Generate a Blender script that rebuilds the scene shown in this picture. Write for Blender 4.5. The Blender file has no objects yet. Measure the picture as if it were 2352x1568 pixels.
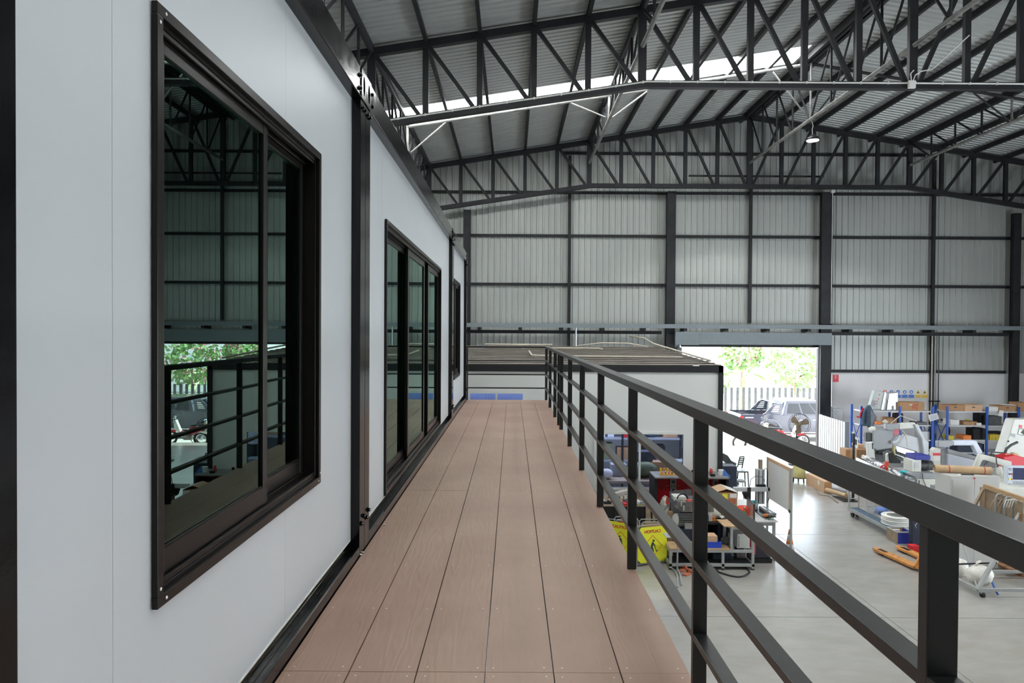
import bpy, bmesh, math, random
from mathutils import Vector, Matrix
C = bpy.context.scene.collection
SC = bpy.context.scene
# ---------------------------------------------------------------- camera
F = 1568.0
CZ = 4.2                       # eye height above the hall floor
PITCH, ROLL = math.atan(20 / F), 0.006
_f = Vector((0, math.cos(PITCH), -math.sin(PITCH)))
_u0 = Vector((0, math.sin(PITCH), math.cos(PITCH)))
_r = Vector((1, 0, 0)) * math.cos(ROLL) + _u0 * math.sin(ROLL)
_u = _u0 * math.cos(ROLL) - Vector((1, 0, 0)) * math.sin(ROLL)
cam_d = bpy.data.cameras.new('camera')
cam_d.sensor_width = 36.0
cam_d.lens = 24.0
cam_d.clip_start = 0.05
cam_d.clip_end = 400
cam = bpy.data.objects.new('camera', cam_d)
C.objects.link(cam)
mw = Matrix((( _r.x, _u.x, -_f.x, 0), (_r.y, _u.y, -_f.y, 0), (_r.z, _u.z, -_f.z, CZ), (0, 0, 0, 1)))
cam.matrix_world = mw
SC.camera = cam
SC.view_settings.view_transform = 'Standard'
SC.view_settings.look = 'None'
SC.view_settings.gamma = 1.0
SC.view_settings.use_curve_mapping = False
SC.view_settings.exposure = 0.02
SC.cycles.max_bounces = 10
SC.cycles.diffuse_bounces = 5
SC.cycles.sample_clamp_indirect = 8.0
# ---------------------------------------------------------------- sky, sun, added area fill lights
w = bpy.data.worlds.new('sky')
SC.world = w
w.use_nodes = True
nt = w.node_tree
bg = nt.nodes['Background']
bg.inputs[0].default_value = (0.76, 0.87, 1.0, 1)
bg.inputs[1].default_value = 8.0
sun_d = bpy.data.lights.new('sun', 'SUN')
sun_d.energy = 34.0
sun_d.angle = 0.01
sun_d.color = (1.0, 0.95, 0.88)
sun = bpy.data.objects.new('sun', sun_d)
C.objects.link(sun)
sun.rotation_euler = Vector((0.52, -0.10, -0.85)).to_track_quat('-Z', 'Y').to_euler()


def area(name, loc, aim, sx, sy, power, col=(1, 1, 1)):
    d = bpy.data.lights.new(name, 'AREA')
    d.shape = 'RECTANGLE'
    d.size, d.size_y = sx, sy
    d.energy = power
    d.color = col
    o = bpy.data.objects.new(name, d)
    C.objects.link(o)
    o.location = loc
    o.rotation_euler = Vector(aim).to_track_quat('-Z', 'Y').to_euler()
    return o


area('side_fill_light', (20.3, 9.0, 2.0), (-1, 0, 0.42), 9, 3.4, 1100, (0.93, 0.97, 1.0))  # added fill at an unseen opening, tilted up to brighten the left slope
for _y in (-0.3, 9.6, 19.5):      # fill lights added below the three clear roof strips to top up their daylight
    area('roof_strip_fill', (1.2, _y, 11.01), (0.16, 0, -1), 1.2, 13.5, 105 if _y < 15 else 320, (1.0, 0.99, 0.96))


def at(px, py, Y):
    u, v = (px - 1176) / F, (784 - py) / F
    d = _f + _r * u + _u * v
    return Vector((d.x * Y / d.y, Y, CZ + d.z * Y / d.y))


def fl(px, py, z=0.0):
    u, v = (px - 1176) / F, (784 - py) / F
    d = _f + _r * u + _u * v
    k = (z - CZ) / d.z
    return Vector((d.x * k, d.y * k, z))


# ---------------------------------------------------------------- materials
MATS = {}


def mat(name, col, rough=0.6, metal=0.0, var=0.0, vs=6.0, bump=0.0, bs=40.0, spec=0.5, coat=0.0, stretch=None, emit=0.0, rvar=0.0):
    m = bpy.data.materials.new(name)
    MATS[name] = m
    m.use_nodes = True
    n = m.node_tree.nodes
    l = m.node_tree.links
    p = n['Principled BSDF']
    p.inputs['Base Color'].default_value = (*col, 1)
    p.inputs['Roughness'].default_value = rough
    p.inputs['Metallic'].default_value = metal
    p.inputs['Specular IOR Level'].default_value = spec
    p.inputs['Coat Weight'].default_value = coat
    p.inputs['Coat Roughness'].default_value = 0.1
    if emit:
        p.inputs['Emission Color'].default_value = (*col, 1)
        p.inputs['Emission Strength'].default_value = emit
    if var or bump or rvar:
        tc = n.new('ShaderNodeTexCoord')
        mp = n.new('ShaderNodeMapping')
        l.new(tc.outputs['Object'], mp.inputs[0])
        if stretch:
            mp.inputs['Scale'].default_value = stretch
    if var or rvar:
        nz = n.new('ShaderNodeTexNoise')
        nz.inputs['Scale'].default_value = vs
        nz.inputs['Detail'].default_value = 6
        l.new(mp.outputs[0], nz.inputs['Vector'])
    if var:
        cr = n.new('ShaderNodeValToRGB')
        cr.color_ramp.elements[0].position = 0.3
        cr.color_ramp.elements[1].position = 0.7
        cr.color_ramp.elements[0].color = (*[c * (1 - var) for c in col], 1)
        cr.color_ramp.elements[1].color = (*[min(1, c * (1 + var)) for c in col], 1)
        l.new(nz.outputs['Fac'], cr.inputs[0])
        l.new(cr.outputs[0], p.inputs['Base Color'])
    if rvar:
        mr = n.new('ShaderNodeMapRange')
        mr.inputs['To Min'].default_value = max(0.02, rough - rvar)
        mr.inputs['To Max'].default_value = min(1, rough + rvar)
        mr.inputs['From Min'].default_value = 0.3
        mr.inputs['From Max'].default_value = 0.7
        l.new(nz.outputs['Fac'], mr.inputs['Value'])
        l.new(mr.outputs[0], p.inputs['Roughness'])
    if bump:
        n2 = n.new('ShaderNodeTexNoise')
        n2.inputs['Scale'].default_value = bs
        n2.inputs['Detail'].default_value = 4
        b = n.new('ShaderNodeBump')
        b.inputs['Strength'].default_value = bump
        b.inputs['Distance'].default_value = 0.01
        l.new(mp.outputs[0], n2.inputs['Vector'])
        l.new(n2.outputs['Fac'], b.inputs['Height'])
        l.new(b.outputs[0], p.inputs['Normal'])
    return m


mat('white_panel', (0.60, 0.63, 0.65), 0.34, var=0.02, vs=1.5, bump=0.03, bs=3)
mat('cream_panel', (0.66, 0.67, 0.65), 0.45, var=0.03, vs=1.0)
mat('gloss_black', (0.005, 0.005, 0.006), 0.15, bump=0.04, bs=60, rvar=0.05, vs=12, spec=0.32)
mat('rail_black', (0.007, 0.0072, 0.007), 0.32, bump=0.08, bs=330, spec=0.7)
mat('brown_aluminium', (0.012, 0.0095, 0.009), 0.28, var=0.05, stretch=(1, 1, 0.1), spec=0.25)
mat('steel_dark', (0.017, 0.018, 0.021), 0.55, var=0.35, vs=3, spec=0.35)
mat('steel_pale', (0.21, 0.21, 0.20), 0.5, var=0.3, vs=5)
mat('sheet_metal', (0.42, 0.44, 0.42), 0.42, metal=0.15, var=0.06, vs=1.2, stretch=(1, 1, 0.15))
mat('roof_metal', (0.42, 0.44, 0.43), 0.42, metal=0.2, var=0.06, vs=0.8)
mat('grey_paint', (0.20, 0.235, 0.255), 0.5, var=0.05)
mat('white_paint', (0.78, 0.78, 0.77), 0.5, var=0.02)
mat('wall_plaster', (0.80, 0.79, 0.80), 0.8, var=0.05, vs=0.8)
mat('plastic_white', (0.75, 0.75, 0.72), 0.4)
mat('pvc_cream', (0.62, 0.56, 0.47), 0.5, var=0.1)
mat('machine_grey', (0.33, 0.345, 0.36), 0.42, var=0.06)
mat('machine_light', (0.58, 0.60, 0.62), 0.4, var=0.05)
mat('machine_blue', (0.64, 0.69, 0.78), 0.4, var=0.04)
mat('machine_cream', (0.66, 0.66, 0.60), 0.45, var=0.05)
mat('machine_dark', (0.055, 0.06, 0.06), 0.5, var=0.3)
mat('cabinet_white', (0.60, 0.60, 0.58), 0.42, var=0.02)
mat('oily_steel', (0.22, 0.21, 0.20), 0.35, metal=0.8, var=0.35, vs=14)
mat('bright_steel', (0.70, 0.71, 0.73), 0.22, metal=0.95, var=0.06)
mat('frame_grey', (0.36, 0.37, 0.36), 0.5, var=0.08)
mat('navy_steel', (0.020, 0.028, 0.055), 0.5, var=0.2)
mat('black_matt', (0.010, 0.010, 0.012), 0.7, var=0.2)
mat('black_plastic', (0.015, 0.015, 0.017), 0.35)
mat('rubber', (0.02, 0.02, 0.02), 0.8)
mat('plate_grey', (0.15, 0.15, 0.155), 0.25, var=0.3, vs=20, bump=0.3, bs=30)
mat('peg_red', (0.85, 0.012, 0.022), 0.42, var=0.05)
mat('red', (0.60, 0.02, 0.03), 0.45)
mat('red_cloth', (0.85, 0.10, 0.05), 0.8, var=0.1)
mat('orange', (0.85, 0.25, 0.04), 0.5, var=0.05)
mat('jack_orange', (0.62, 0.27, 0.07), 0.5, var=0.25, vs=12)
mat('tool_yellow', (0.85, 0.48, 0.02), 0.4)
mat('sign_yellow', (0.86, 0.86, 0.03), 0.5, var=0.02)
mat('crate_yellow', (0.75, 0.55, 0.02), 0.5)
mat('sticker_yellow', (0.88, 0.80, 0.05), 0.5)
mat('khaki', (0.52, 0.47, 0.20), 0.6, var=0.1)
mat('shelf_blue', (0.012, 0.085, 0.42), 0.45, var=0.06)
mat('bin_blue', (0.02, 0.08, 0.62), 0.4)
mat('box_blue', (0.03, 0.04, 0.30), 0.45)
mat('glass_blue', (0.38, 0.48, 0.80), 0.3)
mat('sign_blue', (0.08, 0.20, 0.62), 0.5)
mat('sign_amber', (0.80, 0.55, 0.08), 0.5)
mat('sign_red', (0.75, 0.05, 0.07), 0.5)
mat('print_dark', (0.05, 0.07, 0.06), 0.6)
mat('print_red', (0.62, 0.06, 0.04), 0.6)
mat('paper', (0.80, 0.79, 0.77), 0.8, var=0.03)
mat('carton', (0.47, 0.27, 0.14), 0.8, var=0.07)
mat('carton_light', (0.66, 0.43, 0.27), 0.8, var=0.05)
mat('kraft', (0.60, 0.42, 0.25), 0.75, var=0.12, vs=9)
mat('wood', (0.50, 0.33, 0.18), 0.65, var=0.18, vs=8, stretch=(1, 1, 6))
mat('wood_grey', (0.33, 0.25, 0.17), 0.7, var=0.2, vs=8)
mat('pallet_wood', (0.34, 0.16, 0.07), 0.7, var=0.2, vs=8)
mat('cloth_blue', (0.085, 0.135, 0.19), 0.9, var=0.15)
mat('cloth_grey', (0.25, 0.28, 0.33), 0.9, var=0.15)
mat('bag_white', (0.74, 0.72, 0.66), 0.6, var=0.08, vs=20, bump=0.5, bs=25)
mat('hose_white', (0.80, 0.80, 0.76), 0.5, var=0.05)
mat('wrap_black', (0.035, 0.035, 0.05), 0.18, bump=0.9, bs=18, stretch=(1, 1, 4))
mat('green', (0.03, 0.42, 0.10), 0.5)
mat('olive', (0.16, 0.19, 0.10), 0.8, var=0.3)
mat('pink_cloth', (0.75, 0.22, 0.25), 0.8)
mat('teal', (0.02, 0.55, 0.60), 0.5)
mat('copper', (0.55, 0.24, 0.09), 0.4, metal=0.6)
mat('screen_dark', (0.05, 0.06, 0.13), 0.15)
mat('lamp_glow', (0.95, 0.97, 1.0), 0.5, emit=14.0)
mat('truck_paint', (0.045, 0.052, 0.075), 0.15, coat=1.0)
mat('truck_glass', (0.02, 0.025, 0.03), 0.05)
mat('tail_red', (0.85, 0.02, 0.02), 0.25)
mat('chrome', (0.8, 0.8, 0.82), 0.1, metal=1.0)
mat('ground_pale', (0.60, 0.59, 0.57), 0.85, var=0.06, vs=0.6)
mat('leaf', (0.24, 0.40, 0.15), 0.55, var=0.3, vs=2)
mat('leaf_light', (0.52, 0.64, 0.36), 0.55, var=0.2, vs=2)
mat('blossom', (0.80, 0.34, 0.45), 0.7, var=0.2)
mat('bark', (0.30, 0.24, 0.17), 0.9, var=0.2)
mat('house_white', (0.80, 0.80, 0.80), 0.8)
mat('roof_office', (0.36, 0.31, 0.27), 0.7, var=0.35, vs=5, stretch=(0.3, 1, 1))
mat('galvanised', (0.50, 0.52, 0.53), 0.35, metal=0.6, var=0.1)
mat('shoe', (0.50, 0.15, 0.07), 0.6)

# deck board: embossed wood grain
m = mat('deck_board', (0.375, 0.225, 0.17), 0.50)
n, l = m.node_tree.nodes, m.node_tree.links
p = n['Principled BSDF']
tc = n.new('ShaderNodeTexCoord')
mp = n.new('ShaderNodeMapping')
mp.inputs['Scale'].default_value = (9, 1.1, 1)
l.new(tc.outputs['Object'], mp.inputs[0])
nz = n.new('ShaderNodeTexNoise')
nz.inputs['Scale'].default_value = 1.1
nz.inputs['Detail'].default_value = 2.5
l.new(mp.outputs[0], nz.inputs['Vector'])
ma = n.new('ShaderNodeMath')
ma.operation = 'MULTIPLY'
ma.inputs[1].default_value = 46
l.new(nz.outputs['Fac'], ma.inputs[0])
sn = n.new('ShaderNodeMath')
sn.operation = 'SINE'
l.new(ma.outputs[0], sn.inputs[0])
bp = n.new('ShaderNodeBump')
bp.inputs['Strength'].default_value = 0.35
bp.inputs['Distance'].default_value = 0.0012
l.new(sn.outputs[0], bp.inputs['Height'])
l.new(bp.outputs[0], p.inputs['Normal'])
n3 = n.new('ShaderNodeTexNoise')
n3.inputs['Scale'].default_value = 1.3
n3.inputs['Detail'].default_value = 5
l.new(tc.outputs['Object'], n3.inputs['Vector'])
cr = n.new('ShaderNodeValToRGB')
cr.color_ramp.elements[0].position = 0.32
cr.color_ramp.elements[1].position = 0.68
cr.color_ramp.elements[0].color = (0.315, 0.19, 0.145, 1)
cr.color_ramp.elements[1].color = (0.385, 0.255, 0.195, 1)
l.new(n3.outputs['Fac'], cr.inputs[0])
l.new(cr.outputs[0], p.inputs['Base Color'])

# power-floated concrete: faint clouds, fine swirls, low gloss
m = mat('concrete', (0.40, 0.385, 0.35), 0.22)
n, l = m.node_tree.nodes, m.node_tree.links
p = n['Principled BSDF']
tc = n.new('ShaderNodeTexCoord')
a1 = n.new('ShaderNodeTexNoise')
a1.inputs['Scale'].default_value = 0.55
a1.inputs['Detail'].default_value = 8
a1.inputs['Roughness'].default_value = 0.65
a1.inputs['Distortion'].default_value = 0.4
l.new(tc.outputs['Object'], a1.inputs['Vector'])
mp = n.new('ShaderNodeMapping')
mp.inputs['Rotation'].default_value = (0, 0, 0.6)
mp.inputs['Scale'].default_value = (1.0, 2.2, 1)
l.new(tc.outputs['Object'], mp.inputs[0])
a2 = n.new('ShaderNodeTexNoise')
a2.inputs['Scale'].default_value = 2.2
a2.inputs['Detail'].default_value = 8
l.new(mp.outputs[0], a2.inputs['Vector'])
mx = n.new('ShaderNodeMath')
mx.operation = 'ADD'
l.new(a1.outputs['Fac'], mx.inputs[0])
l.new(a2.outputs['Fac'], mx.inputs[1])
cr = n.new('ShaderNodeValToRGB')
cr.color_ramp.elements[0].position = 0.30
cr.color_ramp.elements[1].position = 0.70
cr.color_ramp.elements[0].color = (0.305, 0.288, 0.264, 1)
cr.color_ramp.elements[1].color = (0.40, 0.385, 0.362, 1)
hv = n.new('ShaderNodeMath')
hv.operation = 'MULTIPLY'
hv.inputs[1].default_value = 0.5
a2.inputs['Detail'].default_value = 6
l.new(mx.outputs[0], hv.inputs[0])
l.new(hv.outputs[0], cr.inputs[0])
l.new(cr.outputs[0], p.inputs['Base Color'])
mr = n.new('ShaderNodeMapRange')
mr.inputs['From Min'].default_value = 0.3
mr.inputs['From Max'].default_value = 0.7
mr.inputs['To Min'].default_value = 0.22
mr.inputs['To Max'].default_value = 0.26
p.inputs['Specular IOR Level'].default_value = 0.8
l.new(a2.outputs['Fac'], mr.inputs['Value'])
l.new(mr.outputs[0], p.inputs['Roughness'])


def glassy(name, tint, ior=1.5, clear=0.8, rough=0.0):
    m = bpy.data.materials.new(name)
    MATS[name] = m
    m.use_nodes = True
    n, l = m.node_tree.nodes, m.node_tree.links
    n.remove(n['Principled BSDF'])
    out = n['Material Output']
    fr = n.new('ShaderNodeFresnel')
    fr.inputs['IOR'].default_value = ior
    gl = n.new('ShaderNodeBsdfGlossy')
    gl.inputs['Roughness'].default_value = rough
    gl.inputs['Color'].default_value = (0.70, 0.97, 0.88, 1) if name == 'tinted_glass' else (0.95, 0.97, 0.97, 1)
    tr = n.new('ShaderNodeBsdfTransparent')
    tr.inputs['Color'].default_value = (*[c * clear for c in tint], 1)
    mx = n.new('ShaderNodeMixShader')
    l.new(fr.outputs[0], mx.inputs[0])
    l.new(tr.outputs[0], mx.inputs[1])
    l.new(gl.outputs[0], mx.inputs[2])
    l.new(mx.outputs[0], out.inputs[0])
    return m


glassy('tinted_glass', (0.42, 0.75, 0.60), 1.62, 0.9)
glassy('office_glass', (0.80, 0.85, 1.0), 1.4, 0.9)
glassy('jar_glass', (0.85, 0.97, 0.92), 1.4, 0.95)
glassy('clear_plastic', (0.95, 0.95, 0.95), 1.3, 0.8, 0.15)

# translucent roof light sheet
m = bpy.data.materials.new('translucent_sheet')
MATS['translucent_sheet'] = m
m.use_nodes = True
n, l = m.node_tree.nodes, m.node_tree.links
n.remove(n['Principled BSDF'])
tl = n.new('ShaderNodeBsdfTranslucent')
tl.inputs['Color'].default_value = (0.93, 0.95, 0.93, 1)
df = n.new('ShaderNodeBsdfDiffuse')
df.inputs['Color'].default_value = (0.8, 0.82, 0.8, 1)
mx = n.new('ShaderNodeMixShader')
mx.inputs[0].default_value = 0.12
l.new(tl.outputs[0], mx.inputs[1])
l.new(df.outputs[0], mx.inputs[2])
l.new(mx.outputs[0], n['Material Output'].inputs[0])


# ---------------------------------------------------------------- mesh builder (world coordinates)
class M:
    def __init__(s):
        s.v, s.f, s.xf = [], [], None

    def add(s, vs, fs):
        b = len(s.v)
        for v in vs:
            v = Vector(v)
            s.v.append(s.xf @ v if s.xf is not None else v)
        s.f += [[b + i for i in f] for f in fs]
        return s

    def box(s, x0, x1, y0, y1, z0, z1):
        if x0 > x1: x0, x1 = x1, x0
        if y0 > y1: y0, y1 = y1, y0
        if z0 > z1: z0, z1 = z1, z0
        return s.add([(x0, y0, z0), (x1, y0, z0), (x1, y1, z0), (x0, y1, z0), (x0, y0, z1), (x1, y0, z1), (x1, y1, z1), (x0, y1, z1)],
                     [(0, 3, 2, 1), (4, 5, 6, 7), (0, 1, 5, 4), (1, 2, 6, 5), (2, 3, 7, 6), (3, 0, 4, 7)])

    def cbox(s, c, sx, sy, sz, rz=0.0, rx=0.0, ry=0.0):
        o = s.xf
        T = Matrix.Translation(Vector(c)) @ Matrix.Rotation(rz, 4, 'Z') @ Matrix.Rotation(rx, 4, 'X') @ Matrix.Rotation(ry, 4, 'Y')
        s.xf = (o @ T) if o is not None else T
        s.box(-sx / 2, sx / 2, -sy / 2, sy / 2, -sz / 2, sz / 2)
        s.xf = o
        return s

    def bar(s, p, q, w, h=None, up=(0, 0, 1)):
        p, q = Vector(p), Vector(q)
        h = h or w
        d = (q - p).normalized()
        up = Vector(up)
        if abs(d.dot(up)) > 0.98: up = Vector((0, 1, 0))
        a = d.cross(up).normalized() * w / 2
        b = a.cross(d).normalized() * h / 2
        vs = [p - a - b, p + a - b, p + a + b, p - a + b, q - a - b, q + a - b, q + a + b, q - a + b]
        return s.add(vs, [(0, 1, 2, 3), (7, 6, 5, 4), (0, 4, 5, 1), (1, 5, 6, 2), (2, 6, 7, 3), (3, 7, 4, 0)])

    def cyl(s, p, q, r, r2=None, n=14, cap=True):
        p, q = Vector(p), Vector(q)
        r2 = r if r2 is None else r2
        d = (q - p).normalized()
        up = Vector((0, 0, 1)) if abs(d.z) < 0.95 else Vector((1, 0, 0))
        a = d.cross(up).normalized()
        b = d.cross(a)
        vs = []
        for c, rr in ((p, r), (q, r2)):
            for i in range(n):
                t = 2 * math.pi * i / n
                vs.append(c + (a * math.cos(t) + b * math.sin(t)) * rr)
        fs = [(i, (i + 1) % n, n + (i + 1) % n, n + i) for i in range(n)]
        if cap:
            fs += [tuple(range(n))[::-1], tuple(range(n, 2 * n))]
        return s.add(vs, fs)

    def tube(s, pts, r, n=8, closed=False):
        pts = [Vector(q) for q in pts]
        k = len(pts)
        vs = []
        pa = None
        for i, c in enumerate(pts):
            if closed:
                d = (pts[(i + 1) % k] - pts[i - 1]).normalized()
            else:
                d = (pts[min(i + 1, k - 1)] - pts[max(i - 1, 0)]).normalized()
            if pa is None:
                up = Vector((0, 0, 1)) if abs(d.z) < 0.9 else Vector((1, 0, 0))
                a = d.cross(up).normalized()
            else:
                a = (pa - d * pa.dot(d)).normalized()
            pa = a
            b = d.cross(a)
            for j in range(n):
                t = 2 * math.pi * j / n
                vs.append(c + (a * math.cos(t) + b * math.sin(t)) * r)
        fs = []
        for i in range(k if closed else k - 1):
            for j in range(n):
                i2 = (i + 1) % k
                fs.append((i * n + j, i * n + (j + 1) % n, i2 * n + (j + 1) % n, i2 * n + j))
        if not closed:
            fs += [tuple(range(n))[::-1], tuple(range((k - 1) * n, k * n))]
        return s.add(vs, fs)

    def ring(s, c, R, r, axis=(0, 1, 0), n=20, m=6, sy=1.0):
        c, ax = Vector(c), Vector(axis).normalized()
        up = Vector((0, 0, 1)) if abs(ax.z) < 0.9 else Vector((1, 0, 0))
        a = ax.cross(up).normalized()
        b = ax.cross(a)
        return s.tube([c + a * math.cos(2 * math.pi * i / n) * R + b * math.sin(2 * math.pi * i / n) * R * sy for i in range(n)], r, m, True)

    def lathe(s, prof, c, n=20, axis='Z'):
        c = Vector(c)
        vs = []
        for r, z in prof:
            for i in range(n):
                t = 2 * math.pi * i / n
                x, y = r * math.cos(t), r * math.sin(t)
                v = {'Z': (x, y, z), 'X': (z, x, y), 'Y': (x, z, y)}[axis]
                vs.append(c + Vector(v))
        fs = []
        for k in range(len(prof) - 1):
            for i in range(n):
                fs.append((k * n + i, k * n + (i + 1) % n, (k + 1) * n + (i + 1) % n, (k + 1) * n + i))
        if prof[0][0] > 1e-4: fs.append(tuple(range(n))[::-1])
        if prof[-1][0] > 1e-4: fs.append(tuple(range((len(prof) - 1) * n, len(prof) * n)))
        return s.add(vs, fs)

    def ball(s, c, rx, ry=None, rz=None, n=12, m=8, wob=0.0, seed=1):
        ry = rx if ry is None else ry
        rz = rx if rz is None else rz
        R = random.Random(seed)
        vs = []
        for k in range(m + 1):
            ph = math.pi * k / m
            for i in range(n):
                t = 2 * math.pi * i / n
                g = 1 + wob * (R.random() - 0.5)
                vs.append((c[0] + rx * g * math.sin(ph) * math.cos(t), c[1] + ry * g * math.sin(ph) * math.sin(t), c[2] + rz * g * math.cos(ph)))
        fs = []
        for k in range(m):
            for i in range(n):
                fs.append((k * n + i, k * n + (i + 1) % n, (k + 1) * n + (i + 1) % n, (k + 1) * n + i)[::-1])
        return s.add(vs, fs)

    def prism(s, pts, d):
        """closed outline pts (3D) pushed along d"""
        pts = [Vector(q) for q in pts]
        d = Vector(d)
        k = len(pts)
        nrm = Vector((0, 0, 0))
        for i in range(k):
            nrm += pts[i].cross(pts[(i + 1) % k])
        if nrm.dot(d) > 0: pts = pts[::-1]
        vs = pts + [q + d for q in pts]
        return s.add(vs, [tuple(range(k)), tuple(range(k, 2 * k))[::-1]] + [(i, k + i, k + (i + 1) % k, (i + 1) % k) for i in range(k)])

    def pp(s, pix, Y, t):
        """outline read at depth Y, real thickness t going away"""
        return s.prism([at(a, b, Y) for a, b in pix], (0, t, 0))

    def build(s, name, m, root=None, smooth=False, bev=0.0, org=None):
        me = bpy.data.meshes.new(name)
        o = bpy.data.objects.new(name, me)
        C.objects.link(o)
        if root is None:
            if org is None:
                lo = Vector([min(v[i] for v in s.v) for i in range(3)])
                hi = Vector([max(v[i] for v in s.v) for i in range(3)])
                org = Vector(((lo.x + hi.x) / 2, (lo.y + hi.y) / 2, lo.z))
            org = Vector(org)
            o.location = org
            o['_w'] = list(org)
        else:
            org = Vector(root['_w'])
            o.parent = root
            o['_w'] = list(org)
        me.from_pydata([tuple(v - org) for v in s.v], [], s.f)
        me.materials.append(MATS[m])
        if smooth:
            for q in me.polygons: q.use_smooth = True
        me.update()
        if bev:
            b = o.modifiers.new('edge', 'BEVEL')
            b.width = bev
            b.segments = 2
            b.limit_method = 'ANGLE'
            b.harden_normals = False
        return o


def tag(o, label, cat, group=None):
    o['label'] = label
    o['category'] = cat
    if group: o['group'] = group
    return o


def thing(name, label, cat, loc, group=None):
    o = bpy.data.objects.new(name, None)
    o.empty_display_size = 0.1
    C.objects.link(o)
    o.location = loc
    o['_w'] = list(Vector(loc))
    return tag(o, label, cat, group)


def struct(o):
    o['kind'] = 'structure'
    return o


def copy_tree(o, off, label=None, group=None, top=True):
    c = o.copy()
    C.objects.link(c)
    if top:
        c.location = Vector(o.location) + Vector(off)
        c['_w'] = [a + b for a, b in zip(o['_w'], off)]
        if label: c['label'] = label
        if group: c['group'] = group
    for ch in kids(o):
        d = copy_tree(ch, off, top=False)
        d.parent = c
    return c


def kids(o):
    return [q for q in C.objects if q.parent is o]


def text(s, loc, size, m, root, name='lettering', rot=(math.pi / 2, 0, 0), mirror=False, ext=0.002, align='CENTER'):
    cu = bpy.data.curves.new(name, 'FONT')
    cu.body = s
    cu.size = size
    cu.extrude = ext
    cu.offset = size * 0.03
    cu.align_x = align
    cu.align_y = 'CENTER'
    cu.materials.append(MATS[m])
    o = bpy.data.objects.new(name, cu)
    C.objects.link(o)
    o.rotation_euler = rot
    me = bpy.data.meshes.new_from_object(o)
    me.name = name
    me.materials.clear()
    me.materials.append(MATS[m])
    q = bpy.data.objects.new(name, me)
    C.objects.link(q)
    q.rotation_euler = o.rotation_euler
    if mirror:
        for v in me.vertices: v.co.x = -v.co.x
        me.flip_normals()
    bpy.data.objects.remove(o)
    o = q
    if root is not None:
        o.parent = root
        o.location = Vector(loc) - Vector(root['_w'])
        o['_w'] = root['_w']
    else:
        o.location = loc
    return o


def one(mb, name, m, label, cat, group=None, smooth=False, bev=0.0):
    return tag(mb.build(name, m, smooth=smooth, bev=bev), label, cat, group)
# ---------------------------------------------------------------- the hall
YW = 25.4                      # inner face of the far wall
XL, XR, YB = -6.2, 20.6, -9.0
RX, RZ = 8.55, 12.22           # ridge line of the roof sheets
SL = 0.16


def roof_z(x): return RZ - SL * abs(x - RX)


fb = M().box(XL - 0.3, XR + 0.3, YB - 0.3, YW + 0.25, -0.25, 0)
struct(fb.build('floor', 'concrete'))
# saw-cut control joints in the slab
jm = M()
for x in (-3.0, 1.4, 5.6, 9.8, 14.0, 18.2):
    jm.box(x - 0.004, x + 0.004, YB, YW, 0.0, 0.0012)
for y in (-6, -2, 2, 6, 10.1, 14.3, 18.5, 22.7):
    jm.box(XL, XR, y - 0.004, y + 0.004, 0.0, 0.0012)
struct(jm.build('floor_joint', 'print_dark'))


def corrug(mb, axis, a0, a1, lo, hi, pitch=0.224, dep=0.03, plane=0.0, sgn=1):
    """trapezoid ribs; axis 'X': wall in XZ at y=plane; lo/hi callables or numbers give bottom/top z"""
    xs = []
    x = a0
    while x < a1 - 1e-6:
        for dx, dy in ((0, 0), (pitch * 0.62, 0), (pitch * 0.70, dep), (pitch * 0.92, dep)):
            if x + dx < a1: xs.append((x + dx, dy))
        x += pitch
    xs.append((a1, 0))
    g = lambda q, t: q(t) if callable(q) else q
    vs, fs = [], []
    for t, dy in xs:
        if axis == 'X':
            vs += [(t, plane - sgn * dy, g(lo, t)), (t, plane - sgn * dy, g(hi, t))]
        elif axis == 'Y':
            vs += [(plane - sgn * dy, t, g(lo, t)), (plane - sgn * dy, t, g(hi, t))]
    for i in range(len(xs) - 1):
        fs.append((2 * i, 2 * i + 2, 2 * i + 3, 2 * i + 1))
    mb.add(vs, fs)


DX0, DX1, DZ = 6.27, 11.38, 3.78   # roller door opening
wm = M()
corrug(wm, 'X', XL, DX0 - 0.02, 0, lambda x: roof_z(x) - 0.02, plane=YW)
corrug(wm, 'X', DX0 - 0.02, DX1 + 0.02, DZ, lambda x: roof_z(x) - 0.02, plane=YW)
corrug(wm, 'X', DX1 + 0.02, XR, 2.8, lambda x: roof_z(x) - 0.02, plane=YW)
struct(wm.build('wall_far', 'sheet_metal'))
pm = M().box(DX1 + 0.5, XR, YW - 0.10, YW + 0.1, 0, 2.8)
struct(pm.build('wall_plaster', 'wall_plaster'))
wl = M()
corrug(wl, 'Y', YB, YW, 0, roof_z(XL) - 0.02, plane=XL, sgn=-1)
struct(wl.build('wall_left', 'sheet_metal'))
wr = M()
corrug(wr, 'Y', YB, 4.0, 0, roof_z(XR), plane=XR)
corrug(wr, 'Y', 4.0, 14.0, 3.9, roof_z(XR), plane=XR)  # unseen opening, added to let sky light in from the side
corrug(wr, 'Y', 14.0, YW, 0, roof_z(XR), plane=XR)
struct(wr.build('wall_right', 'sheet_metal'))
wb = M()
corrug(wb, 'X', XL, 1.0, 0, roof_z, plane=YB, sgn=-1)
corrug(wb, 'X', 1.0, 18.0, 0, roof_z, plane=YB, sgn=-1)
corrug(wb, 'X', 18.0, XR, 0, roof_z, plane=YB, sgn=-1)
struct(wb.build('wall_rear', 'sheet_metal'))

# roof sheets, ribs running down the slope; a clear strip in each bay of the near slope
SKY = ((18.9, 20.15), (8.95, 10.2), (-0.9, 0.35))


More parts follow.
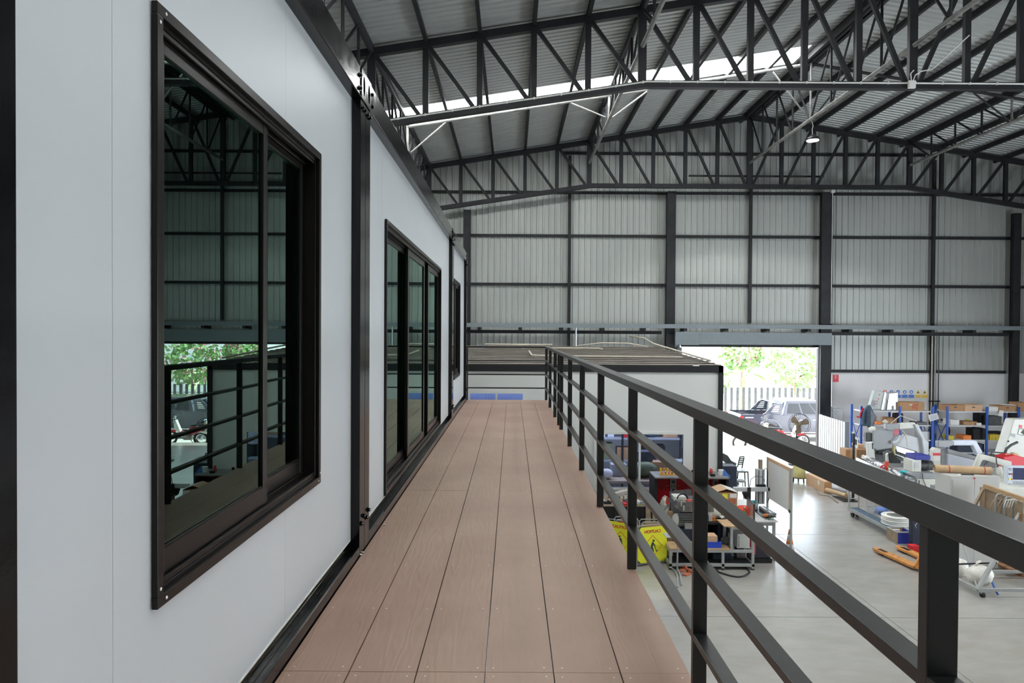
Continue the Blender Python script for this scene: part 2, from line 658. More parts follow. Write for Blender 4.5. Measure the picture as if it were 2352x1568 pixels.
def roof(name, x0, x1, y0, y1, m):
    mb = M()
    pitch, dep = 0.2, 0.040
    ys = []
    y = y0
    while y < y1 - 1e-6:
        for dy, dz in ((0, 0), (0.12, 0), (0.138, dep), (0.182, dep)):
            if y + dy < y1: ys.append((y + dy, dz))
        y += pitch
    ys.append((y1, 0))
    vs, fs = [], []
    for y, dz in ys:
        vs += [(x0, y, roof_z(x0) + dz), (x1, y, roof_z(x1) + dz)]
    for i in range(len(ys) - 1):
        fs.append((2 * i, 2 * i + 1, 2 * i + 3, 2 * i + 2))
    mb.add(vs, fs)
    return struct(mb.build(name, m))


cuts = [YB] + [c for s in sorted(SKY) for c in s] + [YW + 0.3]
for i in range(0, len(cuts), 2):
    roof('ceiling_left_slope', XL - 0.3, RX, cuts[i], cuts[i + 1], 'roof_metal')
for s in SKY:
    roof('ceiling_light_strip', XL - 0.3, RX - 0.35, s[0], s[1], 'translucent_sheet')
    roof('ceiling_left_slope', RX - 0.35, RX, s[0], s[1], 'roof_metal')
roof('ceiling_right_slope', RX, XR + 0.3, YB, YW + 0.3, 'roof_metal')

# purlins, one at every truss node
NODE = 1.158
ORD = 'first second third fourth fifth sixth seventh eighth ninth tenth eleventh twelfth thirteenth'.split()
XC = -3.04                      # line of the left truss post
for k in range(-2, 21):
    x = XC + NODE * k + (0.0 if k <= 10 else 0.0)
    if abs(x - RX) < 0.3: continue
    z = roof_z(x) - 0.085
    mb = M()
    mb.box(x - 0.032, x + 0.032, YB + 0.05, YW - 0.05, z - 0.075, z + 0.075)
    mb.box(x + 0.032, x + 0.05, YB + 0.05, YW - 0.05, z - 0.075, z - 0.06)
    side = 'left' if x < RX else 'right'
    nth = abs(10 - k)
    one(mb, 'roof_purlin', 'steel_dark', '%s dark purlin down from the ridge under the %s roof slope' % (ORD[nth - 1], side), 'purlin', 'roof purlins')
mb = M()
for s in (-1, 1):
    mb.box(RX + s * 0.10, RX + s * 0.20, YB + 0.05, YW - 0.05, RZ - 0.22, RZ - 0.05)
one(mb, 'ridge_beam', 'steel_dark', 'doubled dark ridge purlin running along the very top of the roof', 'beam')


# ---------------------------------------------------------------- roof trusses
def chord_top(x): return 12.03 - SL * abs(x - RX)


def chord_bot(x):
    d = abs(x - RX)
    return 9.53 if d <= 5.72 else 9.53 - 0.155 * (d - 5.72)


def truss(Y, label):
    t = thing('roof_truss', label, 'truss', (XC, Y, chord_bot(XC)), 'steel roof trusses')
    X2 = 2 * RX - XC
    mb = M()
    for a, b in ((XC - 3.0, RX), (RX, X2 + 0.4)):
        mb.bar((a, Y, chord_top(a)), (b, Y, chord_top(b)), 0.15, 0.16)
    mb.build('top_chord', 'steel_dark', t)
    mb = M()
    pts = [XC - 0.1, RX - 5.72, RX + 5.72, X2 + 0.1]
    for a, b in zip(pts, pts[1:]):
        mb.bar((a, Y, chord_bot(a)), (b, Y, chord_bot(b)), 0.15, 0.15)
    mb.build('bottom_chord', 'steel_dark', t)
    for k in range(21):
        x = XC + NODE * k
        w_ = 0.175 if k % 5 == 0 else 0.125
        M().box(x - w_ / 2, x + w_ / 2, Y - 0.05, Y + 0.05, chord_bot(x) + 0.06, chord_top(x) - 0.06).build('vertical_strut', 'steel_dark', t)
        if k < 20:
            a, b = x + 0.09, x + NODE - 0.09
            if k < 10:
                p_, q_ = (a, Y, chord_top(a) - 0.09), (b - 0.05, Y, chord_bot(b) + 0.07)
            else:
                p_, q_ = (b, Y, chord_top(b) - 0.09), (a + 0.05, Y, chord_bot(a) + 0.07)
            M().bar(p_, q_, 0.08, 0.085).build('diagonal_brace', 'steel_dark', t)
    return t


YT = (-5.4, 4.65, 14.7, 24.75)
truss(YT[1], 'wide dark steel roof truss crossing overhead nearest the eye')
truss(YT[2], 'large dark steel roof truss that carries the white conduit along its bottom chord')
truss(YT[3], 'dark steel roof truss standing close in front of the far wall')


# lengthwise trusses hanging between the cross trusses
def long_truss(X, zl, y0, y1, label):
    zt = chord_top(X) + 0.02
    t = thing('longitudinal_truss', label, 'truss', (X, y0, zl), 'lengthwise bracing trusses')
    M().cyl((X, y0 + 0.05, zt), (X, y1 - 0.05, zt), 0.06, n=10).build('top_chord', 'steel_dark', t)
    M().cyl((X, y0 + 0.05, zl), (X, y1 - 0.05, zl), 0.05, n=10).build('bottom_chord', 'steel_pale', t)
    s = (y1 - y0) / 8
    for k in range(1, 8):
        y = y0 + s * k
        M().cyl((X, y, zl), (X, y, zt), 0.032, n=8).build('vertical_strut', 'steel_pale' if k == 4 else 'steel_dark', t)
    for k in range(8):
        a, b = y0 + s * k, y0 + s * (k + 1)
        if k < 4: p_, q_ = (X, a + 0.05, zt), (X, b - 0.04, zl)
        else: p_, q_ = (X, b - 0.05, zt), (X, a + 0.04, zl)
        M().cyl(p_, q_, 0.03, n=8).build('diagonal_brace', 'steel_dark', t)
    return t


names = ['on the left post line', 'midway up the left slope', 'under the ridge', 'under the right slope']
where = {1: 'nearer bay', 2: 'farther bay'}
for i, (X, zl) in enumerate(((XC, 9.3), (2.75, 10.39 - 0.05), (RX, 10.39), (14.34, 10.34))):
    for j in (1, 2):
        long_truss(X, zl, YT[j], YT[j + 1], 'lengthwise lattice truss %s, %s' % (names[i], where[j]))

# inclined pipe at mid bay under the sheets with V struts down to the lengthwise trusses
for j, yc in ((1, 9.675), (2, 19.725)):
    ws = 'behind the conduit truss' if j == 2 else 'in front of the conduit truss'
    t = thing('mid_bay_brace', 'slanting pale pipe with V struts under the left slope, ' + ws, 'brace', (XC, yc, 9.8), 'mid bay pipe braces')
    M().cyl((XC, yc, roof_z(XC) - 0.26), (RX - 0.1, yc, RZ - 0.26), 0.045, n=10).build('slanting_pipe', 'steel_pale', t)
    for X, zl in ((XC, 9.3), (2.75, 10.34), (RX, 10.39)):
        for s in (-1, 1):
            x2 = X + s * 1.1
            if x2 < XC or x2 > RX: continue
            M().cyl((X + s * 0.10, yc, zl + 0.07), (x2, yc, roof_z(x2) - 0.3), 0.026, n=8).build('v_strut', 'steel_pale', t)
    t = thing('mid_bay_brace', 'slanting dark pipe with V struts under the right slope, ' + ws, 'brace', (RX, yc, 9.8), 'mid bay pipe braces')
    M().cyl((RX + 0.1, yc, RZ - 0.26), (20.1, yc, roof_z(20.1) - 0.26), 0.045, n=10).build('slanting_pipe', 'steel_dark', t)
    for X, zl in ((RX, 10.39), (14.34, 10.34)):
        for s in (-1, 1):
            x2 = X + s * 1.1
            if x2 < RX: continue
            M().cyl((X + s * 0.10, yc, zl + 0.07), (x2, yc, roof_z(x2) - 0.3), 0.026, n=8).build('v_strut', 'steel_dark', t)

# white conduit clipped to the bottom chord of the middle truss, junction box at mid span
mb = M()
Yc = YT[2] - 0.09
pts = [(x, Yc, chord_bot(x) + 0.035) for x in (XC, 2.83, RX, 14.27, 20.0)]
mb.tube(pts, 0.018, 8)
for k in range(1, 40):
    x = XC + 0.58 * k
    mb.box(x - 0.012, x + 0.012, Yc - 0.02, Yc + 0.02, chord_bot(x) + 0.01, chord_bot(x) + 0.06)
one(mb, 'electrical_conduit', 'plastic_white', 'thin white conduit clipped along the bottom chord of the truss', 'conduit')
t = thing('junction_box', 'small white junction box at the middle of the conduit on the truss', 'junction box', (RX - 0.1, Yc, 9.43))
M().box(RX - 0.17, RX - 0.02, Yc - 0.075, Yc - 0.015, 9.44, 9.60).build('box_body', 'plastic_white', t, bev=0.008)
M().tube([(RX - 0.10, Yc - 0.04, 9.6), (RX - 0.12, Yc - 0.04, 9.75), (RX - 0.06, Yc - 0.05, 9.82)], 0.012).build('cable', 'plastic_white', t)
M().tube([(RX - 0.06, Yc - 0.04, 9.6), (RX - 0.02, Yc - 0.04, 9.72), (RX + 0.10, Yc - 0.05, 9.80), (RX + 0.3, Yc - 0.1, 9.82), (RX + 0.75, Yc - 0.6, 10.33)], 0.012).build('cable', 'plastic_white', t)

# high bay lamp hung from the ridge lattice
t = thing('high_bay_lamp', 'glowing round high bay lamp hanging in front of the far truss', 'lamp', (8.62, 19.725, 9.77))
M().lathe([(0.05, 0.14), (0.07, 0.13), (0.09, 0.08), (0.17, 0.05), (0.195, 0.0), (0.19, -0.03), (0.16, -0.03)], (8.62, 19.725, 9.82), 24).build('housing', 'black_plastic', t, smooth=True)
M().lathe([(0.001, -0.031), (0.165, -0.031), (0.165, -0.045), (0.001, -0.045)], (8.62, 19.725, 9.82), 24).build('diffuser', 'lamp_glow', t)
M().tube([(8.62, 19.725, 9.95), (8.60, 19.725, 10.1), (8.63, 19.725, 10.2), (8.58, 19.725, 10.36)], 0.008).build('cable', 'plastic_white', t)
ld = bpy.data.lights.new('high_bay_lamp_light', 'SPOT')
ld.energy = 700
ld.spot_size = 2.4
ld.shadow_soft_size = 0.15
lo = bpy.data.objects.new('high_bay_lamp_light', ld)
C.objects.link(lo)
lo.parent = t
lo.location = (0, 0, -0.06)
t2 = copy_tree(t, (0, -10.05, 0), 'unseen twin of the high bay lamp in the bay nearer the camera')  # extra lamp added out of view to brighten the hall
t2['label'] = 'added unseen high bay lamp below the ridge in the nearer roof bay'

# ---------------------------------------------------------------- far wall steelwork
cols = [(-1.67, 0.27, 'left of the white office roof'), (5.80, 0.32, 'left of the roller door'), (11.50, 0.40, 'right of the roller door'), (18.45, 0.27, 'at the right edge beyond the second blue shelf')]
for x, w_, s in cols:
    mb = M()
    zc_ = 8.68 if (x < 0 or x > 15) else 9.4
    mb.box(x - w_ / 2, x + w_ / 2, YW - 0.42, YW - 0.40, 0, zc_)
    mb.box(x - w_ / 2, x + w_ / 2, YW - 0.25, YW - 0.235, 0, zc_)
    mb.box(x - w_ / 2 + 0.02, x + w_ / 2 - 0.02, YW - 0.40, YW - 0.25, 0, zc_)
    one(mb, 'steel_column', 'steel_dark', 'thick dark steel column on the far wall, ' + s, 'column', 'far wall columns')
for x, s in ((2.1, 'over the office roof'), (8.78, 'above the roller door'), (15.54, 'between the two blue shelves')):
    z0 = 3.1 if x > 6 and x < 11 else 0
    z0 = 4.62 if 6 < x < 11 else 0
    one(M().box(x - 0.055, x + 0.055, YW - 0.19, YW - 0.105, z0, roof_z(x) - 0.45), 'wind_post', 'steel_dark', 'slim dark post on the far wall, ' + s, 'post', 'far wall slim posts')
for z, s in ((6.0, 'lowest full-width rail above the grey beam'), (7.8, 'second rail up'), (9.4, 'third rail up, level with the truss bottom'), (10.85, 'topmost rail, behind the truss')):
    a = max(XL, RX - (RZ - z - 0.3) / SL)
    b = min(XR, RX + (RZ - z - 0.3) / SL)
    one(M().box(a, b, YW - 0.10, YW - 0.035, z - 0.05, z + 0.05), 'wall_girt', 'steel_dark', 'thin dark horizontal rail on the far wall, ' + s, 'girt', 'far wall girts')
one(M().box(11.75, 18.3, YW - 0.14, YW + 0.05, 2.8, 2.9), 'wall_girt', 'steel_dark', 'thin dark horizontal rail capping the white plaster wall', 'girt', 'far wall girts')
one(M().box(6.4, 11.3, 24.9, 24.96, 9.92, 9.98), 'wall_girt', 'steel_dark', 'short thin dark rail behind the far truss, under the ridge', 'girt', 'far wall girts')
t = thing('camera_box', 'small white box with a thin cable on top of the column right of the door', 'box', (11.64, YW - 0.45, 9.3))
M().box(11.58, 11.71, YW - 0.52, YW - 0.4205, 9.36, 9.48).build('box_body', 'plastic_white', t, bev=0.01)
M().cyl((11.66, YW - 0.435, 4.6), (11.66, YW - 0.435, 9.36), 0.012, n=6).build('cable', 'plastic_white', t)
mb = M()
mb.box(XC + 0.2, 20.4, YW - 0.62, YW - 0.45, 4.40, 4.55)
one(mb, 'cable_beam', 'grey_paint', 'long blue-grey steel beam running across the whole far wall', 'beam')
for k in range(0, 15):
    x = -1.2 + 1.5 * k
    if 5.2 < x < 6.1 or 11.3 < x < 12.1: continue
mb = M()
for k in range(14):
    x = -1.2 + 1.5 * k
    mb.box(x - 0.06, x + 0.06, YW - 0.6, YW - 0.02, 4.30, 4.40)
mb.box(XC + 0.2, 5.5, YW - 0.30, YW - 0.20, 4.18, 4.30)
mb.box(11.75, 18.3, YW - 0.30, YW - 0.20, 4.18, 4.30)
one(mb, 'cable_beam_brackets', 'steel_dark', 'dark bracket shelf under the long blue-grey beam', 'bracket')
t = thing('roller_door_housing', 'blue-grey roller door housing above the bright doorway', 'roller door', (6.0, YW - 0.5, 3.72))
M().box(5.95, 11.65, YW - 0.55, YW - 0.13, 3.82, 4.26).build('hood', 'grey_paint', t, bev=0.01)
M().box(5.93, 6.80, YW - 0.62, YW - 0.54, 3.80, 4.27).build('motor_cover', 'grey_paint', t, bev=0.01)
M().box(DX0, DX1, YW - 0.12, YW + 0.02, 3.72, 3.83).build('bottom_slat', 'steel_dark', t)
t = thing('door_guide_rails', 'grey steel guide rails on both sides of the bright doorway', 'door rails', (DX0, YW - 0.1, 0))
M().box(DX0 - 0.16, DX0, YW - 0.22, YW + 0.1, 0, 3.7).build('guide_rail', 'grey_paint', t)
M().box(DX1, DX1 + 0.10, YW - 0.22, YW + 0.1, 0, 3.7).build('guide_rail', 'steel_dark', t)
mb = M().box(DX1 + 0.10, DX1 + 0.34, YW - 0.10, YW + 0.1, 0, 3.7)
mb.build('jamb_plate', 'grey_paint', t)
# drain and cable pipes on the wall between the shelves
t = thing('wall_pipes', 'three slim vertical pipes on the white wall between the blue shelves', 'pipes', (15.6, YW - 0.2, 0))
for dx, m_, r_ in ((-0.12, 'pvc_cream', 0.025), (0.0, 'galvanised', 0.035), (0.13, 'machine_dark', 0.018)):
    M().cyl((15.62 + dx, YW - 0.22, 0.9), (15.62 + dx, YW - 0.22, 4.3), r_, n=8).build('pipe', m_, t)
M().box(15.42, 15.8, YW - 0.26, YW - 0.18, 1.75, 1.79).build('clip', 'black_matt', t)
M().tube([(15.85, YW - 0.25, 1.1), (16.05, YW - 0.3, 1.0), (16.12, YW - 0.3, 0.7), (16.1, YW - 0.3, 0.3)], 0.035).build('cable', 'black_matt', t)
one(M().cyl((2.32, YW - 0.6, 3.5), (2.32, YW - 0.6, 4.4), 0.03, n=8), 'drain_pipe', 'galvanised', 'short grey pipe rising behind the office roof to the grey beam', 'pipe')
# ---------------------------------------------------------------- walkway deck
DK = 2.88
XD0, XD1 = -0.885, 0.698
SEAMX = [XD0, -0.626, -0.3625, -0.096, 0.169, 0.430, XD1]
ROWS = [-3.46, -0.41, 2.64, 5.69, 8.74, 11.79, 12.72]
t = thing('walkway_deck', 'reddish brown wood-grain boards of the raised walkway', 'deck', (0, 5, DK - 0.2))
mb = M()
R = random.Random(4)
for i in range(6):
    for j in range(len(ROWS) - 1):
        g = 0.0022
        a, b = SEAMX[i] + g, SEAMX[i + 1] - g
        if i == 0: a = SEAMX[0]
        if i == 5: b = SEAMX[6]
        mb.box(a, b, ROWS[j] + 0.0015, ROWS[j + 1] - 0.0015, DK - 0.016, DK - R.random() * 0.0012)
for a, b in ((12.722, 12.81), (12.816, 12.98), (12.986, 13.44)):
    for k in range(3):
        x0 = XD0 + (XD1 - XD0) * k / 3
        mb.box(x0 + 0.001, x0 + (XD1 - XD0) / 3 - 0.001, a, b, DK - 0.016, DK)
mb.build('boards', 'deck_board', t, bev=0.0012)
mb = M()
step = 0.61
y = ROWS[0]
for j in range(len(ROWS) - 2):
    for k in range(6):
        yy = ROWS[j] + step * k
        yy += 0.035 if k == 0 else (-0.035 if k == 5 else 0)
        for i in range(6):
            for xx in (SEAMX[i] + 0.033, SEAMX[i + 1] - 0.033):
                xx += R.uniform(-0.004, 0.004)
                y2 = yy + R.uniform(-0.004, 0.004)
                if y2 > 0.8: mb.lathe([(0.0038, 0), (0.003, 0.0007)], (xx, y2, DK - 0.0006), 7)
mb.build('screws', 'paper', t)
mb = M()
mb.box(XD0, XD1 - 0.003, -3.4, 13.43, DK - 0.022, DK - 0.0162)
mb.box(XD1 - 0.05, XD1, -3.4, 13.44, DK - 0.12, DK - 0.0225)
mb.box(XD0, XD0 + 0.05, -3.4, 13.44, DK - 0.12, DK - 0.0225)
for k in range(28):
    yy = ROWS[0] + 0.61 * k
    mb.box(XD0 + 0.05, XD1 - 0.05, yy - 0.025, yy + 0.025, DK - 0.10, DK - 0.0225)
for yy in (-3.2, 1.09, 5.2, 9.32, 13.3):
    mb.box(XD1 - 0.10, XD1, yy - 0.05, yy + 0.05, 0, DK - 0.121)
mb.build('support_frame', 'gloss_black', t)

# ---------------------------------------------------------------- guard railing
PY = [-1.68, -0.31, 1.066, 2.43, 3.805, 5.18, 6.56, 7.94, 9.31, 10.69, 12.06, 13.41]
t = thing('guard_railing', 'long black steel guard railing along the open side of the walkway', 'railing', (0.68, 5, DK))
MATS['rb'] = MATS['rail_black']
M().box(0.651, 0.726, -1.75, 13.44, DK + 1.018, DK + 1.057).build('top_rail', 'rail_black', t, bev=0.003)
for z in (0.784, 0.512, 0.247):
    M().box(0.6545, 0.7035, -1.7, 13.435, DK + z - 0.025, DK + z).build('middle_rail', 'rail_black', t, bev=0.002)
for y in PY + [9.77]:
    M().box(0.654, 0.704, y, y + 0.025, DK - 0.0, DK + 1.0175).build('post', 'rail_black', t, bev=0.002)
t = thing('end_railing', 'short black railing closing the far end of the walkway', 'railing', (-0.1, 13.42, DK))
M().box(-0.86, 0.65, 13.40, 13.44, DK + 1.022, DK + 1.057).build('top_rail', 'rail_black', t, bev=0.002)
for z in (0.784, 0.512, 0.247):
    M().box(-0.86, 0.653, 13.405, 13.43, DK + z - 0.025, DK + z).build('middle_rail', 'rail_black', t)
M().box(-0.886, -0.861, 13.40, 13.43, DK, DK + 1.057).build('post', 'rail_black', t)

# ---------------------------------------------------------------- modular cabins
XF, XWALL, XBACK = -0.89, -0.946, -3.35
ZT0, ZT1 = 5.565, 5.74


def hexbolt(mb, x, y, z, r=0.011):
    mb.lathe([(r * 1.5, 0), (r * 1.5, 0.003), (r, 0.003), (r, 0.012), (r * 0.6, 0.015), (0.0001, 0.016)], (x, y, z), 10, 'X')


def casting(mb, y0, y1):
    """end block of the top beam: thick plate with an oval hole"""
    yc, zc = (y0 + y1) / 2, (ZT0 + ZT1) / 2
    outer = [(y0, ZT0), (y1, ZT0), (y1, ZT1), (y0, ZT1)]
    n = 20
    ho = [(yc + 0.027 * math.cos(2 * math.pi * k / n), zc + 0.058 * math.sin(2 * math.pi * k / n)) for k in range(n)]
    ou = []
    for k in range(n):
        a = 2 * math.pi * k / n
        c_, s_ = math.cos(a), math.sin(a)
        q = min(((y1 - y0) / 2 - 0.001) / max(abs(c_), 1e-6), ((ZT1 - ZT0) / 2) / max(abs(s_), 1e-6))
        ou.append((yc + c_ * q, zc + s_ * q))
    vs = [(XF + 0.006, a, b) for a, b in ou] + [(XF + 0.006, a, b) for a, b in ho] + [(XF - 0.05, a, b) for a, b in ho]
    fs = []
    for k in range(n):
        j = (k + 1) % n
        fs += [(k, j, n + j, n + k), (n + k, n + j, 2 * n + j, 2 * n + k)]
    mb.add(vs, fs)
    for (a, b) in ((y0, ZT0), (y0, ZT1)):
        pass
    mb.box(XF - 0.15, XF - 0.05, y0, y1, ZT0, ZT1)
    mb.box(XF - 0.05, XF + 0.006, y0, y0 + 0.002, ZT0, ZT1)
    mb.box(XF - 0.05, XF + 0.006, y1 - 0.002, y1, ZT0, ZT1)
    mb.box(XF - 0.05, XF + 0.006, y0, y1, ZT0, ZT0 + 0.002)
    mb.box(XF - 0.05, XF + 0.006, y0, y1, ZT1 - 0.002, ZT1)


def sash(t, fr, y0, y1, z0, z1, x, d=0.025, st=0.045, rail=0.075, name='sash'):
    mb = M()
    mb.box(x - d, x, y0, y0 + st, z0, z1)
    mb.box(x - d, x, y1 - st, y1, z0, z1)
    mb.box(x - d, x - 0.001, y0 + st, y1 - st, z0, z0 + rail)
    mb.box(x - d, x - 0.001, y0 + st, y1 - st, z1 - st, z1)
    mb.box(x - d * 0.5, x - 0.004, y0 + st, y1 - st, z0 + rail, z0 + rail + 0.006)
    mb.build(name, 'brown_aluminium', fr, bev=0.0015)
    g = M().box(x - d * 0.5 - 0.0025, x - d * 0.5 + 0.0025, y0 + st - 0.005, y1 - st + 0.005, z0 + rail - 0.005, z1 - st + 0.005)
    g.build('glass_pane', 'tinted_glass', fr)


def window(t, y0, y1, z0, z1, panels, name='window_frame'):
    """outer frame stands 16 mm proud of the wall, tracks behind it"""
    X0 = XWALL + 0.018
    mb = M()
    w_ = 0.032
    for a, b, c, d in ((y0, y1, z0, z0 + w_), (y0, y1, z1 - w_, z1), (y0, y0 + w_, z0 + w_, z1 - w_), (y1 - w_, y1, z0 + w_, z1 - w_)):
        mb.box(X0 - 0.016, X0, a, b, c, d)
    i = 0.014
    for a, b, c, d in ((y0 + i, y1 - i, z0 + i, z0 + i + 0.03), (y0 + i, y1 - i, z1 - i - 0.03, z1 - i), (y0 + i, y0 + i + 0.03, z0 + i, z1 - i), (y1 - i - 0.03, y1 - i, z0 + i, z1 - i)):
        mb.box(X0 - 0.11, X0 - 0.0165, a, b, c, d)
    mb.box(X0 - 0.030, X0 - 0.020, y0 + 0.045, y1 - 0.045, z0 + 0.044, z0 + 0.060)
    mb.box(X0 - 0.068, X0 - 0.062, y0 + 0.045, y1 - 0.045, z0 + 0.044, z0 + 0.066)
    mb.box(X0 - 0.030, X0 - 0.020, y0 + 0.045, y1 - 0.045, z1 - 0.060, z1 - 0.044)
    mb.box(X0 - 0.068, X0 - 0.062, y0 + 0.045, y1 - 0.045, z1 - 0.066, z1 - 0.044)
    fr = mb.build(name, 'brown_aluminium', t, bev=0.002)
    for (a, b, x, st) in panels:
        sash(t, fr, a, b, z0 + 0.055, z1 - 0.055, X0 - x, st=st)
    mb = M()
    for yy, zz in ((y0 + 0.015, z1 - 0.05), (y0 + 0.045, z1 - 0.016), (y0 + 0.015, z0 + 0.05), (y0 + 0.045, z0 + 0.016), (y1 - 0.015, z0 + 0.05), (y1 - 0.04, z0 + 0.016)):
        mb.ball((X0 + 0.001, yy, zz), 0.002, 0.005, 0.005, 8, 4)
    mb.build('screws', 'paper', fr)


def cabin(y0, y1, label, win, seams):
    t = thing('modular_cabin', label, 'cabin', ((XF + XBACK) / 2, (y0 + y1) / 2, DK), 'upper storey cabin modules')
    P = 0.135
    for a in (y0, y1 - P):
        M().box(XF - 0.14, XF, a + 0.0015, a + P - 0.0015, DK - 0.17, ZT0 - 0.002).build('corner_post', 'gloss_black', t, bev=0.003)
        M().box(XBACK, XBACK + 0.14, a, a + P, DK - 0.17, ZT0).build('corner_post', 'gloss_black', t)
    mb = M()
    mb.box(XF - 0.15, XF, y0 + P + 0.001, y1 - P - 0.001, ZT0, ZT1)
    mb.box(XF, XF + 0.005, y0 + P + 0.001, y1 - P - 0.001, ZT0, ZT0 + 0.006)
    mb.build('top_beam', 'gloss_black', t, bev=0.003)
    mb = M()
    casting(mb, y0 + 0.001, y0 + P)
    casting(mb, y1 - P, y1 - 0.001)
    mb.build('corner_casting', 'gloss_black', t)
    mb = M()
    for a, s in ((y0 + P, 1), (y1 - P, -1)):
        hexbolt(mb, XF, a + s * 0.03, ZT1 - 0.055)
        hexbolt(mb, XF, a + s * 0.03, ZT0 + 0.045)
    for a in (y0 + P / 2, y1 - P / 2):
        for dy in (-0.03, 0.03):
            hexbolt(mb, XF, a + dy, ZT0 - 0.045)
            hexbolt(mb, XF, a + dy, DK + 0.20 + dy * 0.5)
    mb.build('bolts', 'gloss_black', t)
    mb = M()
    mb.box(XF - 0.012, XF, y0 + P + 0.001, y1 - P - 0.001, DK - 0.17, DK + 0.056)
    mb.box(XF - 0.055, XF - 0.012, y0 + P + 0.001, y1 - P - 0.001, DK - 0.17, DK + 0.035)
    mb.box(XWALL + 0.004, XWALL + 0.008, y0 + P + 0.001, y1 - P - 0.001, DK + 0.035, DK + 0.078)
    mb.build('bottom_beam', 'gloss_black', t, bev=0.002)
    # front wall of sandwich panels with the opening left free
    (wy0, wy1, wz0, wz1) = win
    xs = [y0 + P - 0.02] + list(seams) + [y1 - P + 0.02]
    mb = M()
    za, zb = DK + 0.095, ZT0 + 0.02
    for a, b in zip(xs, xs[1:]):
        a += 0.0008
        b -= 0.0008
        if b <= wy0 or a >= wy1:
            mb.box(XWALL - 0.05, XWALL, a, b, za, zb)
        else:
            if a < wy0: mb.box(XWALL - 0.05, XWALL, a, wy0 + 0.012, za, zb)
            if b > wy1: mb.box(XWALL - 0.05, XWALL, wy1 - 0.012, b, za, zb)
            a2, b2 = max(a, wy0 + 0.012), min(b, wy1 - 0.012)
            mb.box(XWALL - 0.05, XWALL, a2, b2, wz1 - 0.012, zb)
            if wz0 > za + 0.02: mb.box(XWALL - 0.05, XWALL, a2, b2, za, wz0 + 0.012)
    mb.build('front_wall', 'white_panel', t)
    mb = M()
    mb.box(XWALL - 0.004, XWALL + 0.003, y0 + P, y1 - P, DK + 0.090, DK + 0.097)
    mb.box(XWALL, XWALL + 0.004, y1 - P - 0.004, y1 - P, DK + 0.09, ZT0)
    mb.build('edge_trim', 'plastic_white', t)
    mb = M()
    mb.box(XBACK, XBACK + 0.05, y0 + P, y1 - P, DK, ZT0)
    mb.build('back_wall', 'cream_panel', t)
    mb = M()
    mb.box(XBACK + 0.14, XF - 0.14, y0 + 0.03, y0 + 0.08, DK, ZT0)
    mb.box(XBACK + 0.14, XF - 0.14, y1 - 0.08, y1 - 0.03, DK, ZT0)
    mb.build('end_wall', 'cream_panel', t)
    M().box(XBACK, XF - 0.16, y0, y1, ZT0, ZT1 - 0.02).build('roof_panel', 'machine_grey', t)
    M().box(XBACK, XF - 0.06, y0, y1, DK - 0.17, DK + 0.03).build('floor_panel', 'wood_grey', t)
    if wy1 > wy0: return t
    return t


W1 = (1.787, 3.32, 3.465, 5.06)
W2 = (5.05, 8.95, 2.985, 5.035)
W3 = (11.02, 12.25, 3.43, 5.07)
t = cabin(1.095, 4.132, 'nearest white cabin module with a big dark sliding window', W1, (1.616, 2.847))
window(t, *W1, [(1.845, 2.685, 0.034, 0.045), (2.62, 3.262, 0.072, 0.04)])
t = cabin(4.134, 10.262, 'middle white cabin module with the wide glazed sliding door', W2, (4.95, 6.18, 7.41, 8.64, 9.87))
window(t, *W2, [(5.108, 6.45, 0.072, 0.06), (6.30, 7.50, 0.034, 0.07), (7.42, 7.95, 0.072, 0.05), (7.80, 8.88, 0.034, 0.07)], 'door_frame')
t = cabin(10.264, 13.43, 'farthest white cabin module with a small dark window', W3, (11.4, 12.6))
window(t, *W3, [(11.07, 11.68, 0.072, 0.045), (11.60, 12.19, 0.034, 0.045)])
t = cabin(-1.95, 1.093, 'cabin module at the left edge showing only its black corner post', (0, 0, 0, 0), (-0.6, 0.4))
for a, b, s in ((-1.95, 1.093, 'under the left edge module'), (1.095, 4.132, 'under the nearest windowed module'), (4.134, 10.262, 'under the glazed door module'), (10.264, 13.43, 'under the farthest module')):
    t = thing('ground_floor_cabin', 'white ground floor cabin module with black frame, ' + s, 'cabin', ((XF + XBACK) / 2, (a + b) / 2, 0), 'ground floor cabin modules')
    mb = M()
    for x in (XBACK, XF - 0.14):
        for y in (a, b - 0.135):
            mb.box(x, x + 0.14, y, y + 0.135, 0, DK - 0.172)
    for x in (XBACK, XF - 0.14):
        mb.box(x, x + 0.14, a + 0.135, b - 0.135, 0, 0.16)
        mb.box(x, x + 0.14, a + 0.135, b - 0.135, DK - 0.35, DK - 0.172)
    mb.build('steel_frame', 'gloss_black', t)
    mb = M()
    mb.box(XWALL - 0.05, XWALL, a + 0.135, b - 0.135, 0.16, DK - 0.35)
    mb.box(XBACK + 0.03, XBACK + 0.08, a + 0.135, b - 0.135, 0.16, DK - 0.35)
    mb.build('wall_panels', 'white_panel', t)
# bits of swept debris lying in the channel
R = random.Random(8)
for k, (px, py) in enumerate(((828, 1275), (833, 1270), (883, 1206), (949, 1078), (964, 1062))):
    q = fl(px, py, DK)
    mb = M().ball((q.x, q.y, DK + 0.005), 0.012, 0.006, 0.005, 7, 4, 0.5, k)
    one(mb, 'foam_crumb', 'paper', 'tiny white crumb on the boards beside the black floor channel, %s' % ['nearest of the five', 'second nearest of the five', 'middle of the five', 'second farthest of the five', 'farthest of the five'][k], 'debris', 'white crumbs along the wall', smooth=True)
# ---------------------------------------------------------------- white site office beyond the walkway
OY0, OY1 = 14.3, 20.9
OX0, OX1 = -2.7, 4.42
OZ = 3.53


def oz(y): return OZ + (y - OY0) * 0.040


